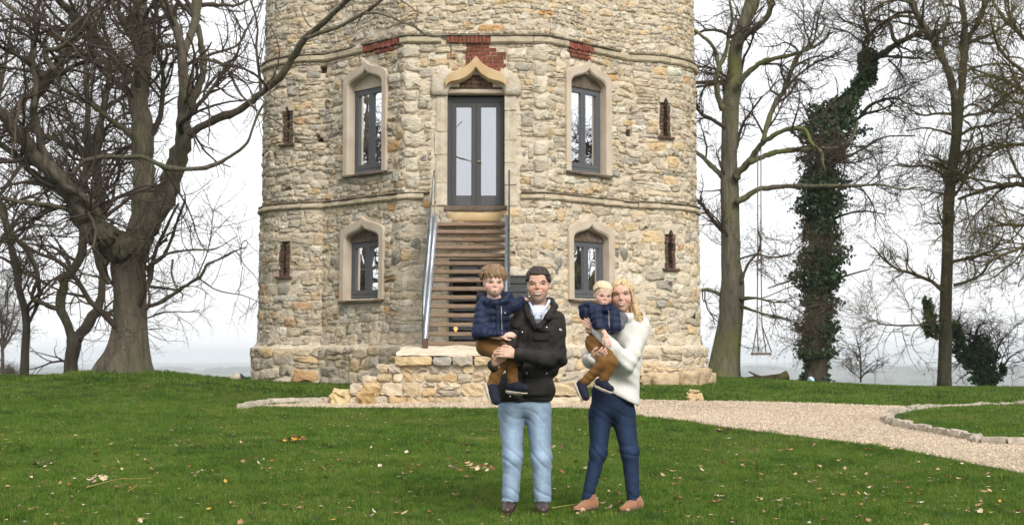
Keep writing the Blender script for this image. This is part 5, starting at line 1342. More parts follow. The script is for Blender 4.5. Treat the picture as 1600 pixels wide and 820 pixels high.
def instancer(name, pts, protos, smin, smax, tilt=.0, seed=1, full_rot=False, fade=None):
    me = bpy.data.meshes.new(name); me.vertices.add(len(pts)); me.vertices.foreach_set('co', pts.astype(np.float32).ravel()); me.update()
    o = bpy.data.objects.new(name, me); COL.objects.link(o); o['kind'] = 'stuff'
    c = bpy.data.collections.new(name + '_kinds')
    for p in protos: c.objects.link(p)
    ng = bpy.data.node_groups.new(name, 'GeometryNodeTree'); ng.interface.new_socket('Geometry', in_out='INPUT', socket_type='NodeSocketGeometry'); ng.interface.new_socket('Geometry', in_out='OUTPUT', socket_type='NodeSocketGeometry')
    N, L = ng.nodes, ng.links; gi, go = N.new('NodeGroupInput'), N.new('NodeGroupOutput')
    ip = N.new('GeometryNodeInstanceOnPoints'); ci = N.new('GeometryNodeCollectionInfo'); ci.inputs['Collection'].default_value = c; ci.inputs['Separate Children'].default_value = True; ci.inputs['Reset Children'].default_value = True
    rr = N.new('FunctionNodeRandomValue'); rr.data_type = 'FLOAT_VECTOR'; rr.inputs[0].default_value = (-tilt, -tilt, 0) if not full_rot else (0, 0, 0); rr.inputs[1].default_value = (tilt, tilt, 6.283) if not full_rot else (6.28, 6.28, 6.28); rr.inputs['Seed'].default_value = seed
    rs = N.new('FunctionNodeRandomValue'); rs.data_type = 'FLOAT'; rs.inputs[2].default_value = smin; rs.inputs[3].default_value = smax; rs.inputs['Seed'].default_value = seed + 5
    L.new(gi.outputs[0], ip.inputs['Points']); L.new(ci.outputs[0], ip.inputs['Instance']); ip.inputs['Pick Instance'].default_value = True
    L.new(rr.outputs[0], ip.inputs['Rotation']); L.new(rs.outputs[1], ip.inputs['Scale']); L.new(ip.outputs[0], go.inputs[0])
    md = o.modifiers.new('scatter', 'NODES'); md.node_group = ng
    return o
near = [tuft('tuft', 24, .06, .036, .0042, q) for q in range(5)]
mid = [tuft('tuft', 26, .11, .042, .007, 20 + q) for q in range(4)]
farr = [tuft('tuft', 28, .2, .06, .013, 40 + q) for q in range(4)]
instancer('near_grass', scatter(8.8, 16, 330), near, .7, 1.25, .15, 3)
instancer('middle_grass', scatter(16, 25, 120), mid, .7, 1.2, .12, 4)
instancer('far_grass', scatter(25, 42, 42, 1.0), farr, .7, 1.15, .1, 5)
# pebbles on the drive
M['pebble'] = mat('gravel_pebble', [(.3, (.36, .28, .195)), (.5, (.52, .425, .315)), (.75, (.65, .57, .46))], scale=30, rough=.85, rnd=.25)
def pebble(q):
    V, F = uvsphere((0, 0, 0), .011, 6, 4, (1, .8, .6)); V = V + np.random.default_rng(q).normal(0, .0015, V.shape); me = bpy.data.meshes.new('pebble'); me.from_pydata(V.tolist(), [], F); me.update(); me.materials.append(M['pebble']); return bpy.data.objects.new('pebble', me)
n = 60000; a = RNG.integers(0, rows - 1, n); b = RNG.integers(0, 118, n); f, g = RNG.random(n)[:, None], RNG.random(n)[:, None]
# area weighted choice of drive cells
ar = np.linalg.norm(np.cross(GP[1:, :-1] - GP[:-1, :-1], GP[:-1, 1:] - GP[:-1, :-1]), axis=2).ravel(); ch = RNG.choice(len(ar), n, p=ar / ar.sum()); a, b = ch // 119, ch % 119
PP = (GP[a, b] * (1 - f) + GP[a + 1, b] * f) * (1 - g) + (GP[a, b + 1] * (1 - f) + GP[a + 1, b + 1] * f) * g; PP[:, 2] += .003
PP = PP[~in_poly(PP[:, 0], PP[:, 1], isl_poly) & (PP[:, 0] < .37 * PP[:, 1] + .3)]
PP2 = PP[RNG.random(len(PP)) < .02] + RNG.normal(0, .12, 3)
instancer('gravel_pebbles', PP, [pebble(q) for q in range(4)], .6, 1.7, 0, 9, True)

# fallen leaves: the ones that show largest are objects, the rest one litter
LEAFC = [(.42, .30, .17), (.33, .20, .10), (.52, .42, .29), (.22, .10, .05), (.48, .30, .06), (.58, .52, .40), (.12, .07, .045)]
LM = [mat('fallen_leaf_%s' % n_, c, scale=25, rough=.85, spec=.2) for n_, c in zip(('tan', 'brown', 'buff', 'russet', 'yellow', 'pale', 'dark'), LEAFC)]
def leaf_geo(q):
    r = np.random.default_rng(q); L_, W_ = 1.0, r.uniform(.5, .75); cu = r.uniform(.15, .5); n = 5; V, F = [], []
    for i in range(n + 1):
        t = i / n; w_ = W_ * math.sin(PI * min(1, .06 + t * .94)) ** .8 * (1 + .22 * (-1) ** i); z = cu * (t - .5) ** 2 * 1.4
        V += [((t - .5) * L_, -w_ / 2, z + cu * .35 * r.uniform(.4, 1.2)), ((t - .5) * L_, 0, z), ((t - .5) * L_, w_ / 2, z + cu * .35 * r.uniform(.4, 1.2))]
    for i in range(n):
        for j in range(2): F.append((i * 3 + j, i * 3 + j + 1, i * 3 + j + 4, i * 3 + j + 3))
    return np.array(V), F
LG = [leaf_geo(q) for q in range(6)]
LMESH = []
for q in range(6):
    row = []
    for mm in LM:
        me = bpy.data.meshes.new('fallen_leaf'); me.from_pydata(LG[q][0].tolist(), [], LG[q][1]); me.update(); me.materials.append(mm); row.append(me)
    LMESH.append(row)
wts = np.array([.27, .25, .13, .18, .04, .04, .09])
lp = scatter(9.9, 17, 4.2); order = np.argsort(lp[:, 1]); lp = lp[order][:300]
for p in lp:
    o = bpy.data.objects.new('fallen_leaf', LMESH[random.randrange(6)][int(RNG.choice(7, p=wts))]); COL.objects.link(o)
    s_ = random.uniform(.03, .07); o.scale = (s_, s_, s_); o.location = (p[0], p[1], p[2] + .034); o.rotation_euler = (random.gauss(0, .35), random.gauss(0, .35), random.uniform(0, 6.28))
    tag(o, 'curled dry fallen leaf lying in the short grass of the front lawn', 'leaf', 'fallen leaves on the front lawn')
lp2 = np.vstack([scatter(14, 26, 9), scatter(24, 36, 6, 1), scatter(9.7, 14, 14.)])
cen = scatter(10, 30, .35); cl_ = cen[RNG.integers(0, len(cen), 700)] + RNG.normal(0, 1, (700, 3)) * [.38, .30, 0]; cl_ = cl_[lawn_mask(cl_[:, 0], cl_[:, 1])]; cl_[:, 2] = gz(cl_[:, 0], cl_[:, 1]); lp2 = np.vstack([lp2[RNG.random(len(lp2)) < .7], cl_])
mbs = [MB() for _ in LM]
for p in lp2:
    V, F = LG[random.randrange(6)]; s_ = random.choice((1, 1, 1, .5, .5)) * random.uniform(.022, .06); a = random.uniform(0, 6.28); c_, n_ = math.cos(a), math.sin(a)
    V = V * s_; V = V @ np.array([[c_, n_, 0], [-n_, c_, 0], [0, 0, 1]]); mbs[int(RNG.choice(7, p=wts))].add(V + p + [0, 0, .038], F)
lit = None
Vt, Ft, mi, base = [], [], [], 0
for k_, b_ in enumerate(mbs):
    if b_.n: Vt.append(np.concatenate(b_.v)); Ft += [tuple(i + base for i in f) for f in b_.f]; mi += [k_] * len(b_.f); base += b_.n
lit = mesh_obj('leaf_litter', np.concatenate(Vt), Ft, None, kind='stuff')
for m_ in LM: lit.data.materials.append(m_)
lit.data.polygons.foreach_set('material_index', mi)
# leaf clumps and twigs the photograph shows singly
def clump(px, py, label, cols, n=14, spread=.09):
    p = ghit(px, py); t = thing('leaf_clump', p, label, 'leaf clump')
    for q in range(n):
        V, F = LG[q % 6]; s_ = random.uniform(.04, .09); a = random.uniform(0, 6.28); c_, n_ = math.cos(a), math.sin(a); V = (V * s_) @ np.array([[c_, n_, 0], [-n_, c_, 0], [0, 0, 1]])
        V = V @ np.array(Matrix.Rotation(random.gauss(0, .5), 3, 'X')); mesh_obj('leaf', V + p + [random.gauss(0, spread), random.gauss(0, spread * .7), .03 + .05 * random.random()], F, LM[random.choice(cols)], t)
clump(455, 694, 'dark and yellow clump of dead leaves lying on the lawn left of the family', [6, 6, 3, 4, 6], 16, .1)
clump(140, 760, 'pale clump of dry leaves beside the yellow twig on the left lawn', [2, 5, 0], 10, .09)
clump(755, 742, 'brown clump of dry leaves on the grass left of the man', [1, 0, 3, 2], 14, .1)
clump(65, 735, 'small pale leaf clump with dark core near the left edge of the lawn', [5, 2, 6], 8, .06)
clump(1138, 680, 'dark leaf clump on the grass verge by the gravel edge', [6, 6, 1], 9, .07)
M['yellowtwig'] = flat('yellow_twig', (.28, .23, .05), .8)
def twig(pts, r, label, m):
    P = np.array([ghit(*p) + [0, 0, .045] for p in pts]); t = thing('fallen_twig', P[0], label, 'twig'); mb = MB(); mb.tube(catmull(P, 14), np.linspace(r, r * .4, 14), 6); mb.build('twig', m, t, True)
    q = P[len(P) // 2]; mb = MB(); mb.tube([q, q + [.06, .05, .01], q + [.13, .07, .0]], [r * .6, r * .5, r * .3], 5); mb.build('side_twig', m, t, True)
twig([(135, 770), (158, 764), (180, 759), (205, 757), (237, 755)], .006, 'long yellow green fallen twig on the left lawn', M['yellowtwig'])
twig([(200, 778), (210, 770), (216, 762)], .004, 'short thin fallen twig below the yellow one on the left lawn', M['yellowtwig'])
twig([(862, 804), (880, 800), (898, 799), (915, 797)], .005, 'pale fallen twig in the grass between the man and the woman', M['yellowtwig'])
# ================================================================== people: signed distance fields blended into continuous surfaces
PY = 10.95
PXM = FPX / PY                         # pixels per metre where the family stands
PZ0 = CAMZ - (800 - HOR) / FPX * PY
def q(px, py, d=0.0):                  # pixel -> world at the family's distance, d metres behind (+) or before (-) it
    return at(px, py, PY + d)
def px2m(w_): return w_ / PXM
class SDF:
    def __init__(s, h): s.h = h; s.p = []
    def cap(s, a, b, ra, rb=None, k=.03, rib=None, sub=False):
        s.p.append(('c', np.array(a, float), np.array(b, float), ra, ra if rb is None else rb, k, rib, sub)); return s
    def chain(s, pts, rs, k=.03, rib=None):
        for i in range(len(pts) - 1): s.cap(pts[i], pts[i + 1], rs[i], rs[i + 1], k, rib)
        return s
    def ell(s, c, r, R=None, k=.03, sub=False, rib=None):
        s.p.append(('e', np.array(c, float), np.array(r, float), np.eye(3) if R is None else np.array(R), k, sub, rib)); return s
    def plane(s, p, n):                # keep the side n points away from
        s.p.append(('p', np.array(p, float), unit(np.array(n, float)[None])[0])); return s
    def wrinkle(s, f): s.p.append(('w', f)); return s
    def build(s):
        lo, hi = np.full(3, 1e9), np.full(3, -1e9)
        for p in s.p:
            if p[0] == 'c' and not p[7]:
                r = max(p[3], p[4]); lo = np.minimum(lo, np.minimum(p[1], p[2]) - r); hi = np.maximum(hi, np.maximum(p[1], p[2]) + r)
            if p[0] == 'e' and not p[5]: r = p[2].max(); lo = np.minimum(lo, p[1] - r); hi = np.maximum(hi, p[1] + r)
        h = s.h; lo -= 4 * h; hi += 4 * h
        n = np.ceil((hi - lo) / h).astype(int) + 1
        F = np.full(n, .3, np.float32); ax = [lo[a] + h * np.arange(n[a]) for a in range(3)]
        for p in s.p:
            if p[0] in 'ce':
                if p[0] == 'c': bl, bh, k = np.minimum(p[1], p[2]) - max(p[3], p[4]), np.maximum(p[1], p[2]) + max(p[3], p[4]), p[5]
                else: m_ = p[2].max(); bl, bh, k = p[1] - m_, p[1] + m_, p[4]
                mg = k + 3 * h + .012
                i0 = np.clip(np.floor((bl - mg - lo) / h).astype(int), 0, n - 1); i1 = np.clip(np.ceil((bh + mg - lo) / h).astype(int) + 1, 1, n)
                if (i1 <= i0).any(): continue
                X, Y, Z = np.meshgrid(*[ax[a][i0[a]:i1[a]] for a in range(3)], indexing='ij', sparse=True)
                if p[0] == 'c':
                    a, b = p[1], p[2]; d = b - a; L2 = max(d @ d, 1e-9)
                    t = np.clip(((X - a[0]) * d[0] + (Y - a[1]) * d[1] + (Z - a[2]) * d[2]) / L2, 0, 1)
                    r = p[3] + (p[4] - p[3]) * t
                    if p[6]: r = r + p[6][1] * (np.abs(np.sin(PI * (t * math.sqrt(L2) / p[6][0] + p[6][2]))) ** .6 - .6)
                    D = np.sqrt((X - a[0] - d[0] * t) ** 2 + (Y - a[1] - d[1] * t) ** 2 + (Z - a[2] - d[2] * t) ** 2) - r; sub = p[7]
                else:
                    R = p[3]; x, y, z = X - p[1][0], Y - p[1][1], Z - p[1][2]
                    u, v, w_ = (R[0, 0] * x + R[1, 0] * y + R[2, 0] * z), (R[0, 1] * x + R[1, 1] * y + R[2, 1] * z), (R[0, 2] * x + R[1, 2] * y + R[2, 2] * z)
                    a, b, c = p[2]; k0 = np.sqrt((u / a) ** 2 + (v / b) ** 2 + (w_ / c) ** 2) + 1e-9; k1 = np.sqrt((u / a ** 2) ** 2 + (v / b ** 2) ** 2 + (w_ / c ** 2) ** 2) + 1e-9
                    D = k0 * (k0 - 1) / k1; sub = p[5]
                    if p[6]: D = D - p[6][1] * (np.abs(np.sin(PI * (w_ / p[6][0] + p[6][2]))) ** .6 - .6)
                D = D.astype(np.float32); sl_ = tuple(slice(i0[a], i1[a]) for a in range(3)); B = F[sl_]
                if sub:
                    hh = np.clip(.5 - .5 * (B + D) / k, 0, 1); F[sl_] = B * (1 - hh) - D * hh + k * hh * (1 - hh)
                else:
                    hh = np.clip(.5 + .5 * (B - D) / k, 0, 1); F[sl_] = B * (1 - hh) + D * hh - k * hh * (1 - hh)
            elif p[0] == 'p':
                X, Y, Z = np.meshgrid(*ax, indexing='ij', sparse=True); D = (X - p[1][0]) * p[2][0] + (Y - p[1][1]) * p[2][1] + (Z - p[1][2]) * p[2][2]
                F = np.maximum(F, D.astype(np.float32))
            elif p[0] == 'w':
                m_ = np.abs(F) < .04; I = np.argwhere(m_); C = lo + I * h; F[m_] += p[1](C).astype(np.float32)
        return nets(F, lo, h)
def nets(F, lo, h):
    """surface nets of the zero level"""
    S_ = F < 0; c = [S_[i:F.shape[0] - 1 + i, j:F.shape[1] - 1 + j, k:F.shape[2] - 1 + k] for i in (0, 1) for j in (0, 1) for k in (0, 1)]
    al = c[0].copy(); an = c[0].copy()
    for e in c[1:]: al &= e; an |= e
    act = an & ~al; I = np.argwhere(act); idx = np.full(act.shape, -1, np.int64); idx[act] = np.arange(len(I))
    off = np.array([(i, j, k) for i in (0, 1) for j in (0, 1) for k in (0, 1)])
    val = np.stack([F[I[:, 0] + o[0], I[:, 1] + o[1], I[:, 2] + o[2]] for o in off], 1)
    P = np.zeros((len(I), 3)); cnt = np.zeros(len(I))
    for a in range(8):
        for b in range(a + 1, 8):
            if np.abs(off[a] - off[b]).sum() != 1: continue
            va, vb = val[:, a], val[:, b]; m_ = (va < 0) != (vb < 0); t = va[m_] / (va[m_] - vb[m_])
            P[m_] += off[a] + (off[b] - off[a]) * t[:, None]; cnt[m_] += 1
    V = lo + (I + P / cnt[:, None]) * h
    Qs = []
    for a in range(3):
        b, c_ = (a + 1) % 3, (a + 2) % 3
        s0 = [slice(None)] * 3; s1 = [slice(None)] * 3; s0[a] = slice(0, -1); s1[a] = slice(1, None)
        A, B = S_[tuple(s0)], S_[tuple(s1)]; E = np.argwhere(A != B); E = E[(E[:, b] > 0) & (E[:, c_] > 0) & (E[:, b] < F.shape[b] - 1) & (E[:, c_] < F.shape[c_] - 1)]
        pos = A[E[:, 0], E[:, 1], E[:, 2]]
        def g(db, dc): e = E.copy(); e[:, b] += db; e[:, c_] += dc; return idx[e[:, 0], e[:, 1], e[:, 2]]
        Qd = np.stack([g(-1, -1), g(0, -1), g(0, 0), g(-1, 0)], 1); Qd[~pos] = Qd[~pos][:, ::-1]; Qs.append(Qd)
    Qd = np.concatenate(Qs); return V, Qd[(Qd >= 0).all(1)]
def relax(V, Q, it=2, lam=.5):
    for _ in range(it):
        A = np.zeros_like(V); n = np.zeros(len(V))
        for a, b in ((0, 1), (1, 2), (2, 3), (3, 0)):
            np.add.at(A, Q[:, a], V[Q[:, b]]); np.add.at(A, Q[:, b], V[Q[:, a]]); np.add.at(n, Q[:, a], 1); np.add.at(n, Q[:, b], 1)
        V = V + lam * (A / np.maximum(n, 1)[:, None] - V)
    return V
def cloth(name, sdf, m, parent, it=2, attr=None):
    V, Qd = sdf.build(); V = relax(V, Qd, it); return mesh_obj(name, V, Qd, m, parent, True, attr(V) if attr else None)
def vnoise(C, f, seed=0):
    r = np.random.default_rng(seed); o = 0
    for i in range(5):
        d = unit(r.normal(size=3)[None])[0]; o = o + np.sin((C @ d) * f * r.uniform(.7, 1.5) + r.uniform(0, 6))
    return o / 3

# ---- materials of the people
def skin(name, c):
    m = mat(name, [(.3, tuple(x * .92 for x in c)), (.7, tuple(x * 1.06 for x in c))], scale=30, rough=.5, tint=True, spec=.35)
    b = m.node_tree.nodes['Principled BSDF']; b.inputs['Subsurface Weight'].default_value = .12; b.inputs['Subsurface Radius'].default_value = (.012, .005, .003); b.inputs['Subsurface Scale'].default_value = 1.0
    return m
M['skin_man'] = skin('skin_tanned', (.57, .35, .255)); M['skin_woman'] = skin('skin_light_tan', (.60, .37, .28)); M['skin_child'] = skin('skin_fair', (.66, .43, .34))
def hairm(name, a, b): return mat(name, [(.32, a), (.5, tuple((x + y) / 2 for x, y in zip(a, b))), (.68, b)], scale=9, rough=.5, stretch=(9, 9, 1.6), bump=.35, bscale=22, bdist=.006, spec=.3)
M['hair_dark'] = hairm('dark_brown_hair', (.018, .012, .009), (.055, .036, .026)); M['hair_brown'] = hairm('light_brown_hair', (.09, .05, .026), (.32, .20, .11))
M['hair_blond'] = hairm('pale_blond_hair', (.46, .34, .19), (.80, .68, .48)); M['hair_honey'] = hairm('honey_blond_hair', (.32, .20, .09), (.72, .55, .33))
M['eye'] = mat('eye', [(0, (1, 1, 1)), (1, (1, 1, 1))], tint=True, rough=.15, spec=.5); M['teeth'] = flat('teeth', (.72, .68, .60), .3); M['lip'] = flat('lip', (.42, .18, .15), .45)
M['brow_dark'] = flat('dark_brow', (.03, .02, .015), .7); M['brow_fair'] = flat('fair_brow', (.22, .13, .07), .7); M['lash'] = flat('lash', (.03, .018, .013), .7); M['mouth'] = flat('mouth_inside', (.09, .025, .022), .6)
def denim(name, a, b): return mat(name, [(.28, a), (.5, tuple((x + y) / 2 for x, y in zip(a, b))), (.72, b)], scale=28, rough=.9, bump=.3, bscale=60, bdist=.004, detail=7, spec=.2, tint=True)
M['denim_light'] = denim('washed_denim', (.25, .35, .48), (.36, .47, .61)); M['denim_dark'] = denim('dark_denim', (.014, .026, .056), (.022, .040, .083))
def quilt_mat(name, a, b, sc=19):
    m = mat(name, [(.3, a), (.7, b)], scale=7, rough=.78, spec=.2, bump=.35, bscale=30, bdist=.006)
    t = m.node_tree; N = t.nodes; L = t.links; bs = N['Principled BSDF']; g = N.new('ShaderNodeNewGeometry'); sx = N.new('ShaderNodeSeparateXYZ'); L.new(g.outputs['Position'], sx.inputs[0])
    hs = []
    for sg in (1, -1):
        m1 = N.new('ShaderNodeMath'); m1.operation = 'MULTIPLY_ADD'; m1.inputs[1].default_value = sg * 1.25; L.new(sx.outputs['X'], m1.inputs[0]); L.new(sx.outputs['Z'], m1.inputs[2])
        m2 = N.new('ShaderNodeMath'); m2.operation = 'MULTIPLY'; m2.inputs[1].default_value = sc * 2.6; L.new(m1.outputs[0], m2.inputs[0])
        m3 = N.new('ShaderNodeMath'); m3.operation = 'SINE'; L.new(m2.outputs[0], m3.inputs[0]); m4 = N.new('ShaderNodeMath'); m4.operation = 'ABSOLUTE'; L.new(m3.outputs[0], m4.inputs[0])
        m5 = N.new('ShaderNodeMath'); m5.operation = 'POWER'; m5.inputs[1].default_value = .4; L.new(m4.outputs[0], m5.inputs[0]); hs.append(m5)
    mm = N.new('ShaderNodeMath'); mm.operation = 'MINIMUM'; L.new(hs[0].outputs[0], mm.inputs[0]); L.new(hs[1].outputs[0], mm.inputs[1])
    bp = N.new('ShaderNodeBump'); bp.inputs['Distance'].default_value = .005; bp.inputs['Strength'].default_value = .45; L.new(mm.outputs[0], bp.inputs['Height'])
    old = bs.inputs['Normal'].links[0].from_node; L.new(old.outputs[0], bp.inputs['Normal']); L.new(bp.outputs[0], bs.inputs['Normal']); return m
M['waxjacket'] = quilt_mat('black_brown_quilted_cloth', (.015, .0135, .013), (.034, .030, .028)); M['waxplain'] = mat('black_brown_cloth', [(.3, (.015, .0135, .013)), (.7, (.034, .030, .028))], scale=7, rough=.7, spec=.2, bump=.4, bscale=30, bdist=.006)
M['cord_collar'] = mat('dark_brown_cord', (.022, .018, .016), scale=40, rough=.9); M['stud'] = flat('steel_stud', (.7, .7, .7), .25, .9); M['zip'] = flat('zip_metal', (.28, .27, .26), .4, .8)
M['shirt'] = mat('blue_check_shirt', [(.38, (.34, .42, .60)), (.48, (.58, .63, .74)), (.6, (.70, .73, .79))], scale=110, rough=.85, detail=1); M['greyknit'] = mat('grey_knit', (.13, .13, .15), scale=60, rough=.95, bump=.4, bscale=120, bdist=.003)
M['puffer'] = mat('navy_padded_nylon', [(.3, (.006, .011, .034)), (.7, (.012, .021, .058))], scale=6, rough=.6, spec=.25, bump=.25, bscale=34, bdist=.006); M['puffer_dark'] = mat('dark_navy_fleece', (.007, .009, .02), scale=40, rough=.95)
M['mustard'] = mat('mustard_corduroy', [(.3, (.115, .050, .010)), (.7, (.20, .095, .021))], scale=8, rough=.9, bump=.4, bscale=40, bdist=.008, sheen=.1)
M['jumper'] = mat('cream_white_knit', [(.3, (.58, .57, .53)), (.7, (.70, .69, .655))], scale=9, rough=.95, bump=.6, bscale=70, bdist=.006, spec=.1)
M['shoe_brown'] = mat('dark_brown_leather', (.045, .022, .017), scale=14, rough=.4, spec=.5); M['shoe_navy'] = mat('navy_canvas', (.010, .013, .026), scale=30, rough=.85); M['sole_white'] = mat('off_white_rubber', (.55, .48, .40), scale=18, rough=.75); M['suede'] = mat('tan_suede', (.30, .145, .075), scale=12, rough=.95, sheen=.2)
M['watch'] = flat('watch_metal', (.35, .35, .36), .3, .9)

def rot(yaw, pitch, roll): return np.array(Matrix.Rotation(math.radians(yaw), 3, 'Z') @ Matrix.Rotation(math.radians(pitch), 3, 'X') @ Matrix.Rotation(math.radians(roll), 3, 'Y'))
M['lid'] = {k_: flat('eyelid_' + k_, c, .5) for k_, c in (('man', (.47, .275, .20)), ('woman', (.50, .295, .22)), ('child', (.58, .37, .29)))}
class Head:
    """adult head about .235 m tall in its own frame, face towards -y; child: rounder, bigger brow, smaller jaw"""
    def __init__(s, c, sc, yaw=0, pitch=0, roll=0, child=0.0, smile=1.0, jaw=1.0, lid='child', ex=.031, mw=None, ez=None):
        s.ex = ex; s.mw = mw
        s.lid = M['lid'][lid]
        s.c = np.array(c, float); s.s = sc; s.R = rot(yaw, pitch, roll); s.ch = child; s.smile = smile; s.jaw = jaw
        s.ez = (.010 - .016 * child) if ez is None else ez; s.mz = -.064 - .004 * child + .0
    def w(s, p): return s.c + s.s * (s.R @ np.array(p, float))
    def add(s, B):
        S_ = s.s; ch = s.ch; w = s.w; j = s.jaw
        def e(c, r, k=.02, sub=False, R=None): B.ell(w(c), np.array(r) * S_, s.R if R is None else s.R @ R, k * S_, sub)
        e((0, .012, .034), (.074 + .004 * ch, .094, .084), .03)
        e((0, -.020, -.020), (.066, .074, .078 - .006 * ch), .03)
        e((0, -.040, -.062), (.050 * j + .006 * ch, .046, .044 - .006 * ch), .03)
        e((0, -.064, -.098 + .014 * ch), (.022 * j, .020, .018), .03)
        e((0, -.074, .045), (.05, .02, .03), .03)                                   # forehead
        for sg in (-1, 1):
            e((sg * .040, -.060, -.030), (.024 + .006 * ch, .024, .024 + .004 * ch), .025)    # cheek
            B.cap(w((sg * .014, -.088, s.ez + .017)), w((sg * .048, -.074, s.ez + .017)), .010 * S_, .009 * S_, .018 * S_)    # brow ridge
            e((sg * s.ex, -.100, s.ez - .001), (.016, .016, .009), .012, True)             # eye socket
            e((sg * (.073 + .002 * ch), .014, -.006), (.009, .019, .029), .008)                       # ear
            e((sg * (.079 + .002 * ch), .010, -.004), (.005, .009, .016), .006, True)
        B.cap(w((0, -.086, .016)), w((0, -.107 + .008 * ch, -.024)), .0068 * S_, .0098 * S_, .010 * S_)
        for sg in (-1, 1): e((sg * .0105, -.096, -.029), (.0066, .0085, .0062), .006)
        e((0, -.086, s.mz + .008), (.028, .012, .018), .014)                            # muzzle
        if s.smile > .5:
            W_ = s.mw or .031; xs_ = np.linspace(-W_ * .86, W_ * .86, 7)
            B_pts = [w((x, -.1035 + 12 * x * x, s.mz - .0015 + .011 * (x / W_) ** 2)) for x in xs_]
            for i in range(6):
                r0, r1 = (.0062 * (1 - .62 * (xs_[k_] / W_) ** 2) * S_ for k_ in (i, i + 1)); B.cap(B_pts[i], B_pts[i + 1], r0, r1, .003 * S_, None, True)
            for sg in (-1, 1): B.cap(w((sg * .026, -.090, -.036)), w((sg * .042, -.079, s.mz + .004)), .0035 * S_, .003 * S_, .007 * S_, None, True)     # smile folds
        else: B.cap(w((-.014, -.0905, s.mz - .010)), w((.014, -.0905, s.mz - .010)), .0055 * S_, .0055 * S_, .008 * S_)
    def tint(s, V):
        L_ = ((V - s.c) @ s.R) / s.s; t = np.ones((len(V), 3))
        near = (np.linalg.norm(L_, axis=1) < .17)
        ck = np.exp(-(((np.abs(L_[:, 0]) - .042) / .020) ** 2 + ((L_[:, 2] + .034) / .020) ** 2)) * (L_[:, 1] < -.02) * near
        t *= 1 - ck[:, None] * np.array([.02, .26, .26]) * (1.0 if s.ch else .8)
        nz_ = np.exp(-((L_[:, 0] / .016) ** 2 + ((L_[:, 2] + .026) / .014) ** 2)) * (L_[:, 1] < -.08) * near; t *= 1 - nz_[:, None] * np.array([.0, .14, .14])
        if s.jaw > 1.05:
            bd = np.clip((-.052 - L_[:, 2]) / .02, 0, 1) * (L_[:, 2] > -.13) * (L_[:, 1] < .03) * near; t *= 1 - bd[:, None] * np.array([.22, .18, .14])
        return t
    def details(s, body, brow, iris):
        S_ = s.s; w = s.w
        mbE, mbL, mbB, mbD = MB(), MB(), MB(), MB()
        for sg in (-1, 1):
            c = w((sg * s.ex, -.0752 + (s.ex - .031) * .5, s.ez)); V, F = uvsphere((0, 0, 0), .0122 * S_, 14, 12); V = V @ np.array(Matrix.Rotation(PI / 2, 3, 'X')).T
            d = -V[:, 1] / (.0122 * S_); col = np.where((d > .80)[:, None], iris, [.46, .43, .41]); col = np.where((d > .93)[:, None], [.01, .01, .01], col)
            mbE.add((s.R @ V.T).T + c, F, col)
            sq = .0031 if s.smile > .5 else .0050                                        # smiling eyes narrow
            for up, rr in ((1, .0019 if s.ch < .5 else .0015), (-1, .0012)):
                P = [w((sg * (s.ex + x), -.0885 + (s.ex - .031) * .5 + .16 * abs(x) ** 1.0 * .35 + (.0), s.ez + up * sq * (1 - (x / .0165) ** 2) + (.0012 if up > 0 else 0))) for x in np.linspace(-.0155, .0165, 7)]
                (mbL if up > 0 else mbD).tube(P, np.array([.5, .9, 1, 1, 1, 1, .6]) * rr * S_, 6)
            P = [w((sg * (s.ex + x), -.0868 + (s.ex - .031) * .5 + 5 * x * x, s.ez + sq + .0052 - 9 * x * x)) for x in np.linspace(-.0165, .017, 7)]; mbD.tube(P, np.array([.4, .8, 1, 1, 1, .8, .4]) * (.0040 if s.ch < .5 else .0026) * S_, 8)
            P = [w((sg * (s.ex + x), -.097 + (s.ex - .031) * .5 + 9 * x * x + .10 * abs(x) * (x > 0), s.ez + .0175 + z)) for x, z in (((-.018, -.001), (-.008, .002), (.004, .0045), (.013, .003), (.021, -.003)) if s.ch < .5 else ((-.016, .004), (-.008, .0055), (.004, .006), (.013, .004), (.020, -.001)))]
            mbB.tube(P, np.array([.7, 1, 1, .8, .4]) * (.0036 if s.ch < .5 else .0022) * S_, 6)
        mbE.build('eyes', M['eye'], body, True, tint=True); mbD.build('eyelids', s.lid, body, True); mbL.build('lashes', M['lash'], body, True); mbB.build('eyebrows', brow, body, True)
        sm = s.smile; W_ = (s.mw or .031) if sm > .5 else .0135; mz = s.mz
        def arc_(z0, lift, y, W): return [w((x, -.1010 + y + 13 * x * x * (.9 if sm > .5 else 1.2), mz + z0 + lift * (x / W) ** 2)) for x in np.linspace(-W, W, 9)]
        prof = np.array([.25, .7, .95, 1, .95, 1, .95, .7, .25])
        mb = MB(); mb.tube(arc_(.0055 if sm > .5 else .003, .006 * sm, .001, W_), prof * (.0026 if sm > .5 else .0030) * S_, 6); mb.tube(arc_(-.0085 if sm > .5 else -.0040, .0155 * sm, .001, W_ * .94), prof * (.0034 if sm > .5 else .0036) * S_, 6); mb.build('lips', M['lip'], body, True)
        if sm > .5:
            U, D_ = arc_(.0050, .006 * sm, .0022, W_ * .92), arc_(-.0060, .0150 * sm, .0022, W_ * .88); V = U + D_; mb = MB(); mb.add(V, [(i, i + 1, 9 + i + 1, 9 + i) for i in range(8)]); V2 = [np.array(v) + s.R @ np.array([0, .004, 0]) for v in V]; mb.add(V2, [(9 + i, 9 + i + 1, i + 1, i) for i in range(8)]); mb.build('teeth', M['teeth'], body, True)
        elif sm > .1:
            mb = MB(); mb.tube(arc_(-.001, .002, .002, W_ * .8), prof * .004 * S_, 6); mb.build('mouth_gap', M['mouth'], body, True)
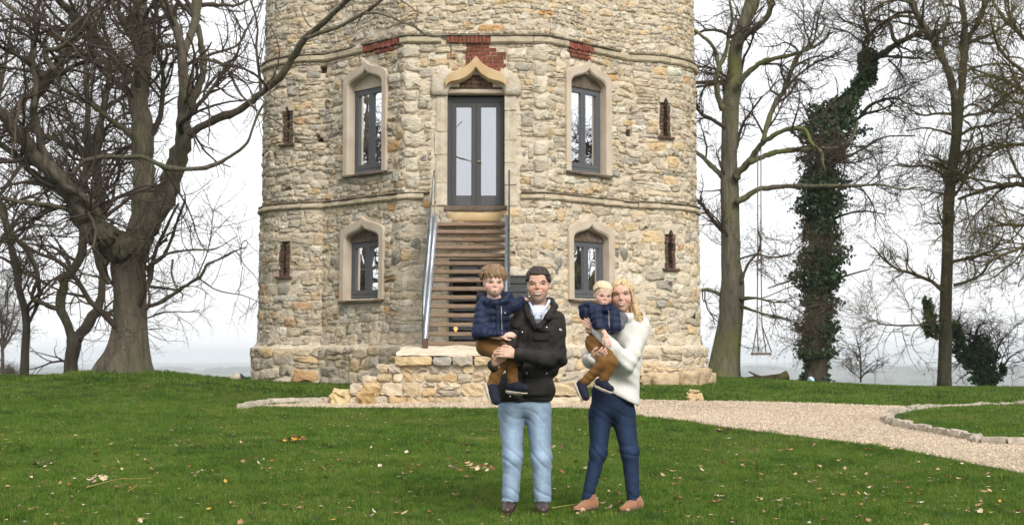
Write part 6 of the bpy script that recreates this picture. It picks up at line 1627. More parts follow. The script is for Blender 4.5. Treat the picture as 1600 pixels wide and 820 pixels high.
    def hair(s, name, m, parent, style, seed=0):
        """shell of the scalp plus combed locks; the lock flow depends on the style"""
        r = np.random.default_rng(seed); S_ = s.s; w = s.w; B = SDF(.0038)
        def on(th, ph, lift=0.0):      # point on the scalp: th from the crown, ph round (0 = face)
            rx, ry, rz = .079 + lift, .099 + lift, .089 + lift
            return np.array([rx * math.sin(th) * math.sin(ph), .012 - ry * math.sin(th) * math.cos(ph), .034 + rz * math.cos(th)])
        B.ell(w((0, .020, .040)), np.array([.079, .094, .086]) * S_, s.R, .01 * S_)
        cut = dict(short=(0, -.120, -.012), mop=(0, -.118, -.030), baby=(0, -.124, -.018), long=(0, -.118, -.020))[style]
        rad = dict(short=(.068, .085, .083), mop=(.066, .085, .074), baby=(.074, .086, .086), long=(.070, .085, .092))[style]
        B.ell(w(cut), np.array(rad) * S_, s.R, .012 * S_, True)
        B.ell(w((0, .03, -.16)), np.array([.2, .085, .12]) * S_, s.R, .02 * S_, True) if style in ('short', 'baby') else None
        nl = dict(short=420, mop=420, baby=360, long=420)[style]
        for i in range(nl):
            ph = r.uniform(-PI, PI); 
            if style == 'short':
                th0 = r.uniform(.1, 1.5); lim = 1.28 if abs(ph) < .75 else 1.75
                if th0 > lim - .2: th0 = lim - .3
                part = .5; a = on(th0, ph, .002); ph2 = ph + (.35 if abs(ph) < 1.3 else .0) ; b = on(min(th0 + r.uniform(.3, .5), lim), ph2, r.uniform(.002, .0045)); mid = on(min(th0 + .2, lim), (ph + ph2) / 2, .005 + (.006 if abs(ph) < 1 and th0 > .3 else 0))
                rr = r.uniform(.0028, .0048); pts = [a, mid, b]
            elif style == 'mop':
                th0 = r.uniform(.05, 1.0); lim = 1.58 + .09 * r.normal() if abs(ph) < .75 else 2.22 + .1 * r.normal() if abs(ph) < 2 else 2.4
                lf = r.uniform(.008, .020) + .010 * (abs(ph) > .9); th1 = min(th0 + r.uniform(.5, 1.0), lim); sw_ = .22 * r.normal() + .15; pts = [on(th0, ph, .004), on((th0 + th1) / 2, ph + sw_ * .5, lf + .004), on(th1, ph + sw_, lf)]; rr = r.uniform(.003, .0055)
            elif style == 'baby':
                th0 = r.uniform(.05, 1.1); lim = 1.22 + .1 * r.normal() if abs(ph) < .8 else 2.0; sw_ = -.35 + .15 * r.normal(); th1 = min(th0 + r.uniform(.4, .8), lim); lf = r.uniform(.003, .009); pts = [on(th0, ph, .003), on((th0 + th1) / 2, ph + sw_ * .5, lf + .003), on(th1, ph + sw_, lf)]; rr = r.uniform(.0028, .005)
            else:                       # long: parted, drawn back over the ears and down behind the shoulder
                th0 = r.uniform(.05, 1.3)
                if abs(ph) < .55 and th0 > .75: th0 = .5
                sg = 1 if ph > 0 else -1; th1 = min(th0 + .6, 1.7); ph1 = sg * min(abs(ph) + .45, 2.6); pts = [on(th0, ph, .003), on((th0 + th1) / 2, (ph + ph1) / 2, .008), on(th1, ph1, .006)]; rr = r.uniform(.003, .0055)
            rs = np.array([.7, 1.0, .45]) * rr * S_
            B.chain([w(p) for p in pts], rs, .011 if style == 'short' else .008)
        if style == 'long':
            for i in range(260):
                sg = 1 if r.random() < .72 else -1; x = sg * r.uniform(.052, .090); y = r.uniform(-.02, .075); a = np.array([x * .92, y, .02 + r.uniform(-.02, .02)]); ln = r.uniform(.12, .25) if sg > 0 else r.uniform(.06, .13)
                fl = r.uniform(.0, .05) * sg; b = np.array([x + fl * .3, y + .01, -.05]); c = np.array([x + fl + sg * .012, y + .015 + r.uniform(-.02, .02), -.05 - ln * .6]); d = np.array([x + fl * 1.2 + sg * r.uniform(-.005, .02), y + .01 + r.uniform(-.02, .03), -.05 - ln])
                B.chain([w(p) for p in (a, b, c, d)], np.array([.004, .0058, .005, .0022]) * S_ * r.uniform(.7, 1.2), .007)
            for i in range(30):        # soft front strands along the temples
                sg = 1 if i % 2 else -1; a = np.array([sg * .045, -.055, .085 + r.normal() * .006]); b = np.array([sg * .072, -.055 + r.uniform(0, .03), .03]); c = np.array([sg * .082, -.02 + r.uniform(0, .04), -.05]); B.chain([w(p) for p in (a, b, c)], np.array([.005, .007, .006]) * S_, .004)
        V, Qd = B.build(); V = relax(V, Qd, 9 if style == 'short' else 3); return mesh_obj(name, V, Qd, m, parent, True)

def hand(B, wrist, aim, palmn, s=1.0, curl=.6, spread=.10, thumb=1, fing=None):
    """wrist: point; aim: direction of the fingers; palmn: direction the palm faces; thumb: side (+1/-1 of aim x palmn); the fingers curl towards the palm"""
    a = unit(np.array(aim, float)[None])[0]; pn = np.array(palmn, float); pn = unit((pn - a * (pn @ a))[None])[0]; sd_ = np.cross(a, pn) * thumb; w_ = np.array(wrist, float)
    pc = w_ + a * .045 * s
    B.cap(w_, w_ + a * .02 * s, .024 * s, .026 * s, .015 * s)
    for o in (-.026, -.009, .009, .026): B.cap(w_ + a * .015 * s + sd_ * o * .7 * s, w_ + a * .085 * s + sd_ * o * s, .0135 * s, .0125 * s, .010 * s)
    ln = (.062, .074, .080, .070)
    for i, o in enumerate((-.030, -.010, .0105, .031)):
        p = w_ + a * (.086 + (.006 if 0 < i < 3 else 0)) * s + sd_ * o * s; d = unit((a + sd_ * o * 4 * spread)[None])[0]; c0 = curl * (fing[i] if fing else 1.0)
        rs = (.0098, .0090, .0082, .0068); segs = (.46, .32, .24); an = 0.0; pts = [p]
        for k_, f in enumerate(segs):
            an += c0 * (.55, .85, .6)[k_]; dd = d * math.cos(an) + pn * math.sin(an); p = p + dd * ln[i] * f * s; pts.append(p)
        B.chain(pts, [x * s for x in rs], .0035 * s)
    t0 = w_ + a * .022 * s + sd_ * .024 * s; t1 = t0 + (a * .030 + sd_ * .024 + pn * .012) * s; t2 = t1 + (a * .030 + sd_ * .008 + pn * .012) * s; t3 = t2 + (a * .020 - sd_ * .002 + pn * .010) * s
    B.chain([t0, t1, t2, t3], [.014 * s, .0118 * s, .0105 * s, .0078 * s], .008 * s)

def shoe(parent, heel, toe, r, m_up, m_sole, up, name='shoe', sole=.012, cut=None, ankle=None, k=.02, pointy=.8, ra=None):
    heel, toe, up = np.array(heel), np.array(toe), unit(np.array(up, float)[None])[0]; a = unit((toe - heel)[None])[0]; L_ = np.linalg.norm(toe - heel)
    B = SDF(.0055); mid = heel + a * L_ * .5
    B.cap(heel + up * r * .35, mid + up * r * .25, r * .98, r * .98, k); B.cap(mid + up * r * .12, toe - up * r * .05, r * .98, r * pointy, k)
    if ankle is not None: B.cap(heel + up * r * .5 + a * r * .15, np.array(ankle), ra or r * .98, ra or r * .98, k)
    B.plane(heel - up * r * .62, -up); o = cloth(name, B, m_up, parent, 1)
    Bs = SDF(.0055); Bs.cap(heel - up * r * .4, mid - up * r * .4, r * 1.06, r * 1.02, .01); Bs.cap(mid - up * r * .4, toe - up * r * .4, r * 1.04, r * pointy * 1.06, .01); Bs.plane(heel - up * (r * .62 + sole), -up); Bs.plane(heel - up * (r * .62 - sole * .9), up); cloth('sole', Bs, m_sole, o, 1)
    return o, a, up
# ---------------------------------------------------------------- the family
from mathutils.bvhtree import BVHTree
def patch(name, target, corners, m, parent, nx=6, ny=5, th=.006, lift=.002, round_=0.0):
    """a cloth patch laid on the front of target; corners: 4 pixels (clockwise from top left)"""
    V, Qd = GEO[target]; bv = BVHTree.FromPolygons(V.tolist(), Qd.tolist()); c = np.array(corners, float); O = np.array([0, 0, CAMZ]); top, bot = [], []
    for j in range(ny):
        for i in range(nx):
            u, v = i / (nx - 1), j / (ny - 1); p = (c[0] * (1 - u) + c[1] * u) * (1 - v) + (c[3] * (1 - u) + c[2] * u) * v
            if round_ and v > .5: p[1] += round_ * math.sin(PI * u) * (v - .5)
            r = ray(*p); r = r / np.linalg.norm(r); h = bv.ray_cast(Vector(O), Vector(r), 30)
            h0 = np.array(h[0]) if h[0] is not None else (top[-1] if top else q(p[0], p[1], -.1))
            top.append(h0 - r * (lift + th)); bot.append(h0 + r * .003)
    n = nx * ny; F = []
    for j in range(ny - 1):
        for i in range(nx - 1): a = j * nx + i; F.append((a, a + nx, a + nx + 1, a + 1))
    bd = [i for i in range(nx)] + [j * nx + nx - 1 for j in range(1, ny)] + [(ny - 1) * nx + i for i in range(nx - 2, -1, -1)] + [j * nx for j in range(ny - 2, 0, -1)]
    for k_ in range(len(bd)): a, b = bd[k_], bd[(k_ + 1) % len(bd)]; F.append((a, b, n + b, n + a))
    return mesh_obj(name, np.array(top + bot), F, m, parent, True), bv
def stud(bv, px, py, r, m, parent, name='stud'):
    rr = ray(px, py); rr = rr / np.linalg.norm(rr); h = bv.ray_cast(Vector((0, 0, CAMZ)), Vector(rr), 30)
    if h[0] is None: return
    V, F = uvsphere(np.array(h[0]) - rr * .012, r, 10, 6, (1, .6, 1)); mesh_obj(name, V, F, m, parent, True)
GEO = {}
def cl(name, sdf, m, parent, it=2, attr=None):
    V, Qd = sdf.build(); V = relax(V, Qd, it); o = mesh_obj(name, V, Qd, m, parent, True, attr(V) if attr else None); GEO[o] = (V, Qd); return o

# ================ the man
gm = ghit(822, 800)
MAN = thing('person', gm, 'tall man in dark quilted jacket and pale washed jeans holding the older boy', 'person')
mh = Head(q(841, 445.5, -.01), 1.09, ex=.0365, mw=.0355, ez=-.001, yaw=-4, pitch=-2, roll=-2, smile=1.0, jaw=1.08, lid='man')
B = SDF(.0048); mh.add(B)
B.chain([q(841, 455, .03), q(841, 482, .035), q(840, 500, .02)], [.060, .060, .07], .03)
B.chain([q(840, 500, .02), q(836, 560, .01), q(822, 630, 0)], [.10, .12, .12], .04)
B.chain([q(842, 505, .02), q(867, 503, .01), q(872, 560, -.04), q(830, 554, -.34)], [.06, .045, .035, .026], .03)
B.chain([q(838, 505, .02), q(808, 500, 0), q(785, 556, -.05), q(780, 565, -.20)], [.06, .045, .035, .026], .03)
for a, b in (((801, 640), (797, 786)), ((840, 640), (848, 786))): B.chain([q(*a, 0), q((a[0] + b[0]) / 2, 715, -.01), q(*b, .02)], [.07, .05, .035], .03); B.cap(q(*b, .02), q(b[0] - 2, 796, -.10), .035, .03)
# left hand comes across from the right and closes over the boy's leg; the other one cups from below
hand(B, q(807, 554, -.395), q(780, 549, -.425) - q(807, 554, -.395), (-.1, .9, -.25), 1.0, .60, .05, -1, (1.0, .9, .9, 1.1))
hand(B, q(772, 569, -.34), q(790, 553, -.42) - q(772, 569, -.34), (.1, .6, .7), .95, .5, .05, 1)
body = cl('body', B, M['skin_man'], MAN, 1, lambda V: {'tint': mh.tint(V)})
mh.details(body, M['brow_dark'], [.09, .055, .03]); mh.hair('hair', M['hair_dark'], MAN, 'short', 3)
# jeans
def leg_fade(knees, lo=.86, hi=1.14):
    def f(V):
        t = np.full((len(V), 3), lo)
        for (a, b, c) in knees:
            for p0, p1 in ((a, b), (b, c)):
                d = p1 - p0; u = np.clip(((V - p0) @ d) / (d @ d), 0, 1); dist = np.linalg.norm((V - p0 - d * u[:, None])[:, [0, 2]], axis=1)
                t += ((hi - lo) * np.exp(-(dist / .045) ** 2) * (V[:, 1] < p0[1] + .02) * (.55 + .45 * np.sin(PI * np.clip(u, 0, 1))))[:, None] * .6
        z = V[:, 2]; wv = vnoise(V * [1, 1, 2.4], 26, 4); return {'tint': np.clip(t + .05 * wv[:, None], .5, 1.4)}
    return f
B = SDF(.006)
hp = [q(820, 622, .0), q(822, 640, .0)]
B.ell(q(820, 630, .0), (.185, .125, .12), k=.05)
K1 = (q(799, 642, -.01), q(801, 715, -.035), q(797, 784, .0)); K2 = (q(841, 642, -.01), q(846, 715, -.035), q(848, 784, .0))
B.chain(K1, [.098, .070, .062], .035); B.chain(K2, [.098, .071, .062], .035)
B.plane(q(797, 783.5, 0), (0, 0, -1))
def jw(C):
    z = C[:, 2]; zk = q(800, 718)[2]; za = q(800, 772)[2]; zh = q(800, 650)[2]
    g = .0055 * np.exp(-((z - zk) / .09) ** 2) + .005 * np.exp(-((z - za) / .06) ** 2) + .003 * np.exp(-((z - zh) / .07) ** 2) + .0006
    return .62 * g * (2.4 * (1 - np.abs(np.sin(z * 34 + C[:, 0] * 24 + 2.6 * vnoise(C * [1, 1, .7], 14, 2)))) ** 2 - .7)
B.wrinkle(jw); jeans = cl('jeans', B, M['denim_light'], MAN, 1, leg_fade((K1, K2), .70, 1.32))
mb = MB()
for K, sx in ((K1, -.97), (K2, .97)):      # side seams
    P = [K[0] + [sx * .098, -.01, 0], K[1] + [sx * .071, -.01, 0], K[2] + [sx * .062, -.01, .012]]; mb.tube(catmull(np.array(P), 10), .0025, 5)
mb.build('seams', flat('denim_seam', (.17, .24, .33), .9), jeans)
for hx, tx in ((797, 792), (848, 848)):
    h, t = q(hx, 797, .05), q(tx, 801.5, -.16); h[2], t[2] = gm[2] + .043, gm[2] + .040
    s_, a, up = shoe(MAN, h, t, .045, M['shoe_brown'], M['shoe_brown'], (0, 0, 1), ankle=q(hx, 782, .01), pointy=.78)
    for k_ in range(4):
        f = .42 + .12 * k_; c = h + (t - h) * f + np.array([0, 0, .048 - .008 * k_]); mb = MB(); mb.tube([c + [-.022, 0, -.004], c + [0, -.004, .004], c + [.022, 0, -.004]], .0035, 5); mb.build('lace', M['cord_collar'], s_)
# shirt and knit in the open neck
B = SDF(.005); B.chain([q(840, 478, .01), q(840, 494, -.02), q(838, 520, -.03)], [.068, .083, .085], .03); B.plane(q(840, 480, 0), unit(np.array([[0, .25, 1.0]]))[0]); B.plane(q(838, 502, 0), (0, -.1, -1)); shirt = cl('shirt', B, M['shirt'], MAN)
for px0, px1, tipx in ((831, 826, 835), (851, 858, 846)):
    mb = MB(); P = np.array([q(px1, 470, .03), q(px1 + (3 if px1 < 840 else -3), 476, -.06), q((px0 + tipx) / 2, 486, -.105), q(tipx, 494, -.12)]); mb.tube(catmull(P, 10), np.linspace(.014, .007, 10), 8); mb.build('shirt_collar', M['shirt'], shirt, True)
B = SDF(.005); B.chain([q(839, 496, -.02), q(838, 525, -.03)], [.088, .09], .03); B.plane(q(839, 497, 0), (0, .5, 1)); cl('knit', B, M['greyknit'], MAN)
# jacket
B = SDF(.0065)
B.ell(q(842, 522, .01), (.195, .135, .17), k=.06); B.chain([q(818, 500, .02), q(866, 501, .02)], [.085, .08], .05)
B.ell(q(833, 570, .0), (.195, .14, .16), k=.07); B.chain([q(800, 612, -.005), q(840, 612, -.005)], [.12, .118], .06); B.ell(q(820, 608, -.01), (.215, .15, .14), k=.05)
SL = [q(865, 503, .01), q(872, 560, -.05), q(845, 560, -.27), q(810, 554, -.385)]
B.chain(SL, [.080, .063, .057, .048], .03)
B.chain([q(812, 503, .0), q(790, 556, -.08), q(779, 566, -.20), q(772, 571, -.31)], [.075, .062, .055, .046], .03)
B.chain([q(823, 470, .06), q(822, 480, -.04), q(829, 496, -.115), q(834, 508, -.140)], [.024, .026, .024, .018], .012)      # stand collar
B.chain([q(861, 470, .06), q(866, 479, -.035), q(856, 496, -.11), q(842, 512, -.140)], [.024, .026, .024, .018], .012); B.chain([q(823, 470, .06), q(842, 468, .085), q(861, 470, .06)], [.024, .026, .024], .012)
B.ell(q(840, 481, -.09), (.046, .10, .080), k=.012, sub=True); B.cap(q(841, 470, .02), q(840, 492, -.06), .066, .03, .012, None, True)
B.plane(q(820, 627, 0), (0.02, 0, -1))
def jk(C):
    z = C[:, 2]; zw = q(830, 585)[2]; fold = .0065 * np.exp(-((z - zw) / .10) ** 2) + .003
    el = np.exp(-(np.linalg.norm(C - SL[1], axis=1) / .15) ** 2) * .005
    return .7 * 1.3 * fold * np.sin(z * 44 + C[:, 0] * 30 + 2 * vnoise(C, 9, 5)) + el * np.sin(z * 80 - C[:, 0] * 70) + .0018 * vnoise(C, 60, 9)
B.wrinkle(jk); jacket = cl('jacket', B, M['waxjacket'], MAN, 1)
f1, bv = patch('pocket_flap', jacket, [(832, 509), (859, 511), (859, 518), (832, 516)], M['waxplain'], jacket, 8, 4, .008, round_=3); patch('breast_pocket', jacket, [(833, 512), (858, 513), (857, 533), (833, 533)], M['waxjacket'], jacket, 7, 6, .004, .001)
patch('pocket_flap', jacket, [(817, 579), (858, 579), (859, 588), (817, 589)], M['waxplain'], jacket, 9, 4, .010, round_=3); patch('hip_pocket', jacket, [(818, 583), (857, 583), (858, 619), (818, 619)], M['waxjacket'], jacket, 8, 8, .009, .002)
patch('pocket_flap', jacket, [(800, 506), (811, 507), (811, 513), (800, 512)], M['waxplain'], jacket, 5, 4, .008)
patch('placket', jacket, [(812, 508), (824, 508), (812, 624), (800, 624)], M['waxplain'], jacket, 4, 24, .005); patch('shoulder_yoke', jacket, [(850, 494), (868, 491), (872, 497), (852, 500)], M['waxplain'], jacket, 6, 4, .004)
for px, py in ((836, 511.5), (854, 511.5), (816, 519), (823, 582.5), (854, 583), (812, 570), (808, 596), (805, 616), (797, 619)): stud(bv, px, py, .0075, M['stud'], jacket)
patch('sleeve_badge', jacket, [(874, 513), (878, 514), (878, 517.5), (874, 517)], M['stud'], jacket, 3, 3, .003)
patch('cuff', jacket, [(803, 546), (809, 545), (809, 568), (803, 567)], M['waxplain'], jacket, 4, 6, .006)
mb = MB(); c = q(772, 569.5, -.325); d = unit((q(779, 566, -.16) - q(772, 571, -.235))[None])[0]; mb.tube([c - d * .012, c + d * .012], .036, 14); mb.build('watch', M['watch'], MAN, True)

# ================ the boy on his arm
BOY = thing('person', q(770, 632, -.3), 'young boy with brown mop hair in navy padded jacket sitting on the man\'s arm', 'person')
bh_ = Head(q(771.5, 441.5, -.17), .93, ex=.0325, ez=-.003, yaw=7, pitch=2, roll=1, child=1.0, smile=.3)
B = SDF(.0045); bh_.add(B); B.chain([q(771, 452, -.14), q(772, 472, -.14)], [.045, .05], .02); B.chain([q(772, 476, -.14), q(768, 535, -.14)], [.07, .08], .03)
B.chain([q(772, 480, -.14), q(792, 480, -.15), q(804, 477, -.10), q(814, 470, -.05)], [.04, .028, .026, .020], .015); B.chain([q(770, 482, -.14), q(752, 482, -.16), q(750, 520, -.22), q(783, 527, -.315)], [.05, .035, .028, .02], .02)
B.chain([q(760, 540, -.15), q(783, 558, -.32), q(769, 600, -.29)], [.05, .038, .025], .02); B.chain([q(775, 540, -.15), q(797, 556, -.29), q(800, 600, -.27)], [.05, .038, .025], .02)
hand(B, q(784, 525.5, -.335), q(798, 522, -.36) - q(784, 525.5, -.335), (.1, .6, -.6), .66, .55, .08, -1); hand(B, q(812, 471, -.055), q(824, 465.5, -.02) - q(812, 471, -.055), (0, .5, -.9), .60, .5, .08, 1)
bb = cl('body', B, M['skin_child'], BOY, 1, lambda V: {'tint': bh_.tint(V)}); bh_.details(bb, M['brow_fair'], [.16, .11, .07]); bh_.hair('hair', M['hair_brown'], BOY, 'mop', 5)
B = SDF(.0055)
B.ell(q(772, 492, -.15), (.112, .105, .115), k=.03, rib=(.050, .011, .2)); B.ell(q(770, 518, -.15), (.122, .115, .115), k=.03, rib=(.050, .011, .72))
B.chain([q(756, 478, -.15), q(788, 478, -.15)], [.058, .055], .04)
B.chain([q(754, 482, -.17), q(749, 520, -.23)], [.056, .054], .02, (.048, .010, .1)); B.chain([q(749, 520, -.23), q(783, 526, -.32)], [.054, .044], .02, (.046, .009, .3))
B.chain([q(790, 481, -.15), q(804, 477, -.10), q(813, 471, -.055)], [.052, .046, .038], .02, (.044, .012, .2))
B.chain([q(752, 464, -.10), q(760, 471, -.215), q(775, 474, -.245), q(789, 470, -.20), q(793, 463, -.11)], [.022, .026, .024, .024, .022], .02); B.chain([q(752, 464, -.1), q(771, 462, -.05), q(793, 463, -.11)], [.03, .035, .03], .03)
B.plane(q(770, 540, 0), (.0, -.2, -1)); B.wrinkle(lambda C: .0042 * vnoise(C, 62, 3) + .003 * np.sin(C[:, 0] * 110 + 3 * vnoise(C, 24, 1)) * np.clip(vnoise(C, 14, 4), 0, 1))
pj = cl('padded_jacket', B, M['puffer'], BOY, 1); patch('zip', pj, [(782.5, 478), (784, 478), (786, 538), (784.5, 538)], M['zip'], pj, 3, 14, .003); _, bv = patch('placket', pj, [(774, 477), (781, 477), (783, 539), (776, 539)], M['puffer'], pj, 3, 14, .005)
stud(bv, 789, 489, .006, M['stud'], pj); B = SDF(.0055); B.chain([q(757, 468, -.17), q(766, 472, -.235), q(777, 472, -.24), q(786, 467, -.20)], [.017, .020, .020, .017], .012); cl('collar_lining', B, M['puffer_dark'], pj)
B = SDF(.0055); B.ell(q(766, 540, -.15), (.098, .10, .075), k=.03); L1 = [q(758, 541, -.17), q(786, 556, -.305), q(769, 601, -.285)]; L2 = [q(776, 541, -.16), q(798, 556, -.285), q(801, 600, -.27)]
B.chain(L1, [.066, .050, .039], .025); B.chain(L2, [.064, .050, .040], .025); B.plane(L1[2] + (L1[2] - L1[1]) * .0, L1[2] - L1[1]) if False else None
B.wrinkle(lambda C: .002 * np.sin(C[:, 2] * 105 + C[:, 0] * 45 + 4 * vnoise(C, 18, 6)) + .001 * vnoise(C, 60, 2)); cl('corduroy_trousers', B, M['mustard'], BOY, 1)
def kid_shoe(P, heel, toe, r, up, ankle): 
    o, a, u = shoe(P, heel, toe, r, M['shoe_navy'], M['sole_white'], up, sole=.013, ankle=ankle, pointy=.86); h, t = np.array(heel), np.array(toe); sd_ = np.cross(a, u)
    for k_ in range(2): c = h + (t - h) * (.48 + .16 * k_) + u * r * .95; mb = MB(); mb.tube([c - sd_ * r * .7 - u * .008, c + u * .002, c + sd_ * r * .7 - u * .008], .0045, 5); mb.build('strap', M['puffer_dark'], o)
kid_shoe(BOY, q(766, 603, -.28), q(776, 626, -.38), .036, (.92, -.25, .38), L1[2]); kid_shoe(BOY, q(798, 607, -.27), q(820, 606, -.36), .036, (.05, -.1, 1), L2[2])

# ================ the woman
gw = ghit(950, 800)
WOM = thing('person', gw, 'smiling woman with long honey blond hair in white jumper and dark skinny jeans', 'person')
wh = Head(q(972, 463, -.05), .99, ex=.033, mw=.0325, yaw=-9, pitch=-1, roll=-3, smile=1.0, jaw=.92, lid='woman')
B = SDF(.0048); wh.add(B); B.chain([q(975, 472, -.01), q(979, 496, .01), q(980, 512, .01)], [.048, .050, .06], .03); B.chain([q(980, 512, .01), q(970, 580, .0), q(957, 635, 0)], [.08, .09, .10], .04)
B.chain([q(985, 512, .01), q(1000, 512, 0), q(978, 566, -.16), q(938, 522, -.25)], [.05, .04, .032, .022], .03); B.chain([q(965, 510, 0), q(950, 512, 0), q(926, 562, -.12), q(927, 561, -.2)], [.05, .04, .03, .022], .03)
for a, k_, b in (((940, 645), (935, 705), (920, 786)), ((972, 645), (983, 705), (990, 788))): B.chain([q(*a, 0), q(*k_, -.02), q(*b, .02)], [.065, .045, .03], .03); B.cap(q(*b, .02), q(b[0] - 12, 797, -.08), .03, .026)
hand(B, q(935, 517, -.262), q(919, 505, -.245) - q(935, 517, -.262), (.0, .9, .2), .88, .35, .07, 1); hand(B, q(926, 560, -.30), q(945, 551, -.405) - q(926, 560, -.30), (.05, .75, .5), .9, .55, .07, 1)
wb = cl('body', B, M['skin_woman'], WOM, 1, lambda V: {'tint': wh.tint(V)}); wh.details(wb, M['brow_fair'], [.10, .09, .07]); wh.hair('hair', M['hair_honey'], WOM, 'long', 9)
B = SDF(.006); B.ell(q(957, 634, .0), (.158, .122, .12), k=.05); B.ell(q(957, 612, .0), (.155, .115, .11), k=.05); W1 = (q(938, 648, -.01), q(935, 706, -.03), q(918, 777, .01)); W2 = (q(974, 648, -.01), q(984, 706, -.04), q(990, 782, .01))
B.chain(W1, [.090, .061, .043], .035); B.chain(W2, [.092, .064, .046], .035); B.plane(q(918, 778, 0), (.0, 0, -1)) if False else None
def ww(C):
    z = C[:, 2]; zk = q(960, 706)[2]; za = q(960, 770)[2]; zh = q(960, 648)[2]; g = .0045 * np.exp(-((z - zk) / .07) ** 2) + .004 * np.exp(-((z - za) / .06) ** 2) + .003 * np.exp(-((z - zh) / .06) ** 2) + .0008
    return .60 * g * (2.2 * (1 - np.abs(np.sin(z * 40 + C[:, 0] * 28 + 2.6 * vnoise(C * [1, 1, .7], 16, 7)))) ** 2 - .7)
B.wrinkle(ww); wj = cl('jeans', B, M['denim_dark'], WOM, 1, leg_fade((W1, W2), .70, 1.9))
for h, t, an in (((926, 795), (900, 800.5), (922, 776)), ((996, 798), (972, 804), (993, 780))):
    hh, tt = q(*h, .03), q(*t, -.10); hh[2], tt[2] = gw[2] + .045, gw[2] + .034; shoe(WOM, hh, tt, .037, M['suede'], M['shoe_brown'], (0, 0, 1), 'ankle_boot', .008, ankle=q(*an, .012), pointy=.60, ra=.045, k=.028)
B = SDF(.0062); B.ell(q(983, 528, .0), (.125, .115, .16), k=.06); B.chain([q(962, 506, .01), q(998, 506, .01)], [.065, .070], .05); B.ell(q(974, 575, -.01), (.135, .125, .15), k=.07); B.chain([q(948, 612, -.01), q(976, 618, -.01)], [.112, .118], .06)
WS = [q(1000, 513, -.01), q(980, 566, -.15), q(955, 542, -.235), q(934, 517, -.255)]
B.chain(WS, [.074, .066, .054, .042], .035); B.chain([q(952, 512, .0), q(925, 558, -.10), q(922, 563, -.18), q(927, 560, -.29)], [.06, .056, .050, .042], .03)
B.chain([q(967, 492, -.055), q(981, 496, -.075), q(995, 490, -.02), q(990, 484, .06), q(972, 486, .06), q(967, 492, -.055)], [.026, .028, .03, .03, .028, .026], .025)
hem0, hem1 = q(926, 600, 0), q(997, 632, 0); hd = hem1 - hem0; B.plane(hem0, unit(np.array([[hd[2], 0.0, -hd[0]]]))[0])
B.wrinkle(lambda C: .009 * np.sin(C[:, 0] * 30 + C[:, 2] * 34 + 1.6 * vnoise(C, 9, 8)) * np.clip((q(970, 530)[2] - C[:, 2]) / .2, .25, 1) + .004 * np.sin(C[:, 2] * 80 + C[:, 0] * 60) * np.exp(-(np.linalg.norm(C - WS[1], axis=1) / .14) ** 2))
cl('jumper', B, M['jumper'], WOM, 1)
B = SDF(.006); B.chain([q(966, 489, -.10), q(973, 497, -.12), q(968, 508, -.15), q(962, 516, -.16)], [.026, .034, .034, .028], .02); cl('grey_scarf', B, M['greyknit'], WOM)

# ================ the toddler
TOD = thing('person', q(930, 626, -.3), 'blond toddler in hooded navy padded jacket held up by the woman in white', 'person')
th_ = Head(q(941.5, 461, -.20), .77, yaw=13, pitch=8, roll=4, child=1.0, smile=.05)
B = SDF(.0042); th_.add(B); B.chain([q(941, 470, -.17), q(941, 486, -.17)], [.036, .045], .02); B.chain([q(941, 488, -.17), q(936, 530, -.17)], [.06, .065], .03)
B.chain([q(930, 487, -.24), q(938, 510, -.30), q(946, 523, -.335)], [.035, .026, .018], .02); B.chain([q(930, 538, -.19), q(945, 564, -.33), q(913, 598, -.29)], [.045, .032, .022], .02); B.chain([q(938, 538, -.19), q(955, 566, -.33), q(941, 597, -.33)], [.045, .032, .022], .02)
hand(B, q(946, 523, -.345), q(951, 538, -.36) - q(946, 523, -.345), (-.3, .8, 0), .60, .35, .10, -1)
tb = cl('body', B, M['skin_child'], TOD, 1, lambda V: {'tint': th_.tint(V)}); th_.details(tb, M['brow_fair'], [.10, .13, .17]); th_.hair('hair', M['hair_blond'], TOD, 'baby', 8)
B = SDF(.0052); B.ell(q(941, 500, -.17), (.10, .095, .11), k=.03, rib=(.044, .010, .1)); B.ell(q(939, 514, -.17), (.106, .10, .09), k=.03, rib=(.044, .010, .7)); B.ell(q(916, 487, -.15), (.054, .065, .062), k=.02); B.ell(q(921, 497, -.17), (.055, .055, .045), k=.02); B.chain([q(908, 480, -.14), q(918, 475, -.2), q(928, 478, -.215)], [.022, .02, .016], .012)
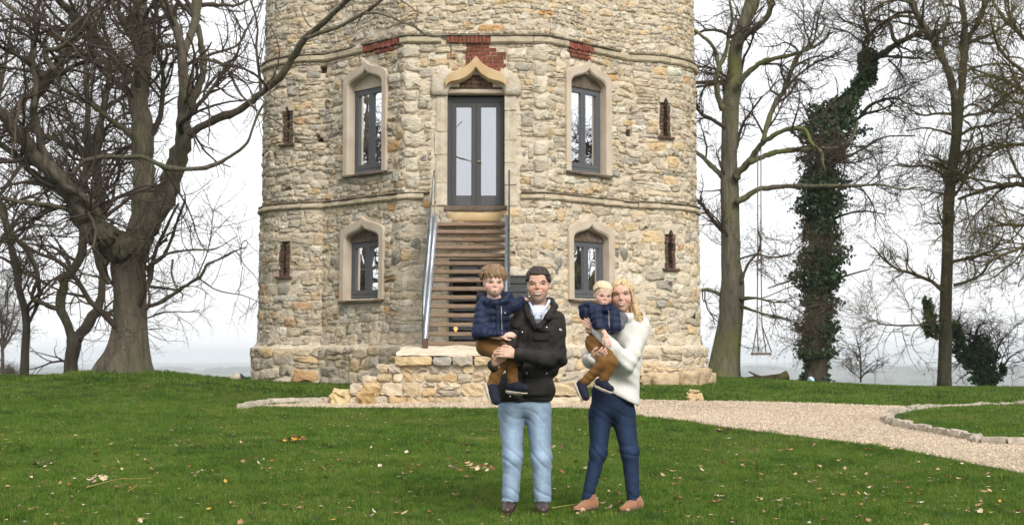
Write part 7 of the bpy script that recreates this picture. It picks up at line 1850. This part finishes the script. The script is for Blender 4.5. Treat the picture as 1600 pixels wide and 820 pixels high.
B.chain([q(929, 487, -.235), q(937, 510, -.30)], [.050, .046], .015, (.044, .013, .1)); B.chain([q(937, 510, -.30), q(945, 523, -.335)], [.046, .038], .015, (.04, .010, .2)); B.chain([q(958, 490, -.2), q(960, 512, -.24)], [.05, .045], .03, (.044, .008, .1))
B.chain([q(925, 478, -.17), q(934, 481, -.245), q(946, 483, -.26), q(957, 479, -.22)], [.020, .022, .022, .02], .02); B.plane(q(940, 529, 0), (0, -.2, -1)); B.wrinkle(lambda C: .0028 * vnoise(C, 75, 5) + .002 * np.sin(C[:, 0] * 140 + 2 * vnoise(C, 20, 2)))
tj = cl('padded_jacket', B, M['puffer'], TOD, 1); B = SDF(.005); B.chain([q(934, 477, -.235), q(945, 480, -.265), q(956, 476, -.225)], [.016, .018, .016], .012); cl('collar_lining', B, M['puffer_dark'], tj)
patch('zip', tj, [(950.5, 485), (951.8, 485), (953, 527), (951.7, 527)], M['zip'], tj, 3, 10, .003)
B = SDF(.0052); B.ell(q(932, 533, -.19), (.082, .085, .066), k=.03); T1 = [q(928, 540, -.21), q(944, 566, -.345), q(912, 598, -.295)]; T2 = [q(938, 540, -.2), q(956, 566, -.345), q(941, 597, -.335)]
B.chain(T1, [.058, .044, .034], .02); B.chain(T2, [.056, .044, .034], .02); B.wrinkle(lambda C: .0018 * np.sin(C[:, 2] * 115 + C[:, 0] * 50 + 4 * vnoise(C, 18, 3)) + .001 * vnoise(C, 60, 2)); cl('corduroy_trousers', B, M['mustard'], TOD, 1)
kid_shoe(TOD, q(905, 602, -.28), q(916, 620, -.37), .031, (.85, -.3, .5), T1[2]); kid_shoe(TOD, q(936, 600, -.32), q(954, 607, -.40), .031, (.25, -.2, .95), T2[2])
# ================================================================== hazy winter air over the far land
def haze():
    m = bpy.data.materials.new('pale_haze'); m.use_nodes = True; t = m.node_tree; t.nodes.clear()
    o = t.nodes.new('ShaderNodeOutputMaterial'); v = t.nodes.new('ShaderNodeVolumePrincipled'); v.inputs['Color'].default_value = (.86, .91, .985, 1); v.inputs['Density'].default_value = .00030; v.inputs['Anisotropy'].default_value = .1
    t.links.new(v.outputs[0], o.inputs['Volume'])
    mb = MB(); mb.box((-9400, -400, -62), (9400, 8900, 26)); mb.build('haze', m, kind='stuff')
haze()
